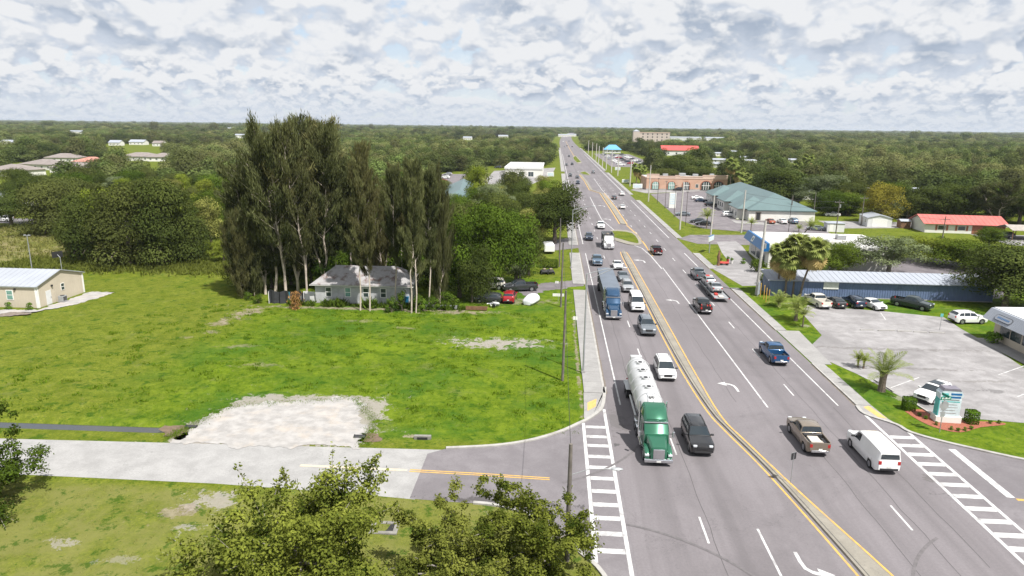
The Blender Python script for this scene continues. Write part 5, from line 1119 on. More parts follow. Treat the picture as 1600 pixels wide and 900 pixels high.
def forest():
    n = len(spots); me = bpy.data.meshes.new('forest'); me.vertices.add(n); co = np.array([(x, y, 0) for x, y, s in spots], dtype=np.float32); me.vertices.foreach_set('co', co.ravel())
    st = np.array([s for _, _, s in spots]); k = np.clip(st/9.5, 1, 9)
    sc = np.stack([k**.85*rng.uniform(.8, 1.35, n), k**.85*rng.uniform(.8, 1.35, n), rng.uniform(.65, 1.30, n)*np.where(st > 20, rng.uniform(.8, 1.7, n), 1)], 1)
    tall = rng.random(n) < .07; sc[tall, 2] *= 1.4; big = rng.random(n) < .2; sc[big, :2] *= 1.35
    a = me.attributes.new('sc', 'FLOAT_VECTOR', 'POINT'); a.data.foreach_set('vector', sc.astype(np.float32).ravel())
    a = me.attributes.new('rz', 'FLOAT', 'POINT'); a.data.foreach_set('value', rng.uniform(0, 6.28, n).astype(np.float32))
    a = me.attributes.new('vi', 'INT', 'POINT'); a.data.foreach_set('value', rng.integers(0, 4, n).astype(np.int32))
    o = tag(obj('forest', me), 'far-off green wood stretching to the horizon on both sides of the highway', 'wood', kind='stuff')
    srcs = []                                           # four single trees at the wood's near edge lend their crowns
    for v in range(4):
        x, y, s = near[230+v] if len(near) > 240 else spots[v]
        t = thing('oak_tree', wood_label('oak', 10, x, y), 'tree', (x+4, y+3, 0), 0, where(x, y)[1]); pr = PROTO['far'][v]; obj('trunk', pr[0], t); srcs.append(obj('crown', pr[1], t))
    g_ = bpy.data.node_groups.new('wood', 'GeometryNodeTree'); g_.is_modifier = True
    g_.interface.new_socket('Geometry', in_out='INPUT', socket_type='NodeSocketGeometry'); g_.interface.new_socket('Geometry', in_out='OUTPUT', socket_type='NodeSocketGeometry')
    N = g_.nodes; L = g_.links; gi = N.new('NodeGroupInput'); go = N.new('NodeGroupOutput'); jn = N.new('GeometryNodeJoinGeometry')
    def attr(nm, ty):
        q = N.new('GeometryNodeInputNamedAttribute'); q.data_type = ty; q.inputs[0].default_value = nm; return q.outputs[0]
    asc, arz, avi = attr('sc', 'FLOAT_VECTOR'), attr('rz', 'FLOAT'), attr('vi', 'INT'); cx = N.new('ShaderNodeCombineXYZ'); L.new(arz, cx.inputs[2])
    for v in range(4):
        oi = N.new('GeometryNodeObjectInfo'); oi.inputs['Object'].default_value = srcs[v]; oi.inputs['As Instance'].default_value = True; oi.transform_space = 'ORIGINAL'
        cp = N.new('FunctionNodeCompare'); cp.data_type = 'INT'; cp.operation = 'EQUAL'; L.new(avi, cp.inputs[2]); cp.inputs[3].default_value = v
        ip = N.new('GeometryNodeInstanceOnPoints'); L.new(gi.outputs[0], ip.inputs['Points']); L.new(cp.outputs[0], ip.inputs['Selection']); L.new(oi.outputs['Geometry'], ip.inputs['Instance']); L.new(cx.outputs[0], ip.inputs['Rotation']); L.new(asc, ip.inputs['Scale']); L.new(ip.outputs[0], jn.inputs[0])
    L.new(jn.outputs[0], go.inputs[0]); md = o.modifiers.new('wood', 'NODES'); md.node_group = g_
    print('forest', n)
forest()
# ================================================================ vehicles
def pl(poly, y):
    if y <= poly[0][0]: return poly[0][1]
    for (a, za), (c, zc) in zip(poly, poly[1:]):
        if y <= c: return za+(zc-za)*(y-a)/(c-a) if c > a else zc
    return poly[-1][1]
KIND = dict(
 sedan=dict(L=4.75, W=1.84, r=.325, wy=(-1.38, 1.42), zb=.24, belt=[(-2.4, .98), (1, .93), (2.4, .8)], top=[(-2.375, .62), (-2.34, .86), (-2.25, 1.02), (-1.75, 1.08), (-.95, 1.40), (-.35, 1.46), (.2, 1.43), (1.08, 1.02), (1.6, .95), (2.1, .83), (2.3, .70), (2.375, .50)], ws=(.28, 1.02), rw=(-1.68, -1.0), side=[(-1.35, -.42, -.95, -.36), (-.36, .86, -.30, .25)], hl=.66, tl=.86),
 hatch=dict(L=4.3, W=1.8, r=.325, wy=(-1.25, 1.3), zb=.24, belt=[(-2.2, 1.02), (1, .96), (2.2, .82)], top=[(-2.15, .66), (-2.12, 1.0), (-1.98, 1.18), (-1.62, 1.44), (-.9, 1.52), (-.2, 1.53), (.25, 1.49), (1.0, 1.06), (1.5, .98), (1.95, .84), (2.1, .7), (2.15, .5)], ws=(.3, .95), rw=(-1.95, -1.66), side=[(-1.55, -.45, -1.4, -.4), (-.38, .82, -.33, .28)], hl=.70, tl=.95),
 suv=dict(L=4.7, W=1.90, r=.36, wy=(-1.38, 1.40), zb=.28, belt=[(-2.4, 1.14), (1, 1.06), (2.4, .95)], top=[(-2.35, .72), (-2.32, 1.05), (-2.22, 1.24), (-1.86, 1.62), (-1.2, 1.70), (-.2, 1.71), (.3, 1.66), (1.12, 1.14), (1.55, 1.08), (2.08, .99), (2.27, .86), (2.35, .55)], ws=(.38, 1.05), rw=(-2.19, -1.90), side=[(-1.95, -1.25, -1.72, -1.2), (-1.18, -.38, -1.12, -.35), (-.32, .92, -.28, .35)], hl=.82, tl=1.02, rails=1),
 bigsuv=dict(L=5.3, W=2.05, r=.40, wy=(-1.55, 1.58), zb=.32, belt=[(-2.7, 1.26), (1, 1.18), (2.7, 1.08)], top=[(-2.65, .78), (-2.62, 1.2), (-2.55, 1.4), (-2.32, 1.82), (-1.5, 1.91), (-.2, 1.92), (.35, 1.88), (1.15, 1.27), (1.6, 1.22), (2.3, 1.13), (2.58, 1.0), (2.65, .6)], ws=(.42, 1.08), rw=(-2.52, -2.36), side=[(-2.4, -1.4, -2.2, -1.38), (-1.34, -.42, -1.3, -.4), (-.36, .95, -.32, .4)], hl=.92, tl=1.1, rails=1, big=1),
 minivan=dict(L=5.1, W=2.0, r=.35, wy=(-1.5, 1.55), zb=.26, belt=[(-2.6, 1.16), (1, 1.06), (2.6, .9)], top=[(-2.55, .7), (-2.52, 1.1), (-2.42, 1.4), (-2.15, 1.70), (-1.3, 1.76), (-.2, 1.77), (.45, 1.70), (1.45, 1.10), (1.85, 1.02), (2.3, .88), (2.5, .74), (2.55, .5)], ws=(.52, 1.38), rw=(-2.4, -2.18), side=[(-2.2, -1.25, -2.0, -1.2), (-1.18, -.2, -1.12, -.16), (-.12, 1.1, -.08, .5)], hl=.78, tl=1.05, rails=1),
 van=dict(L=5.6, W=2.08, r=.36, wy=(-1.62, 1.75), zb=.30, belt=[(-2.8, 1.24), (1.2, 1.18), (2.8, 1.0)], top=[(-2.8, .8), (-2.79, 1.6), (-2.74, 2.15), (-2.55, 2.28), (-1, 2.32), (.7, 2.30), (1.15, 2.2), (1.95, 1.36), (2.35, 1.22), (2.68, 1.02), (2.78, .85), (2.8, .5)], ws=(1.22, 1.88), rw=None, side=[(-2.5, -1.3, -2.48, -1.3), (-1.2, .1, -1.2, .1), (.5, 1.62, .5, 1.25)], hl=.92, tl=1.2, tum=.14, big=1),
 cargo=dict(L=6.1, W=2.04, r=.385, wy=(-1.75, 1.95), zb=.34, belt=[(-3.05, 1.32), (1.4, 1.26), (3.05, 1.12)], top=[(-3.05, .8), (-3.03, 1.55), (-2.93, 2.0), (-2.72, 2.12), (-1, 2.15), (.6, 2.14), (.95, 2.06), (1.62, 1.40), (2.1, 1.33), (2.7, 1.22), (2.98, 1.02), (3.05, .6)], ws=(1.0, 1.56), rw=None, side=[(.28, 1.32, .28, 1.0)], hl=.98, tl=1.15, tum=.12, big=1),
 pickup=dict(L=5.85, W=2.02, r=.41, wy=(-1.80, 1.86), zb=.36, belt=[(-3, 1.28), (1, 1.26), (3, 1.12)], top=[(-2.92, 1.30), (-.86, 1.30), (-.84, 1.32), (-.70, 1.84), (-.2, 1.91), (.35, 1.90), (.7, 1.84), (1.42, 1.30), (1.8, 1.25), (2.6, 1.16), (2.86, 1.02), (2.92, .65)], ws=(.76, 1.36), rw=(-.835, -.715), side=[(-.66, .16, -.60, .16), (.24, 1.2, .24, .78)], hl=.98, tl=1.08, bed=(-2.86, -.90, .78), big=1))
KIND['pickup']['tum'] = .22
TYRE = {}
def wheel_mesh(r, w=.24):
    k = (round(r, 3), w)
    if k in TYRE: return TYRE[k]
    prof = [(w*.5*.7, r*.62), (w*.5, r*.70), (w*.5, r*.90), (w*.40, r), (-w*.40, r), (-w*.5, r*.9), (-w*.5, r*.62)]
    n = 20; b = MB(); b.loft([[(x, rr*math.cos(2*math.pi*i/n), rr*math.sin(2*math.pi*i/n)) for i in range(n)] for x, rr in prof])
    t = b.mesh('tyre', ['tyre'], 40); c = MB(); R1 = r*.63; c.tube([(w*.30, 0, 0), (w*.42, 0, 0)], [R1, R1*.97], 18)
    c.tube([(w*.42, 0, 0), (w*.48, 0, 0)], [R1*.28, R1*.24], 10)
    for i in range(6):
        a = i*math.pi/3; m = Matrix.Rotation(a, 4, 'X'); c.box(w*.42, w*.46, -R1*.10, R1*.10, R1*.2, R1*.94, mat=m)
    TYRE[k] = (t, c.mesh('rim', ['rim'], 40)); return TYRE[k]
class Body:
    def __init__(s, K): s.K = K; s.w = K['W']/2; s.hl = K['L']/2
    def sec(s, y):
        K = s.K; e = min(y+s.hl, s.hl-y); w = s.w*(1-.20*max(0, 1-e/.42)**2); top = pl(K['top'], y); bel = min(pl(K['belt'], y), top-.03); zb = K['zb']; zA = zb
        for wy in K['wy']:
            ra = K['r']*1.16; d = abs(y-wy)
            if d < ra: zA = max(zA, K['r']+math.sqrt(ra*ra-d*d))
        zA = min(zA, bel-.12); g = max(0., top-bel-.03); tum = K.get('tum', .30)
        zb2 = zb+.14*max(0, 1-e/.3); zA = max(zA, zb2)
        if K.get('bed') and K['bed'][0] < y < K['bed'][1]:
            return [(0, zb2), (.60*w, zb2), (.62*w, zA), (.95*w, zA), (w, max(zA+.02, .55*zb+.45*bel)), (.985*w, bel-.10), (.955*w, bel), (.955*w-.07, bel), (.955*w-.09, K['bed'][2]), (0, K['bed'][2])]
        wr = .955*w-tum*g-.03-.03*min(1, g*4)
        return [(0, zb2), (.60*w, zb2), (.62*w, zA), (.95*w, zA), (w, max(zA+.02, .55*zb+.45*bel)), (.985*w, bel-.10), (.955*w, bel), (wr, top-.02-.05*min(1, g*3)), (wr*.84, top), (0, top+.02)]
    def S(s, y, t, side=1):
        q = s.sec(y); i = min(int(t), 8); f = t-i; return Vector((side*(q[i][0]+(q[i+1][0]-q[i][0])*f), y, q[i][1]+(q[i+1][1]-q[i][1])*f))
    def mesh(s):
        K = s.K; ys = {round(v, 3) for v, _ in K['top']} | {round(-s.hl+d, 3) for d in (0, .06, .16, .3, .45)} | {round(s.hl-d, 3) for d in (0, .06, .16, .3, .45)}
        for wy in K['wy']: ys |= {round(wy+K['r']*1.16*f, 3) for f in (-1.02, -.995, -.9, -.72, -.4, 0, .4, .72, .9, .995, 1.02)}
        if K.get('bed'): ys |= {K['bed'][0]-.005, K['bed'][0]+.005, K['bed'][1]-.005, K['bed'][1]+.005}
        ys = sorted(y for y in ys if -s.hl-1e-6 <= y <= s.hl+1e-6); rings = []
        for y in ys: q = s.sec(y); rings.append([(x, y, z) for x, z in q]+[(-x, y, z) for x, z in q[-2:0:-1]])
        b = MB(); b.loft(rings); return b.mesh('body', ['black_plastic'], 32)
    def patch(s, y0b, y1b, y0t, y1t, t0, t1, side=1, ny=5, nt=3, off=.012):
        b = MB(); vs = []
        for j in range(nt+1):
            f = j/nt; t = t0+(t1-t0)*f; a, c = y0b+(y0t-y0b)*f, y1b+(y1t-y1b)*f
            for i in range(ny+1):
                y = a+(c-a)*i/ny; p = s.S(y, t, side); n = (s.S(y+.01, t, side)-s.S(y-.01, t, side)).cross(s.S(y, min(9, t+.02), side)-s.S(y, t-.02, side)); n.normalize()
                if n.x*side < 0 and abs(n.x) > .3: n = -n
                elif abs(n.x) <= .3 and n.z < 0: n = -n
                vs.append(p+n*off)
        b.add(vs, [(j*(ny+1)+i, j*(ny+1)+i+1, (j+1)*(ny+1)+i+1, (j+1)*(ny+1)+i) for j in range(nt) for i in range(ny)]); return b
    def across(s, y0, y1, t0=7.25, off=.014, ny=4):
        b = MB(); vs = []; us = [(t0, -1), (8, -1), (8.6, -1), (9, 1), (8.6, 1), (8, 1), (t0, 1)]
        for i in range(ny+1):
            y = y0+(y1-y0)*i/ny; sl = (s.S(y+.02, 9).z-s.S(y-.02, 9).z)/.04; n = Vector((0, -sl, 1)).normalized()
            for t, sd in us: vs.append(s.S(y, t, sd)+n*off)
        m = len(us); b.add(vs, [(i*m+k, i*m+k+1, (i+1)*m+k+1, (i+1)*m+k) for i in range(ny) for k in range(m-1)]); return b
CARM = {}
def car_meshes(kind):
    if kind in CARM: return CARM[kind]
    K = KIND[kind]; B_ = Body(K); out = [('body', B_.mesh(), 0)]; hl = K['L']/2; w = K['W']/2
    def add(name, mb, mat, sm=40): out.append((name, mb.mesh(name, [mat], sm), None))
    add('windshield', B_.across(K['ws'][1], K['ws'][0], 7.12), 'glass')
    if K['rw']: add('rear_window', B_.across(K['rw'][0], K['rw'][1], 7.15, .03), 'glass')
    else:
        b = MB(); z0, z1 = pl(K['belt'], -hl)+.12, K['top'][3][1]-.30; b.add([(x, -hl-.012+.05*(z-z0)/(z1-z0), z) for x, z in ((-w*.72, z0), (w*.72, z0), (w*.66, z1), (-w*.66, z1))], [(0, 1, 2, 3)]); add('rear_window', b, 'glass')
    for sd in (-1, 1):
        for a, c, at, ct in K['side']: add('side_window', B_.patch(a, c, at, ct, 6.10, 6.86, sd), 'glass')
        b = MB(); yf = hl-.02; b.bbox(min(sd*w*.48, sd*w*.80), max(sd*w*.48, sd*w*.80), yf-.14, yf+.005, K['hl']-.02, K['hl']+(.17 if K.get('big') else .11), .03); add('headlight', b, 'headlight')
        b = MB(); tz = K['tl']; b.bbox(min(sd*w*.60, sd*w*.84), max(sd*w*.60, sd*w*.84), -hl-.008, -hl+.14, tz-(.22 if K.get('big') else .12), tz+.10, .02); add('taillight', b, 'taillight')
        b = MB(); my = K['ws'][1]-.22; mz = pl(K['belt'], my)+.10; b.bbox(min(sd*w*.93, sd*(w+.22)), max(sd*w*.93, sd*(w+.22)), my-.06, my+.07, mz-.07, mz+.09, .03); out.append(('mirror', b.mesh('mirror', ['black_plastic'], 40), 0 if kind in ('sedan', 'suv') else None))
        if K.get('rails'): b = MB(); y0, y1 = K['side'][0][2]+.1, K['ws'][0]-.1; xr = B_.S(0, 8, sd).x; b.tube([(xr, y0, B_.S(y0, 8).z+.05), (xr, y1, B_.S(y1, 8).z+.05)], .025, 6); add('roof_rail', b, 'black_plastic')
    b = MB(); b.bbox(-w*.44, w*.44, hl-.07, hl+.008, K['hl']-.18, K['hl']+.08, .02); add('grille', b, 'black_plastic')
    b = MB(); b.bbox(-w*.70, w*.70, hl-.12, hl+.012, K['zb']+.06, K['zb']+.24, .03); add('bumper', b, 'chrome' if K.get('bed') else 'black_plastic')
    b = MB(); b.bbox(-w*.72, w*.72, -hl-.02 if not K.get('bed') else -hl-.12, -hl+.1, K['zb']+.10, K['zb']+.30, .03); add('bumper', b, 'chrome' if K.get('bed') else 'black_plastic')
    b = MB(); yb = -hl-(.03 if not K.get('bed') else .13); b.box(-.16, .16, yb, yb+.012, K['zb']+.32, K['zb']+.48); add('licence_plate', b, 'plate')
    if K.get('bed'):
        b = MB(); a, c, z = K['bed']; b.box(-w*.83, w*.83, a+.06, c-.06, z+.004, z+.02)
        for sd in (-1, 1): b.box(min(sd*w*.55, sd*w*.84), max(sd*w*.55, sd*w*.84), K['wy'][0]-.45, K['wy'][0]+.45, z, z+.28)
        add('bed_liner', b, 'black_plastic')
    CARM[kind] = out; return out
def car(name, label, cat, kind, mat, x, y, rz=0., group=None, z=0., s=1.):
    """rz = 0 drives along +y, away from the camera"""
    K = KIND[kind]; t = thing(name, label, cat, (x, y, z+.02), rz, group); t.scale = (s, s, s); m = MATS[mat] if isinstance(mat, str) else mat
    for nm, me, slot in car_meshes(kind):
        o = obj(nm, me, t)
        if slot == 0: o.material_slots[0].link = 'OBJECT'; o.material_slots[0].material = m
    ty, rm = wheel_mesh(K['r'])
    for sd in (-1, 1):
        for wy in K['wy']:
            o = obj('wheel', ty, t, (sd*(K['W']/2-.13), wy, K['r']-.01), (0, 0, 0 if sd > 0 else math.pi)); obj('rim', rm, o)
    return t
for n_, c_, me_ in (('white', (.74, .74, .73), 0), ('black', (.010, .010, .011), 0), ('silver', (.42, .43, .44), .5), ('grey', (.13, .135, .14), .4), ('slate', (.17, .19, .21), .4), ('navy', (.015, .028, .055), .2), ('blue', (.012, .075, .19), .3), ('tan', (.24, .195, .15), .4), ('red', (.33, .012, .022), .1),
    ('darkgreen', (.020, .032, .030), .2), ('darkred', (.045, .010, .012), .2), ('orange', (.30, .075, .03), .1), ('steel', (.16, .22, .28), .4), ('truckgreen', (.022, .125, .070), .35), ('truckblue', (.015, .055, .12), .3), ('cream', (.66, .62, .54), 0), ('charcoal', (.05, .053, .058), .4), ('bluegrey', (.11, .17, .24), .4)): paint(n_, c_, me_)
PI = math.pi; TC = 'vehicles coming towards the camera on the highway'; AW = 'vehicles driving away on the highway'
def at(px, py): p = G(px, py); return p.x, p.y
def oncoming(name, label, cat, kind, colr, x, front_py, front_px, group=TC, s=1., dx=0):
    y = G(front_px, front_py).y+.25; return car(name, label, cat, kind, 'paint_'+colr, x+dx, y+KIND[kind]['L']*s/2, PI, group, 0, s)
oncoming('suv', 'black full size SUV beside the green tanker truck', 'SUV', 'bigsuv', 'black', 13.0, 718, 1105)
oncoming('minivan', 'white minivan behind the black SUV', 'minivan', 'minivan', 'white', 12.85, 599, 1047)
oncoming('suv', 'slate grey SUV by the median between the white van and white minivan', 'SUV', 'bigsuv', 'slate', 12.95, 528, 1020)
oncoming('passenger_van', 'white passenger van right beside the blue truck', 'van', 'van', 'white', 12.9, 490, 998)
oncoming('suv', 'silver SUV behind the white passenger van', 'SUV', 'suv', 'silver', 12.75, 459, 982)
oncoming('sedan', 'grey sedan behind the silver SUV in the inner lane', 'car', 'sedan', 'slate', 12.8, 442, 977)
oncoming('sedan', 'white sedan beside the trailer of the blue truck', 'car', 'sedan', 'white', 12.7, 423, 967)
oncoming('pickup_truck', 'dark teal pickup close behind the grey trailer', 'pickup', 'pickup', 'bluegrey', 8.9, 417, 931)
oncoming('suv', 'dark blue SUV left of the dump truck', 'SUV', 'suv', 'navy', 8.7, 377, 918)
oncoming('pickup_truck', 'white pickup behind the dump truck', 'pickup', 'pickup', 'white', 12.8, 359, 939)
FT = 'small far cars on the highway'
for lb, kind, c_, px, py, d in [('dark SUV leading the three far cars in the inner lane', 'suv', 'navy', 903, 288, PI), ('dark sedan second of the far cars in the inner lane', 'sedan', 'charcoal', 902, 279, PI), ('dark car in the outer lane beside the far inner lane pair', 'suv', 'charcoal', 891, 276, PI), ('far dark car alone in the outer lane', 'sedan', 'charcoal', 885, 259, PI), ('far dark car beside the grass islands', 'suv', 'black', 894, 258, PI), ('dark far car driving away right of the small island', 'suv', 'slate', 927, 271, 0),
    ('white SUV driving away behind the clinic sign', 'suv', 'white', 972, 306, 0), ('dark grey car left of the white SUV driving away', 'sedan', 'charcoal', 960, 312, 0), ('white sedan driving away, nearest of the three by the clinic', 'sedan', 'white', 973, 327, 0), ('tiny far car right of the centre line', 'sedan', 'navy', 894, 230, 0), ('tiny far car in the left lanes', 'suv', 'silver', 882, 230, PI), ('tiny far car left of the other far ones', 'sedan', 'charcoal', 886, 228.5, PI), ('tiny far white van near the end of the road', 'van', 'white', 880, 222, PI), ('tiny far dark car near the end of the road', 'sedan', 'black', 889, 221, PI), ('far dark car by the first grass island', 'sedan', 'black', 889, 245, PI)]:
    x, y = at(px, py); car('far_car', lb, 'car', kind, 'paint_'+c_, x, y+2, d, FT)
def away(name, label, cat, kind, colr, x, rear_py, rear_px, s=1.): y = G(rear_px, rear_py).y+.2; return car(name, label, cat, kind, 'paint_'+colr, x, y+KIND[kind]['L']*s/2, 0, AW, 0, s)
away('pickup_truck', 'dark red pickup driving away alone past the turn arrows', 'pickup', 'pickup', 'darkred', 22.7, 400, 1030)
pk = away('pickup_truck', 'black pickup with red straps and gear in its bed', 'pickup', 'pickup', 'black', 22.9, 493, 1104)
bl = away('pickup_truck', 'lifted bright blue pickup driving away near the car park', 'pickup', 'pickup', 'blue', 26.9, 574, 1222, 1.03)
tn = away('pickup_truck', 'tan crew cab pickup with boards in its bed', 'pickup', 'pickup', 'tan', 22.9, 717, 1286)
away('cargo_van', 'white cargo van driving away beside the tan pickup', 'van', 'cargo', 'white', 27.3, 746, 1395)
M('red_strap', (.45, .04, .03), .6); M('board', (.52, .47, .40), .7)
def load(name, label, cat, parent_xy, items):
    t = thing(name, label, cat, (parent_xy[0], parent_xy[1], .80))
    for nm, bx, mt in items: b = MB(); b.bbox(*bx, .02); b.build(nm, mt, t)
load('boards', 'stack of pale boards lying in the bed of the tan pickup', 'boards', tn.location, [('board', (-.55, .35, -2.3, -1.2, .03, .38), 'board'), ('board', (-.5, .5, -2.75, -1.95, .03, .32), 'grey_board'), ('tool_box', (-.8, .8, -1.15, -.92, .03, .50), 'black_plastic')])
load('gear', 'dark gear with red straps in the bed of the black pickup', 'gear', pk.location, [('case', (-.6, .1, -2.5, -1.4, .03, .62), 'black_plastic'), ('strap', (-.72, -.60, -2.6, -2.3, .03, .72), 'red_strap'), ('strap', (.15, .3, -2.5, -2.1, .03, .60), 'red_strap'), ('strap', (.5, .72, -2.6, -2.2, .03, .66), 'red_strap'), ('panel', (.2, .7, -1.9, -1.2, .03, .7), 'charcoal_panel' if 'charcoal_panel' in MATS else 'tyre')])

# --- heavy trucks ------------------------------------------------------
def hull(secs, name, mat, parent, sm=35):
    """loft through rounded rectangles: (y, half width bottom, half width top, z0, z1, corner)"""
    b = MB(); rings = []
    for y, wb, wt, z0, z1, k in secs: rings.append([(-wb+k, y, z0), (wb-k, y, z0), (wb, y, z0+k), (wt+(wb-wt)*.1, y, z1-k), (wt-k, y, z1), (-wt+k, y, z1), (-wt-(wb-wt)*.1, y, z1-k), (-wb, y, z0+k)])
    b.loft(rings); return b.build(name, mat, parent, sm)
def boxp(name, bx, mat, parent, bev=.03): b = MB(); b.bbox(*bx, bev); return b.build(name, mat, parent, 40)
def big_wheel(parent, x, y, r=.52, w=.3, dual=False):
    ty, rm = wheel_mesh(r, w if not dual else .6); o = obj('wheel', ty, parent, (x, y, r-.01), (0, 0, 0 if x > 0 else PI)); obj('rim', rm, o)
def tractor(t, mat, sleeper=True, fy=0., day=False, stack=True):
    """nose points to +y at y = fy; returns y of the cab's back"""
    m = 'paint_'+mat; Y = lambda d: fy-d
    bd = hull([(Y(.02), .62, .55, .62, 1.30, .08), (Y(.15), .72, .62, .58, 1.62, .12), (Y(.9), .80, .70, .58, 1.86, .12), (Y(1.75), .98, .84, .6, 2.02, .1)], 'hood', m, t)
    for sd in (-1, 1):
        fe = hull([(Y(.12), .18, .12, .62, 1.00, .05), (Y(.35), .24, .20, .62, 1.22, .06), (Y(1.1), .24, .20, .95, 1.38, .06), (Y(1.65), .24, .18, .70, 1.30, .06), (Y(1.75), .20, .16, .6, 1.15, .05)], 'fender', m, t); fe.location.x = sd*.92
        boxp('headlight', (sd*.94-.17, sd*.94+.17, Y(.30), Y(.08), .82, 1.02), 'headlight', t); boxp('mirror', (sd*1.42-.09, sd*1.42+.09, Y(1.95), Y(1.75), 1.75, 2.25), 'chrome', t); boxp('mirror_arm', (min(sd*1.0, sd*1.42), max(sd*1.0, sd*1.42), Y(1.92), Y(1.86), 2.0, 2.05), 'black_plastic', t, .01)
        if stack: b = MB(); b.tube([(sd*1.14, Y(4.35 if sleeper else 3.3), .8), (sd*1.14, Y(4.35 if sleeper else 3.3), 3.9 if sleeper else 3.2)], .085, 10); b.build('exhaust_stack', 'chrome', t, 40)
        b = MB(); b.tube([(sd*.95, Y(2.3), .62), (sd*.95, Y(4.0), .62)], .32, 14); b.build('fuel_tank', 'chrome', t, 40)
        boxp('step', (min(sd*.85, sd*1.2), max(sd*.85, sd*1.2), Y(2.3), Y(1.9), .42, .52), 'black_plastic', t)
    boxp('grille', (-.46, .46, Y(.08), Y(-.06), .66, 1.50), 'chrome', t); boxp('bumper', (-1.16, 1.16, Y(.18), Y(-.14), .34, .66), 'chrome', t, .06); boxp('licence_plate', (-.18, .18, Y(-.14), Y(-.155), .42, .56), 'plate', t, .005)
    cb = 3.1 if not sleeper else 4.3
    hull([(Y(1.7), 1.08, .98, .65, 2.04, .08), (Y(1.78), 1.10, 1.0, .6, 2.08, .08), (Y(2.35), 1.12, .98, .6, 2.85, .12), (Y(2.6), 1.12, 1.0, .6, 3.0, .12), (Y(cb), 1.14, 1.04, .6, 3.05 if not sleeper else 3.1, .12)], 'cab', m, t)
    if sleeper: hull([(Y(2.45), .96, .80, 2.92, 3.08, .06), (Y(3.0), 1.04, .92, 2.92, 3.55, .14), (Y(3.6), 1.08, .98, 2.92, 3.78, .16), (Y(4.28), 1.10, 1.0, 2.92, 3.84, .16)], 'roof_fairing', m, t)
    b = MB(); b.add([(-.96, Y(1.84)+.02, 2.10), (.96, Y(1.84)+.02, 2.10), (.86, Y(2.34)+.04, 2.78), (-.86, Y(2.34)+.04, 2.78)], [(0, 1, 2, 3)]); b.build('windshield', 'glass', t)
    boxp('sun_visor', (-.98, .98, Y(2.42), Y(2.20), 2.80, 2.90), 'chrome' if sleeper else m, t, .02)
    for sd in (-1, 1): b = MB(); b.add([(sd*1.108, Y(1.95), 1.95), (sd*1.125, Y(2.85), 1.95), (sd*1.06, Y(2.85), 2.6), (sd*1.05, Y(2.38), 2.6)], [(0, 1, 2, 3)]); b.build('side_window', 'glass', t)
    b = MB(); b.box(-.42, .42, Y(7.3 if sleeper else 6.0), Y(1.0), .55, .85); b.build('chassis', 'black_plastic', t)
    for sd in (-1, 1):
        big_wheel(t, sd*1.02, Y(1.15), .51, .30)
        for d in ((5.6, 6.85) if sleeper else ()): big_wheel(t, sd*.93, Y(d), .51, dual=True); boxp('mud_guard', (min(sd*.65, sd*1.24), max(sd*.65, sd*1.24), Y(d)-.55, Y(d)+.55, 1.06, 1.10), 'chrome', t, .01)
    return Y(cb)
# green tractor with the white pneumatic tank trailer
y0 = G(1027, 730).y+.1
t = thing('tanker_truck', 'green tractor pulling a white bulk tank trailer at the crosswalk', 'truck', (9.05, y0, .012), PI)
tractor(t, 'truckgreen')
b = MB(); rings = []; n = 28
for y, r, dz in ((-5.55, .12, 0), (-5.65, .62, 0), (-5.95, .98, 0), (-6.4, 1.16, .0), (-7.2, 1.22, 0), (-8.6, 1.18, .04), (-9.6, 1.22, 0), (-11.0, 1.18, .04), (-12.0, 1.22, 0), (-13.6, 1.20, 0), (-15.2, 1.16, .03), (-16.6, 1.0, .08), (-17.3, .72, .1), (-17.6, .3, .12), (-17.65, .05, .12)):
    rings.append([(r*math.sin(2*math.pi*k/n), y, 2.62+dz+r*math.cos(2*math.pi*k/n)) for k in range(n)])
b.loft(rings); tank = b.build('tank', 'tank_white', t, 50)
for y in (-7.3, -9.7, -12.1, -14.0): 
    b = MB(); b.loft([[(r*math.sin(2*math.pi*k/16), y+r*1.05*math.cos(2*math.pi*k/16), z) for k in range(16)] for r, z in ((1.05, 2.2), (.8, 1.5), (.25, .75), (.14, .55))]); b.build('hopper', 'tank_white', t, 50)
for y in (-7.6, -9.9, -12.0, -14.2): 
    b = MB(); b.cyl((0, y, 3.9), (0, 0, 1), .32, .18, 16); hh_ = b.build('hatch', 'tank_white', tank, 40); b = MB(); b.cyl((0, y, 4.02), (0, 0, 1), .20, .05, 12); b.build('hatch_clamp', 'black_plastic', tank, 40)
    b = MB(); b.box(-.5, .5, y-.5, y-.42, 3.83, 3.87); b.build('stain', 'black_plastic', tank)
b = MB()
for y in (-6.5, -8.8, -10.9, -13.2, -15.6): b.tube([(1.235*math.sin(a), y, 2.62+1.235*math.cos(a)) for a in np.linspace(-2.2, 2.2, 23)], .03, 5)
b.build('tank_bands', 'tank_white', tank, 40)
b = MB()                                                # ladder on the front head
for sd in (-.24, .24): b.tube([(sd, -5.35, 1.6), (sd, -5.5, 3.2), (sd, -6.3, 3.95)], .028, 6)
for k in range(7): b.tube([(-.24, -5.36-.015*k, 1.75+k*.22), (.24, -5.36-.015*k, 1.75+k*.22)], .02, 5)
b.build('ladder', 'chrome', t)
b = MB(); z = Vector((0, -6.05, 3.72)); nn = Vector((0, .62, .78)); uu = Vector((0, -.78, .62))     # mark and lettering on the front head
def onhead(pts): return [Vector((x, -5.90-.30*v, 3.57+.28*v+.02)) for x, v in pts]
b.add(onhead([(-.32, .35), (.05, .35), (-.12, -.2), (-.32, -.2)]), [(0, 1, 2, 3)]); b.add(onhead([(.08, .35), (.32, .35), (.1, -.25), (-.06, -.25)]), [(0, 1, 2, 3)]); b.build('tank_mark', 'black_plastic', tank)
b = MB()
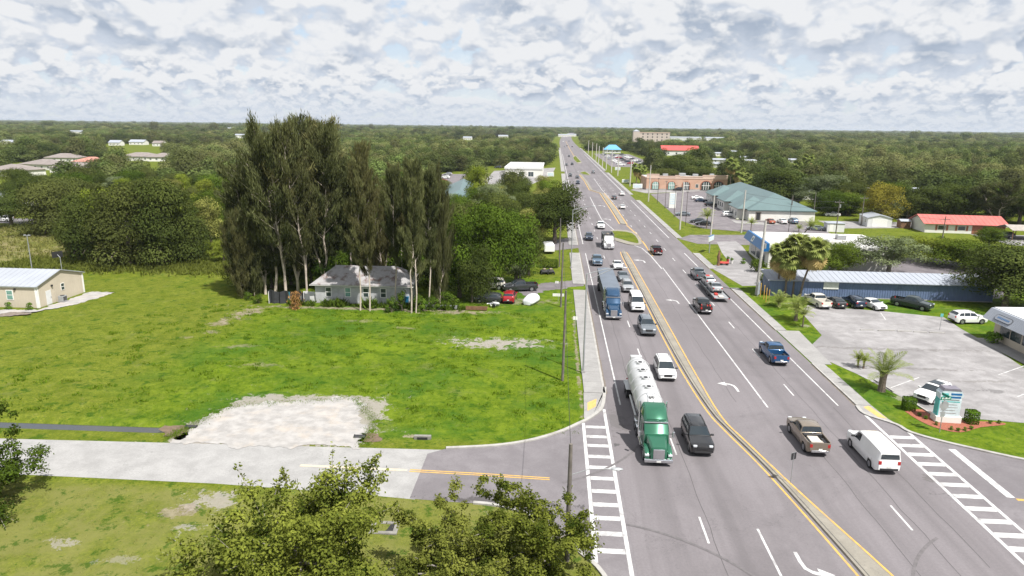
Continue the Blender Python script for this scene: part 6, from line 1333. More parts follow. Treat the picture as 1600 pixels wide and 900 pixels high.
for k in range(5): x = -.26+k*.11; b.add([Vector((x+dx, -5.62, 3.08+dz)) for dx, dz in ((0, 0), (.07, 0), (.07, .11), (0, .11))], [(0, 1, 2, 3)])
b.build('tank_number', 'charcoal_text' if 'charcoal_text' in MATS else 'tyre', tank)
b = MB(); b.box(-.5, .5, -17.2, -4.9, .95, 1.2); b.build('trailer_frame', 'tank_white', t)
for sd in (-1, 1):
    for d in (-14.6, -15.9): big_wheel(t, sd*.93, d, .51, dual=True)
    boxp('trailer_fender', (min(sd*.6, sd*1.3), max(sd*.6, sd*1.3), -16.6, -13.9, 1.08, 1.14), 'tank_white', t); b = MB(); b.tube([(sd*.95, -8.2, .8), (sd*.95, -13.2, .8)], .11, 8); b.build('hose_tube', 'tank_white', t, 40)
    boxp('taillight', (sd*.8-.14, sd*.8+.14, -17.32, -17.26, .95, 1.1), 'taillight', t)
boxp('rear_bumper', (-1.2, 1.2, -17.3, -17.1, .55, .8), 'tank_white', t); boxp('rear_platform', (-.6, .6, -17.9, -17.3, 2.9, 3.5), 'tank_white', t)
# blue tractor with grey end dump trailer
y0 = G(957, 501).y+.1
t = thing('dump_trailer_truck', 'dark blue tractor pulling a long grey tarped dump trailer', 'truck', (8.95, y0, .012), PI); tractor(t, 'truckblue', True)
M('trailer_grey', (.17, .18, .19), .5, .3, .12, .6); M('tarp_blue', (.115, .135, .165), .7, 0, .1, .5)
b = MB(); L0, L1 = -4.75, -20.6
for sd in (-1, 1): b.add([(sd*1.0, L0, .95), (sd*1.0, L1, .95), (sd*1.28, L1, 3.35), (sd*1.28, L0, 3.35), (sd*.95, L0, .95), (sd*.95, L1, .95), (sd*1.2, L1, 3.35), (sd*1.2, L0, 3.35)], [(0,1,2,3),(4,5,6,7),(0,3,7,4),(1,2,6,5),(2,3,7,6),(0,1,5,4)])
b.add([(-1.28, L0, 3.35), (1.28, L0, 3.35), (1.0, L0, .95), (-1.0, L0, .95), (-1.28, L0+.06, 3.4), (1.28, L0+.06, 3.4), (1.0, L0+.06, .95), (-1.0, L0+.06, .95)], [(0,1,2,3),(4,5,6,7),(0,1,5,4),(1,2,6,5),(2,3,7,6),(3,0,4,7)]); b.box(-1.2, 1.2, L1-.05, L1+.02, .95, 3.3); tb_ = b.build('trailer_box', 'trailer_grey', t)
b = MB(); b.loft([[(-1.3, y, 3.36), (-1.3, y, 3.42), (0, y, 3.52+.03*math.sin(y*2.1)), (1.3, y, 3.42), (1.3, y, 3.36)] for y in np.linspace(L0+.1, L1, 18)]); b.build('tarp', 'tarp_blue', t, 50)
for k in range(14):
    for sd in (-1, 1): b = MB(); y = L0-.6-k*1.13; b.add([(sd*1.03, y, .98), (sd*1.03, y-.1, .98), (sd*1.33, y-.1, 3.3), (sd*1.33, y, 3.3), (sd*.98, y, .98), (sd*.98, y-.1, .98), (sd*1.27, y-.1, 3.3), (sd*1.27, y, 3.3)], [(0,1,2,3),(0,3,7,4),(1,2,6,5)]); b.build('rib', 'trailer_grey', tb_)
b = MB(); b.box(-.45, .45, L1, -4.9, .78, .97); b.build('trailer_frame', 'black_plastic', t)
for sd in (-1, 1):
    for d in (-18.0, -19.3): big_wheel(t, sd*.93, d, .51, dual=True)
# white dump truck
y0 = G(955, 391).y+.2
t = thing('dump_truck', 'white dump truck with grey box waiting by the grass island', 'truck', (12.6, y0, .012), PI); yb = tractor(t, 'white', False)
b = MB(); L0, L1 = -3.3, -8.6
for x0, x1, ya, yb_ in ((-1.25, -1.17, L1, L0), (1.17, 1.25, L1, L0), (-1.17, 1.17, L0-.08, L0), (-1.17, 1.17, L1, L1+.08)): b.box(x0, x1, ya, yb_, 1.15, 3.0)
b.box(-1.17, 1.17, L1, L0, 1.15, 1.3); bxx = b.build('dump_box', 'trailer_grey', t)
b = MB(); b.add([(-1.25, L0, 2.95), (1.25, L0, 2.95), (1.2, L0+1.2, 3.2), (-1.2, L0+1.2, 3.2), (-1.25, L0, 3.03), (1.25, L0, 3.03), (1.2, L0+1.2, 3.28), (-1.2, L0+1.2, 3.28)], [(3,2,1,0),(4,5,6,7),(0,1,5,4),(1,2,6,5),(2,3,7,6),(3,0,4,7)]); b.build('cab_shield', 'trailer_grey', t)
b = MB(); rg = [[(.95*math.cos(a)*f, -6.1+2.1*math.sin(a)*f, 2.2+.85*(1-f)) for a in np.linspace(0, 2*PI, 15)[:-1]] for f in (1.15, .7, .3, .04)]; b.loft(rg); b.build('soil_load', 'bark', t, 60)
for k in range(5):
    for sd in (-1, 1): boxp('rib', (sd*1.29-.04, sd*1.29+.04, L0-.3-k*1.1, L0-.18-k*1.1, 1.2, 2.95), 'trailer_grey', bxx, .01)
b = MB(); b.box(-.42, .42, -8.4, -3, .6, 1.1); b.build('chassis', 'black_plastic', t)
for sd in (-1, 1):
    for d in (-6.3, -7.6): big_wheel(t, sd*.93, d, .51, dual=True)

# --- pickup hauling two cars on a flat trailer
yr = G(1143, 474).y; hp = car('pickup_truck', 'grey pickup towing the trailer with two silver cars', 'pickup', 'pickup', 'paint_slate', 26.9, yr+18.6, 0, AW)
t = thing('car_trailer', 'low flat car trailer behind the grey pickup, its rear ramp empty', 'trailer', (26.95, yr+.2, .012)); b = MB(); b.box(-1.2, 1.2, .0, 12.4, .62, .74); b.build('deck', 'galvanised', t)
for sd in (-1, 1): boxp('side_rail', (sd*1.27-.05, sd*1.27+.05, 0, 12.4, .58, .90), 'black_plastic', t, .01); [big_wheel(t, sd*1.08, y, .36, .24) for y in (4.6, 5.5)]; boxp('taillight', (sd*1.1-.12, sd*1.1+.12, -.03, .02, .62, .74), 'taillight', t, .005)
b = MB(); b.tube([(-.9, 12.4, .66), (0, 14.6, .60)], .06, 6); b.tube([(.9, 12.4, .66), (0, 14.6, .60)], .06, 6); b.build('tow_bar', 'black_plastic', t); boxp('rear_plate', (-.35, .35, .3, 1.5, .745, .90), 'board', t, .02); boxp('toolbox', (-.7, -.2, 1.8, 2.6, .745, 1.0), 'red_strap', t, .02)
car('sedan', 'silver sedan at the rear of the car trailer', 'car', 'sedan', 'paint_silver', 26.95, yr+5.6, 0, 'cars on the trailer', .745)
car('hatchback', 'silver wreck with a reddish roof at the front of the car trailer', 'car', 'hatch', 'paint_silver', 26.95, yr+10.4, 0, 'cars on the trailer', .745)
t = thing('roof_patch', 'red and white patched sheet over the roof of the front car on the trailer', 'sheet', (26.95, yr+10.4, .745+1.56)); b = MB(); b.bbox(-.55, .1, -.9, .15, 0, .03, .01); b.build('red_piece', 'red_strap', t); b = MB(); b.bbox(.1, .55, -.9, .1, 0, .025, .01); b.build('white_piece', 'board', t)

# --- parked vehicles
PK = 'cars parked along the blue shed'
for lb, nm, cat, kind, c_, px, py, rz in [('old cream pickup at the left end of the parked row', 'pickup_truck', 'pickup', 'pickup', 'cream', 1281, 480, .12), ('black sedan second in the row along the blue shed', 'sedan', 'car', 'sedan', 'black', 1309, 481, .1), ('dark blue hatchback third in the row along the blue shed', 'suv', 'SUV', 'suv', 'navy', 1338, 481, .1), ('white sedan facing out in the row along the blue shed', 'sedan', 'car', 'sedan', 'white', 1368, 484, PI+.25), ('dark green pickup parked askew by the blue shed', 'pickup_truck', 'pickup', 'pickup', 'darkgreen', 1430, 484, PI+.75)]:
    x, y = at(px, py); car(nm, lb, cat, kind, 'paint_'+c_, x, y+1.2, rz, PK)
x, y = at(1513, 505); car('suv', 'white SUV parked side on beside the mansard shop', 'SUV', 'suv', 'paint_white', x, y+.3, -1.45, s=1.05)
x, y = at(1460, 626); w_ = car('suv', 'white crossover with dark glass roof parked behind the monument sign', 'SUV', 'suv', 'paint_white', x, y+.4, PI/2+.62)
b = MB(); b.bbox(-.52, .52, -1.0, .1, 1.725, 1.745, .008); b.build('glass_roof', 'glass', w_)
LT = 'vehicles parked on the grass left of the highway'
for lb, nm, cat, kind, c_, px, py, rz in [('cream white SUV parked under the dense green trees', 'suv', 'SUV', 'bigsuv', 'cream', 764, 453, PI/2+.15), ('charcoal pickup parked across the grass beside the red car', 'pickup_truck', 'pickup', 'pickup', 'charcoal', 812, 456, PI/2+.3), ('red SUV parked on the grass with its rear to the camera', 'suv', 'SUV', 'suv', 'red', 796, 472, -.05), ('dark wagon half hidden beside the casuarina undergrowth', 'hatchback', 'car', 'hatch', 'charcoal', 762, 474, PI/2)]:
    x, y = at(px, py); car(nm, lb, cat, kind, 'paint_'+c_, x, y+.8, rz, LT)
OF = 'cars in the office car park'
for lb, kind, c_, px, py, rz in [('left of two black sedans by the verge below the office', 'sedan', 'charcoal', 1092, 349, 1.5), ('right of two black sedans by the verge below the office', 'sedan', 'black', 1101, 353, 1.5), ('dark car with pale bonnet beside the tall white lot sign', 'sedan', 'slate', 1068, 338, 1.5), ('white SUV parked before the office wing', 'suv', 'white', 1141, 339, -1.5), ('white car parked at the far end of the office front', 'sedan', 'white', 1090, 312, -1.5), ('dark blue car beside the white one at the office front', 'sedan', 'navy', 1096, 316, -1.5), ('black SUV parked in the middle of the office front', 'suv', 'black', 1112, 323, -1.5), ('orange red sedan parked against the white office wall', 'sedan', 'orange', 1205, 350, 0), ('white sedan parked against the white office wall', 'sedan', 'white', 1224, 350, 0), ('blue grey SUV parked against the white office wall', 'suv', 'bluegrey', 1241, 350, 0), ('dark car behind the motor shop roof', 'sedan', 'slate', 1277, 361, 1.3), ('black SUV under the clinic windows', 'suv', 'black', 1060, 299, 1.5), ('white car before the clinic right end', 'sedan', 'white', 1101, 296, 1.4)]:
    x, y = at(px, py); car('parked_car', lb, 'car', kind, 'paint_'+c_, x, y+1.2, rz, OF)
for i, (px, py, kind, c_, rz, lb) in enumerate([(691, 284, 'sedan', 'red', 1.5, 'red car in the car park left of the pale store'), (696, 279, 'suv', 'white', 1.5, 'white SUV behind the red car left of the pale store'), (700, 274, 'suv', 'silver', 1.5, 'silver SUV in the car park behind the white one'), (778, 263, 'suv', 'charcoal', 1.5, 'dark car at the edge of the pale store forecourt'), (793, 266, 'van', 'white', 0, 'white van parked at the pale store wall'), (8, 346, 'suv', 'white', 1.5, 'white SUV on the street at the left edge'), (1300, 338, 'sedan', 'white', 1.5, 'white car under the oaks on the lane behind the sheds'), (1384, 334, 'suv', 'silver', 1.5, 'silver car on the lane under the yellow leaved tree'), (1568, 372, 'suv', 'charcoal', 1.2, 'dark car under the carport')]):
    x, y = at(px, py); car('parked_car', lb, 'car', kind, 'paint_'+c_, x, y, rz)
CL = 'rows of cars on the far sales lot'
rg = random.Random(5)
for r in range(3):
    for k in range(9):
        x, y = 47+r*9+rg.uniform(-.4, .4), 500+k*24+rg.uniform(-2, 2); kd, cc = rg.choice(['suv', 'sedan', 'pickup']), rg.choice(['white', 'silver', 'black', 'grey', 'red', 'navy', 'white']); car('lot_car', 'tiny %s %s in the %s row of the far sales lot right of the highway' % (cc, dict(suv='SUV').get(kd, kd), ('row nearest the highway', 'middle', 'rear')[r].replace('row nearest the highway', 'front')), 'car', kd, 'paint_'+cc, x, y, PI/2, CL)
flat('sales_lot', [(39, 485), (75, 485), (75, 720), (39, 720)], .016, 'lot_asphalt')
# ================================================================ street furniture and small things
PW = 'wooden poles along the left verge'
def pole(name, label, x, y, h, r=.14, mat='wood_pole', cross=True, group=None, lean=0., rz=0., n=10, gear=()):
    t = thing(name, label, 'pole', (x, y, 0), rz, group); b = MB(); b.tube([(0, 0, -.1), (lean*.5, 0, h*.5), (lean, 0, h)], [r*1.15, r, r*.75], n); b.build('shaft', mat, t, 50)
    if cross: b = MB(); b.box(lean-1.15, lean+1.15, -.06, .06, h-.75, h-.62); b.build('crossarm', 'wood_pole', t)
    if cross:
        for k in (-1.0, -.4, .4, 1.0): b = MB(); b.tube([(lean+k, 0, h-.62), (lean+k, 0, h-.45)], .045, 6); b.build('insulator', 'galvanised', t)
    for nm, z, w in gear: b = MB(); b.cyl((lean+.28, 0, z), (0, 0, 1), .2, w, 10); b.build(nm, 'galvanised', t, 40)
    return t
t = pole('utility_pole', 'wooden pole with a lamp arm rising out of the foreground tree', 1.4, 38.6, 8.1, .15, cross=False)
b = MB(); b.tube([(0, 0, 6.0), (1.2, .05, 6.45), (2.6, .1, 6.5)], .03, 6); b.build('lamp_arm', 'galvanised', t); b = MB(); b.loft([[(2.5+x, .1+.16*s*math.cos(a), 6.5+.09*s*math.sin(a)) for a in np.linspace(0, 2*PI, 11)[:-1]] for x, s in ((0, .3), (.15, .9), (.5, 1), (.72, .5), (.76, .1))]); b.build('lamp_head', 'galvanised', t, 50)
pole('utility_pole', 'slim wooden pole on the grass beside the corner pavement', 1.4, 70.4, 10.1, .13, cross=False, group=PW, lean=.08); pole('utility_pole', 'wooden pole on the verge beside the parked red car', 1.4, 101.6, 10.0, .13, cross=False, group=PW, lean=.1)
pole('utility_pole', 'wooden pole at the far driveway below the big dark oak', 1.3, 132.5, 9.6, .13, cross=False, group=PW)
def street_light(label, x, y, h, arm, sd=1, group=None, double=True):
    t = thing('street_light', label, 'street lamp', (x, y, 0), 0, group); b = MB(); b.tube([(0, 0, .25), (0, 0, h)], [.11, .075], 10); b.build('post', 'galvanised', t, 50); b = MB(); b.bbox(-.22, .22, -.22, .22, 0, .28, .03); b.build('base', 'concrete', t)
    b = MB(); b.tube([(0, 0, h), (sd*arm*.5, 0, h+.55), (sd*arm, 0, h+.8)], .045, 6)
    if double: b.tube([(0, 0, h-.8), (sd*arm*.5, 0, h+.2), (sd*arm*.8, 0, h+.68)], .04, 6)
    b.build('arm', 'galvanised', t, 50); b = MB(); b.loft([[(sd*(arm+x_), .17*s*math.cos(a), h+.82+.08*s*math.sin(a)) for a in np.linspace(0, 2*PI, 11)[:-1]] for x_, s in ((-.1, .3), (.1, .9), (.5, 1), (.75, .5), (.8, .1))]); b.build('lamp_head', 'galvanised', t, 50); return t
LG = 'street lamps on the left pavement'
street_light('street lamp on the left pavement beside the blue truck', 3.75, 73.0, 11.4, 3.6, 1, LG); street_light('street lamp before the big dark oak', 3.6, 131.5, 11.4, 3.6, 1, LG); street_light('far street lamp beyond the big dark oak', 3.6, 232, 11.4, 3.6, 1, LG)
pole('concrete_pole', 'thick pale concrete pole at the left end of the blue shed', 34.2, 113.4, 12.4, .24, 'concrete_pole', False, lean=.35, gear=(('transformer', 8.2, .8),))
CP = 'pale concrete poles along the right verge'
for px, by, ty, lb in [(1013, 315, 258, 'pale pole at the clinic drive'), (1062, 359, 284, 'pale pole on the verge beside the white lot sign'), (1110, 371, 305, 'pale pole between the two black sedans and the shop drive'), (1158, 364, 297, 'pale pole standing before the green roofed office'), (984, 291, 249, 'pale pole left of the clinic sign'), (965, 275, 242, 'pale pole on the lawn beyond the clinic, nearest'), (955, 270, 234, 'pale pole on the lawn beyond the clinic, tallest'), (947, 265, 232, 'pale pole third along the lawn beyond the clinic'), (941, 261, 230, 'pale pole fourth along the lawn beyond the clinic'), (935, 256, 228, 'pale pole fifth along the lawn beyond the clinic'), (931, 252, 224, 'pale pole sixth along the lawn beyond the clinic'), (925, 246, 222, 'pale pole by the far sales lot'), (919, 240, 219, 'farthest pale pole by the sales lot')]:
    p = G(px, by); pole('concrete_pole', lb, p.x, p.y, hgt(px, by, px, ty), .2 if p.y < 320 else .3, 'concrete_pole', False, CP, lean=.2)
UP_ = 'wooden power poles at right'
for px, by, ty, lb in [(1305, 372, 312, 'power pole with a transformer beside the small white shed'), (1345, 352, 306, 'thin power pole behind the white shed'), (1470, 388, 338, 'leaning power pole in front of the red roofed house'), (1270, 345, 300, 'power pole at the right end of the office'), (1378, 330, 300, 'power pole beside the yellow leaved tree'), (1235, 345, 305, 'dark thin pole before the office wall'), (1340, 410, 372, 'thin pole behind the blue shed')]:
    p = G(px, by); pole('power_pole', lb, p.x, p.y, hgt(px, by, px, ty), .13, 'wood_pole', by > 350, UP_, gear=((('transformer', hgt(px, by, px, ty)-1.6, .8),) if px == 1305 else ()))
DP = 'dark slim lamp posts around the office car park'
for px, by, ty, lb in [(1027, 318, 279, 'first dark lamp post of the office car park, by the clinic drive'), (1039, 326, 284, 'second dark lamp post of the office car park'), (1053, 340, 290, 'third dark lamp post, beside the white lot sign'), (1071, 352, 300, 'fourth dark lamp post, before the highway verge'), (1232, 362, 312, 'dark lamp post right of the office cars')]:
    p = G(px, by); t = pole('lamp_post', lb, p.x, p.y, hgt(px, by, px, ty), .07, 'dark_pole', False, DP); h = hgt(px, by, px, ty); b = MB(); b.bbox(-.35, .35, -.18, .18, h-.05, h+.12, .02); b.build('lamp_head', 'dark_pole', t)
p = G(50, 420); t = pole('field_light', 'lone pole with two lamps at the edge of the mown field', p.x, p.y, 6.3, .09, 'galvanised', False)
for sd in (-.4, .4): b = MB(); b.bbox(sd-.22, sd+.22, -.15, .15, 6.2, 6.4, .03); b.build('lamp_head', 'galvanised', t)
# overhead wires
def wire(label, a, c, sag=.6, r=.018):
    a, c = Vector(a), Vector(c); n = 14; pts = [a.lerp(c, i/n)-Vector((0, 0, sag*4*(i/n)*(1-i/n))) for i in range(n+1)]; b = MB(); b.tube(pts, r, 4); tag(b.build('overhead_wire', 'black_plastic'), label, 'wire', 'overhead wires')
wire('wire between the foreground pole and the slim verge pole', (1.4, 38.6, 7.8), (1.45, 70.4, 9.8)); wire('wire between the two verge poles beside the lot', (1.45, 70.4, 9.8), (1.5, 101.6, 9.8)); wire('wire from the parked red car pole to the far driveway pole', (1.5, 101.6, 9.8), (1.3, 132.5, 9.4))
q = [G(1158, 364), G(1305, 372), G(1270, 345)]
for z_, lb in ((10.6, 'upper wire between the office pole and the transformer pole'), (9.0, 'lower wire between the office pole and the transformer pole')): wire(lb, (q[0].x, q[0].y, z_), (q[1].x, q[1].y, z_-1.2), .8, .025)
q2 = G(1470, 388); wire('wire between the transformer pole and the leaning pole', (q[1].x, q[1].y, 8.9), (q2.x, q2.y, 6.8), .5, .025)

# signs
def post_sign(name, label, x, y, h, panels, r=.035, rz=0., mat='galvanised'):
    t = thing(name, label, 'sign', (x, y, 0), rz); b = MB(); b.tube([(0, 0, 0), (0, 0, h)], r, 8); b.build('post', mat, t)
    for nm, bx, mt in panels: b = MB(); b.box(*bx); b.build(nm, mt, t)
    return t
M('sign_green', (.01, .20, .13), .5); M('sign_teal', (.10, .42, .42), .5); M('sign_pale', (.52, .60, .64), .5); M('stop_back', (.34, .34, .35), .5, .3)
t = post_sign('street_sign', 'street sign post with a green name plate before the monument sign', 35.95, 60.5, 3.55, [('name_plate', (-.42, .62, -.02, .02, 3.2, 3.5), 'sign_green'), ('cross_plate', (-.02, .02, -.45, .45, 3.52, 3.75), 'sign_green'), ('small_board', (-.22, .22, -.03, -.01, 1.0+.55, 2.05), 'stop_back')], rz=.2)
b = MB(); b.loft([[(.46*math.cos(a+PI/8), y, 2.65+.46*math.sin(a+PI/8)) for a in np.linspace(0, 2*PI, 9)[:-1]] for y in (-.05, -.03)]); b.build('stop_sign_back', 'stop_back', t)
b = MB()
for k in range(5): x = -.30+k*.17; b.box(x, x+.11, -.026, -.021, 3.27, 3.43)
b.build('lettering', 'plate', t)
p = G(1235, 757); t = post_sign('keep_right_sign', 'small sign on a thin post standing on the median', p.x, p.y, 2.5, [('panel_back', (-.25, .25, -.02, .0, 2.0, 2.55), 'black_plastic'), ('panel_frame', (-.27, .27, .0, .015, 1.98, 2.57), 'galvanised')], .03, .5); t.location.z = .15
p = G(895, 540); post_sign('road_sign', 'small white sign on a post at the back of the left pavement', 3.2, 88, 2.4, [('panel', (-.3, .3, -.02, .0, 1.9, 2.4), 'plate')])
p = G(1468, 516); post_sign('parking_sign', 'thin post with a small blue sign in the pale car park', p.x, p.y, 2.4, [('panel', (-.18, .18, -.02, 0, 1.95, 2.4), 'sign_teal')])
p = G(870, 448); post_sign('for_sale_sign', 'low white sign by the gravel track', p.x, p.y, 1.0, [('panel', (-.3, .3, -.02, 0, .6, 1.0), 'plate')])
p = G(888, 471); post_sign('plot_sign', 'small white board beside the left pavement pole', p.x-1.6, p.y, 1.3, [('panel', (-.9, .9, -.03, 0, .8, 1.25), 'plate')])
# monument sign
t = thing('monument_sign', 'white and blue monument sign with sloping top in the red mulch', 'sign', (37.9, 63.2, .02), R(-4))
def mp(name, bx, mt, bev=.02): b = MB(); b.bbox(*bx, bev); return b.build(name, mt, t)
mp('base', (-1.15, 1.15, -.55, .55, 0, .62), 'white_stucco'); mp('face', (-.95, .95, -.42, .42, .62, 2.35), 'sign_pale')
b = MB(); b.loft([[(-1.0, y, 2.35), (.75, y, 2.35), (1.05, y, 2.75), (.8, y, 3.2), (-.75, y, 3.2), (-1.0, y, 2.9)] for y in (-.48, .48)]); b.build('crown', 'sign_pale', t)
b = MB(); b.loft([[(-.85, y, 3.2), (.8, y, 3.2), (.62, y, 3.42), (-.7, y, 3.42)] for y in (-.5, .5)]); b.build('cap', M('slate_cap', (.16, .15, .18), .8), t)
mp('side_panel', (-1.02, -.95, -.42, .42, .62, 2.35), 'sign_teal', .005)
for i, (x0, x1, z0, z1, mt) in enumerate(((-.8, -.3, 2.55, 2.95, 'sign_teal'), (-.1, .85, 2.78, 2.98, 'blue_sign'), (-.1, .8, 2.48, 2.66, 'blue_sign'), (-.8, .8, 2.05, 2.15, 'sign_teal'), (-.8, .6, 1.78, 1.84, 'stop_back'), (-.8, .7, 1.5, 1.56, 'stop_back'), (-.8, .5, 1.2, 1.26, 'stop_back'), (-.8, .6, .92, .98, 'stop_back'))): 
    yy = -.49 if z0 > 2.4 else -.43; b = MB(); b.box(x0, x1, yy, yy+.02, z0, z1); b.build('printed_line' if i > 2 else 'logo', mt, t)
# tall slanted box sign on the forecourt, with lawn clutter beside it
x, y = at(1108, 395); t = thing('box_sign', 'long slanted white and blue box sign on a post on the forecourt lawn', 'sign', (x, y, 0), R(62)); b = MB(); b.tube([(0, 0, 0), (0, 0, 3.6)], .12, 8); b.build('post', 'galvanised', t)
b = MB(); b.bbox(-1.3, 2.6, -.14, .14, 2.6, 3.7, .03); b.build('box', 'plate', t); b = MB(); b.box(-1.2, 2.5, -.16, -.145, 2.75, 3.55); b.build('face', 'sign_pale', t); b = MB(); b.box(-1.25, 2.55, -.15, .15, 3.7, 3.78); b.build('top_edge', 'blue_sign', t)
x, y = at(1131, 414); t = thing('red_cart', 'small red garden cart on the forecourt', 'cart', (x, y, .03)); b = MB(); b.bbox(-.9, .9, -.5, .5, .3, .6, .05); b.build('body', 'red_strap', t)
for sx in (-.6, .6):
    for sy in (-.5, .5): big_wheel_r = wheel_mesh(.2, .1); o = obj('wheel', big_wheel_r[0], t, (sx, sy, .2), (0, 0, PI/2)); obj('rim', big_wheel_r[1], o)
x, y = at(1122, 415); t = thing('statue', 'dark brown upright figure like post beside the red cart', 'statue', (x, y, .02)); b = MB(); b.tube([(0, 0, 0), (.05, 0, .9), (-.03, 0, 1.8), (.04, 0, 2.6), (0, 0, 3.1)], [.34, .26, .32, .2, .1], 9); b.build('carving', 'brown_wood', t, 60); b = MB(); b.tube([(0, 0, 2.2), (.35, 0, 2.6)], [.12, .05], 6); b.build('arm', 'brown_wood', t)
for i, (px, py, mt, lb) in enumerate(((1126, 412, 'yellow_line', 'yellow flower pot beside the dark carved post'), (1137, 410, 'red_strap', 'red flower pot behind the red cart'), (1143, 412, 'white_trim', 'white flower pot right of the red cart'))):
    x, y = at(px, py); t = thing('flower_pot', lb, 'pot', (x, y, .03)); b = MB(); b.tube([(0, 0, 0), (0, 0, .6)], [.2, .32], 10); b.build('pot', mt, t); o = obj('plant', PROTO['bush'][0][1], t, (0, 0, .5), None, (.3, .3, .4))
x, y = at(1161, 412); bush('potted_shrub', 'brown shrub alone on the forecourt', x, y, 1.4, 1.2)
# yellow marker posts, lot sign, boards
for i, (px, py) in enumerate(((1187.5, 464), (1193, 467.5), (1196.5, 472), (1200.5, 475))):
    x, y = at(px, py); t = thing('marker_post', ['yellow marker post nearest the concrete pole', 'second yellow marker post from the concrete pole', 'third yellow marker post from the concrete pole', 'yellow marker post farthest from the concrete pole'][i], 'post', (x, y, 0), 0, 'yellow marker posts'); b = MB(); b.tube([(0, 0, 0), (0, 0, 2.3)], .07, 8); b.build('post', 'yellow_line', t); b = MB(); b.tube([(0, 0, 2.3), (0, 0, 2.36)], [.07, .03], 8); b.build('cap', 'yellow_line', t)
x, y = at(1050, 325); t = thing('lot_sign', 'tall white sign board with pale panels in the office car park', 'sign', (x, y, 0), R(10)); b = MB(); b.bbox(-1.2, 1.2, -.2, .2, 0, 5.2, .04); b.build('board', 'plate', t)
for k in range(5): b = MB(); b.box(-.95, .95, -.225, -.2, 1.3+k*.75, 1.85+k*.75); b.build('panel', 'sign_pale', t)
for px, py, w, h, lb in ((977, 287, 3.4, 1.6, 'small pale green sign on the lawn left of the clinic'), (996, 296, 4.2, 2.0, 'low pale monument sign before the clinic corner'), (965, 267, 3.4, 1.8, 'white sign at a pole on the far lawn'), (860, 277, 3.8, 2.2, 'white board sign left of the highway near the store')):
    x, y = at(px, py); t = thing('lawn_sign', lb, 'sign', (x, y, 0)); b = MB(); b.bbox(-w/2, w/2, -.15, .15, .5, .5+h, .04); b.build('board', 'plate', t); b = MB(); b.box(-w*.4, w*.4, -.18, -.15, .8, .2+h); b.build('face', 'sign_pale', t)
    for sd in (-1, 1): b = MB(); b.box(sd*w*.35-.08, sd*w*.35+.08, -.1, .1, 0, .5); b.build('leg', 'grey_board', t)
# covered boat, trailer, carts, clutter on the left lot
x, y = at(831, 474); t = thing('covered_boat', 'small boat under a tight white cover on the grass by the red car', 'boat', (x, y+.4, 0), R(-20)); b = MB(); rings = []
for yy, w, z in ((-2.0, .55, .85), (-1.9, .85, 1.05), (-1.0, 1.0, 1.25), (0, 1.05, 1.45), (1.0, .95, 1.3), (1.8, .6, 1.05), (2.2, .2, .85)): rings.append([(-w*.75, yy, .12), (-w, yy, .45), (-w*.9, yy, z*.72), (-w*.45, yy, z*.95), (0, yy, z), (w*.4, yy, z*.96), (w*.9, yy, z*.7), (w, yy, .45), (w*.75, yy, .12)])
b.loft(rings); b.build('cover', M('boat_cover', (.70, .71, .74), .45, var=.06, bump=.3), t, 70); b = MB(); b.loft([[(-w*.6, yy, .0), (w*.6, yy, .0), (w*.7, yy, .14), (-w*.7, yy, .14)] for yy, w in ((-1.9, .8), (0, 1), (1.9, .5))]); b.build('hull', 'grey_board', t)
x, y = at(857, 396); t = thing('white_trailer', 'small white cargo trailer under the big dark oak', 'trailer', (x, y+1, 0), .1); b = MB(); b.bbox(-1.1, 1.1, -2.2, 2.2, .55, 2.1, .08); b.build('body', 'paint_white', t, 40)
for sd in (-1, 1): big_wheel(t, sd*1.05, 0, .33, .2)
b = MB(); b.box(-.9, .9, -2.23, -2.2, .65, 2.0); b.build('door', 'white_trim', t); b = MB(); b.tube([(0, 2.2, .55), (0, 3.3, .5)], .05, 6); b.build('tow_bar', 'black_plastic', t)
for i, (px, lb) in enumerate(((850, 'left of the two dark garden carts before the hedge'), (860, 'right of the two dark garden carts before the hedge'))):
    x, y = at(px, 428); t = thing('garden_cart', lb, 'cart', (x, y, 0), .2, 'garden carts'); b = MB(); b.bbox(-.6, .6, -.8, .8, .35, .75, .08); b.build('body', 'black_plastic', t); b = MB(); b.bbox(-.3, .3, -.5, .0, .75, 1.15, .08); b.build('seat', 'paint_tan', t)
    for sx in (-.6, .6):
        for sy in (-.6, .6): big_wheel(t, sx, sy, .26, .18)
x, y = at(771, 480); t = thing('junk_pile', 'heap of white and dark scrap beside the dark wagon', 'scrap', (x, y, 0)); rg = random.Random(3)
for k in range(12): m_ = Matrix.Translation((rg.uniform(-.8, .8), rg.uniform(-.7, .7), rg.uniform(.15, .7))) @ Matrix.Rotation(rg.uniform(0, 3), 4, 'Z') @ Matrix.Rotation(rg.uniform(-.9, .9), 4, 'X'); b = MB(); b.box(-.5, .5, -.09, .09, -.05, .05, mat=m_); b.build('scrap_piece', rg.choice(['white_paint', 'black_plastic', 'galvanised']), t)
x, y = at(634, 476); t = thing('waste_bin', 'blue wheeled bin at the right corner of the block house', 'bin', (x, y, 0)); b = MB(); b.loft([[(-s, -s, z), (s, -s, z), (s, s, z), (-s, s, z)] for s, z in ((.42, .08), (.55, 1.25))]); b.build('tub', 'blue_plastic', t); b = MB(); b.bbox(-.58, .58, -.6, .58, 1.25, 1.35, .03); b.build('lid', 'blue_plastic', t)
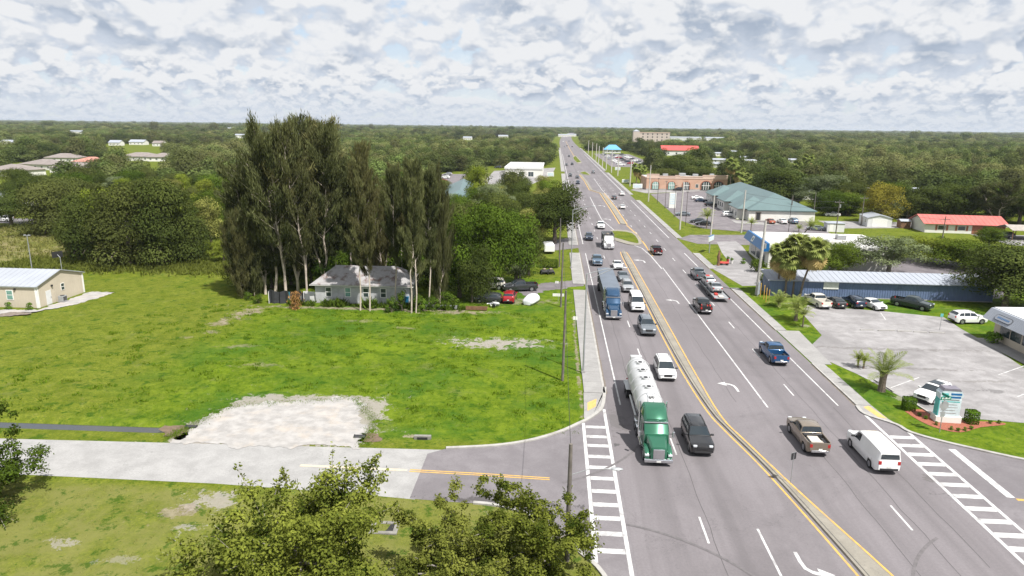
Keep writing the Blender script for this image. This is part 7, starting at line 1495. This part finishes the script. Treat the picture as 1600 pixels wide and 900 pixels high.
for i, (px, py, w, lb) in enumerate(((690, 482, 2.4, 'low grey flat trailer frame before the casuarina undergrowth'), (745, 484, 1.6, 'rusty scrap frame on bare soil left of the red car'))):
    x, y = at(px, py); t = thing('scrap_frame', lb, 'frame', (x, y, 0)); b = MB(); b.box(-w, w, -.5, .5, .3, .42); b.build('bed', 'galvanised' if i == 0 else 'brown_wood', t); b = MB(); b.box(-w, w, -.55, -.5, .1, .7); b.build('rail', 'galvanised' if i == 0 else 'brown_wood', t)
# basketball hoop, drains, culvert pipe
p = G(97, 424); t = thing('basketball_hoop', 'basketball hoop on a post behind the beige building', 'hoop', (p.x, p.y, 0), R(-30)); b = MB(); b.tube([(0, 0, 0), (0, 0, 2.6), (-.9, 0, 3.0)], .07, 8); b.build('post', 'galvanised', t); b = MB(); b.box(-1.0, -.94, -.9, .9, 2.5, 3.6); b.build('backboard', 'black_plastic', t); b = MB(); b.tube([(-1.25+.22*math.cos(a), .22*math.sin(a), 2.75) for a in np.linspace(0, 2*PI, 15)], .02, 5); b.build('rim', 'red_strap', t)
p = G(601, 826); t = thing('drain_inlet', 'square concrete drain with a dark opening in the foreground grass', 'drain', (p.x, p.y, 0), .05); b = MB()
for x0, x1, y0_, y1_ in ((-.95, .95, -.75, -.45), (-.95, .95, .45, .75), (-.95, -.65, -.45, .45), (.65, .95, -.45, .45)): b.box(x0, x1, y0_, y1_, -.05, .12)
b.build('rim', 'old_concrete', t); b = MB(); b.box(-.65, .65, -.45, .45, -.02, .05); b.build('opening', 'tyre', t)
p = G(660, 687); t = thing('storm_drain', 'small concrete culvert head in the green lot', 'drain', (p.x, p.y, 0), .05); b = MB(); b.box(-.75, .75, .0, .35, -.1, .32); b.build('headwall', 'old_concrete', t); b = MB(); b.box(-.45, .45, -.06, .0, -.02, .22); b.build('opening', 'tyre', t)
for px, py, lb in ((299, 668, 'black culvert pipe end at the left side of the gravel drive'), (562, 683, 'black culvert pipe end at the right side of the gravel drive')):
    p = G(px, py); t = thing('culvert_pipe', lb, 'pipe', (p.x, p.y, -.08)); b = MB(); b.tube([(-.45, 0, .05), (.5, .05, .05)], .24, 14); b.build('pipe', 'black_plastic', t, 40); b = MB(); b.tube([(-.49, 0, .05), (-.45, 0, .05)], .27, 14); b.build('collar', 'black_plastic', t)
flat('silt', ragged(gpts((560, 690), (562, 676), (595, 678), (596, 688)), .25, .1, 14), .03, 'wet_soil')

# ================================================================ air
m, t_, o_ = new_mat('haze'); v = t_.node('ShaderNodeVolumePrincipled'); v.inputs['Color'].default_value = (.80, .88, 1, 1); v.inputs['Density'].default_value = HAZE; v.inputs['Anisotropy'].default_value = .2
t_.l.new(v.outputs[0], o_.inputs['Volume'])
if HAZE > 0:
    b = MB(); b.box(-12000, 12000, -350, 15200, -1.5, 34); tag(b.build('haze', 'haze'), 'thin pale blue haze over the far woods', 'haze', kind='stuff')
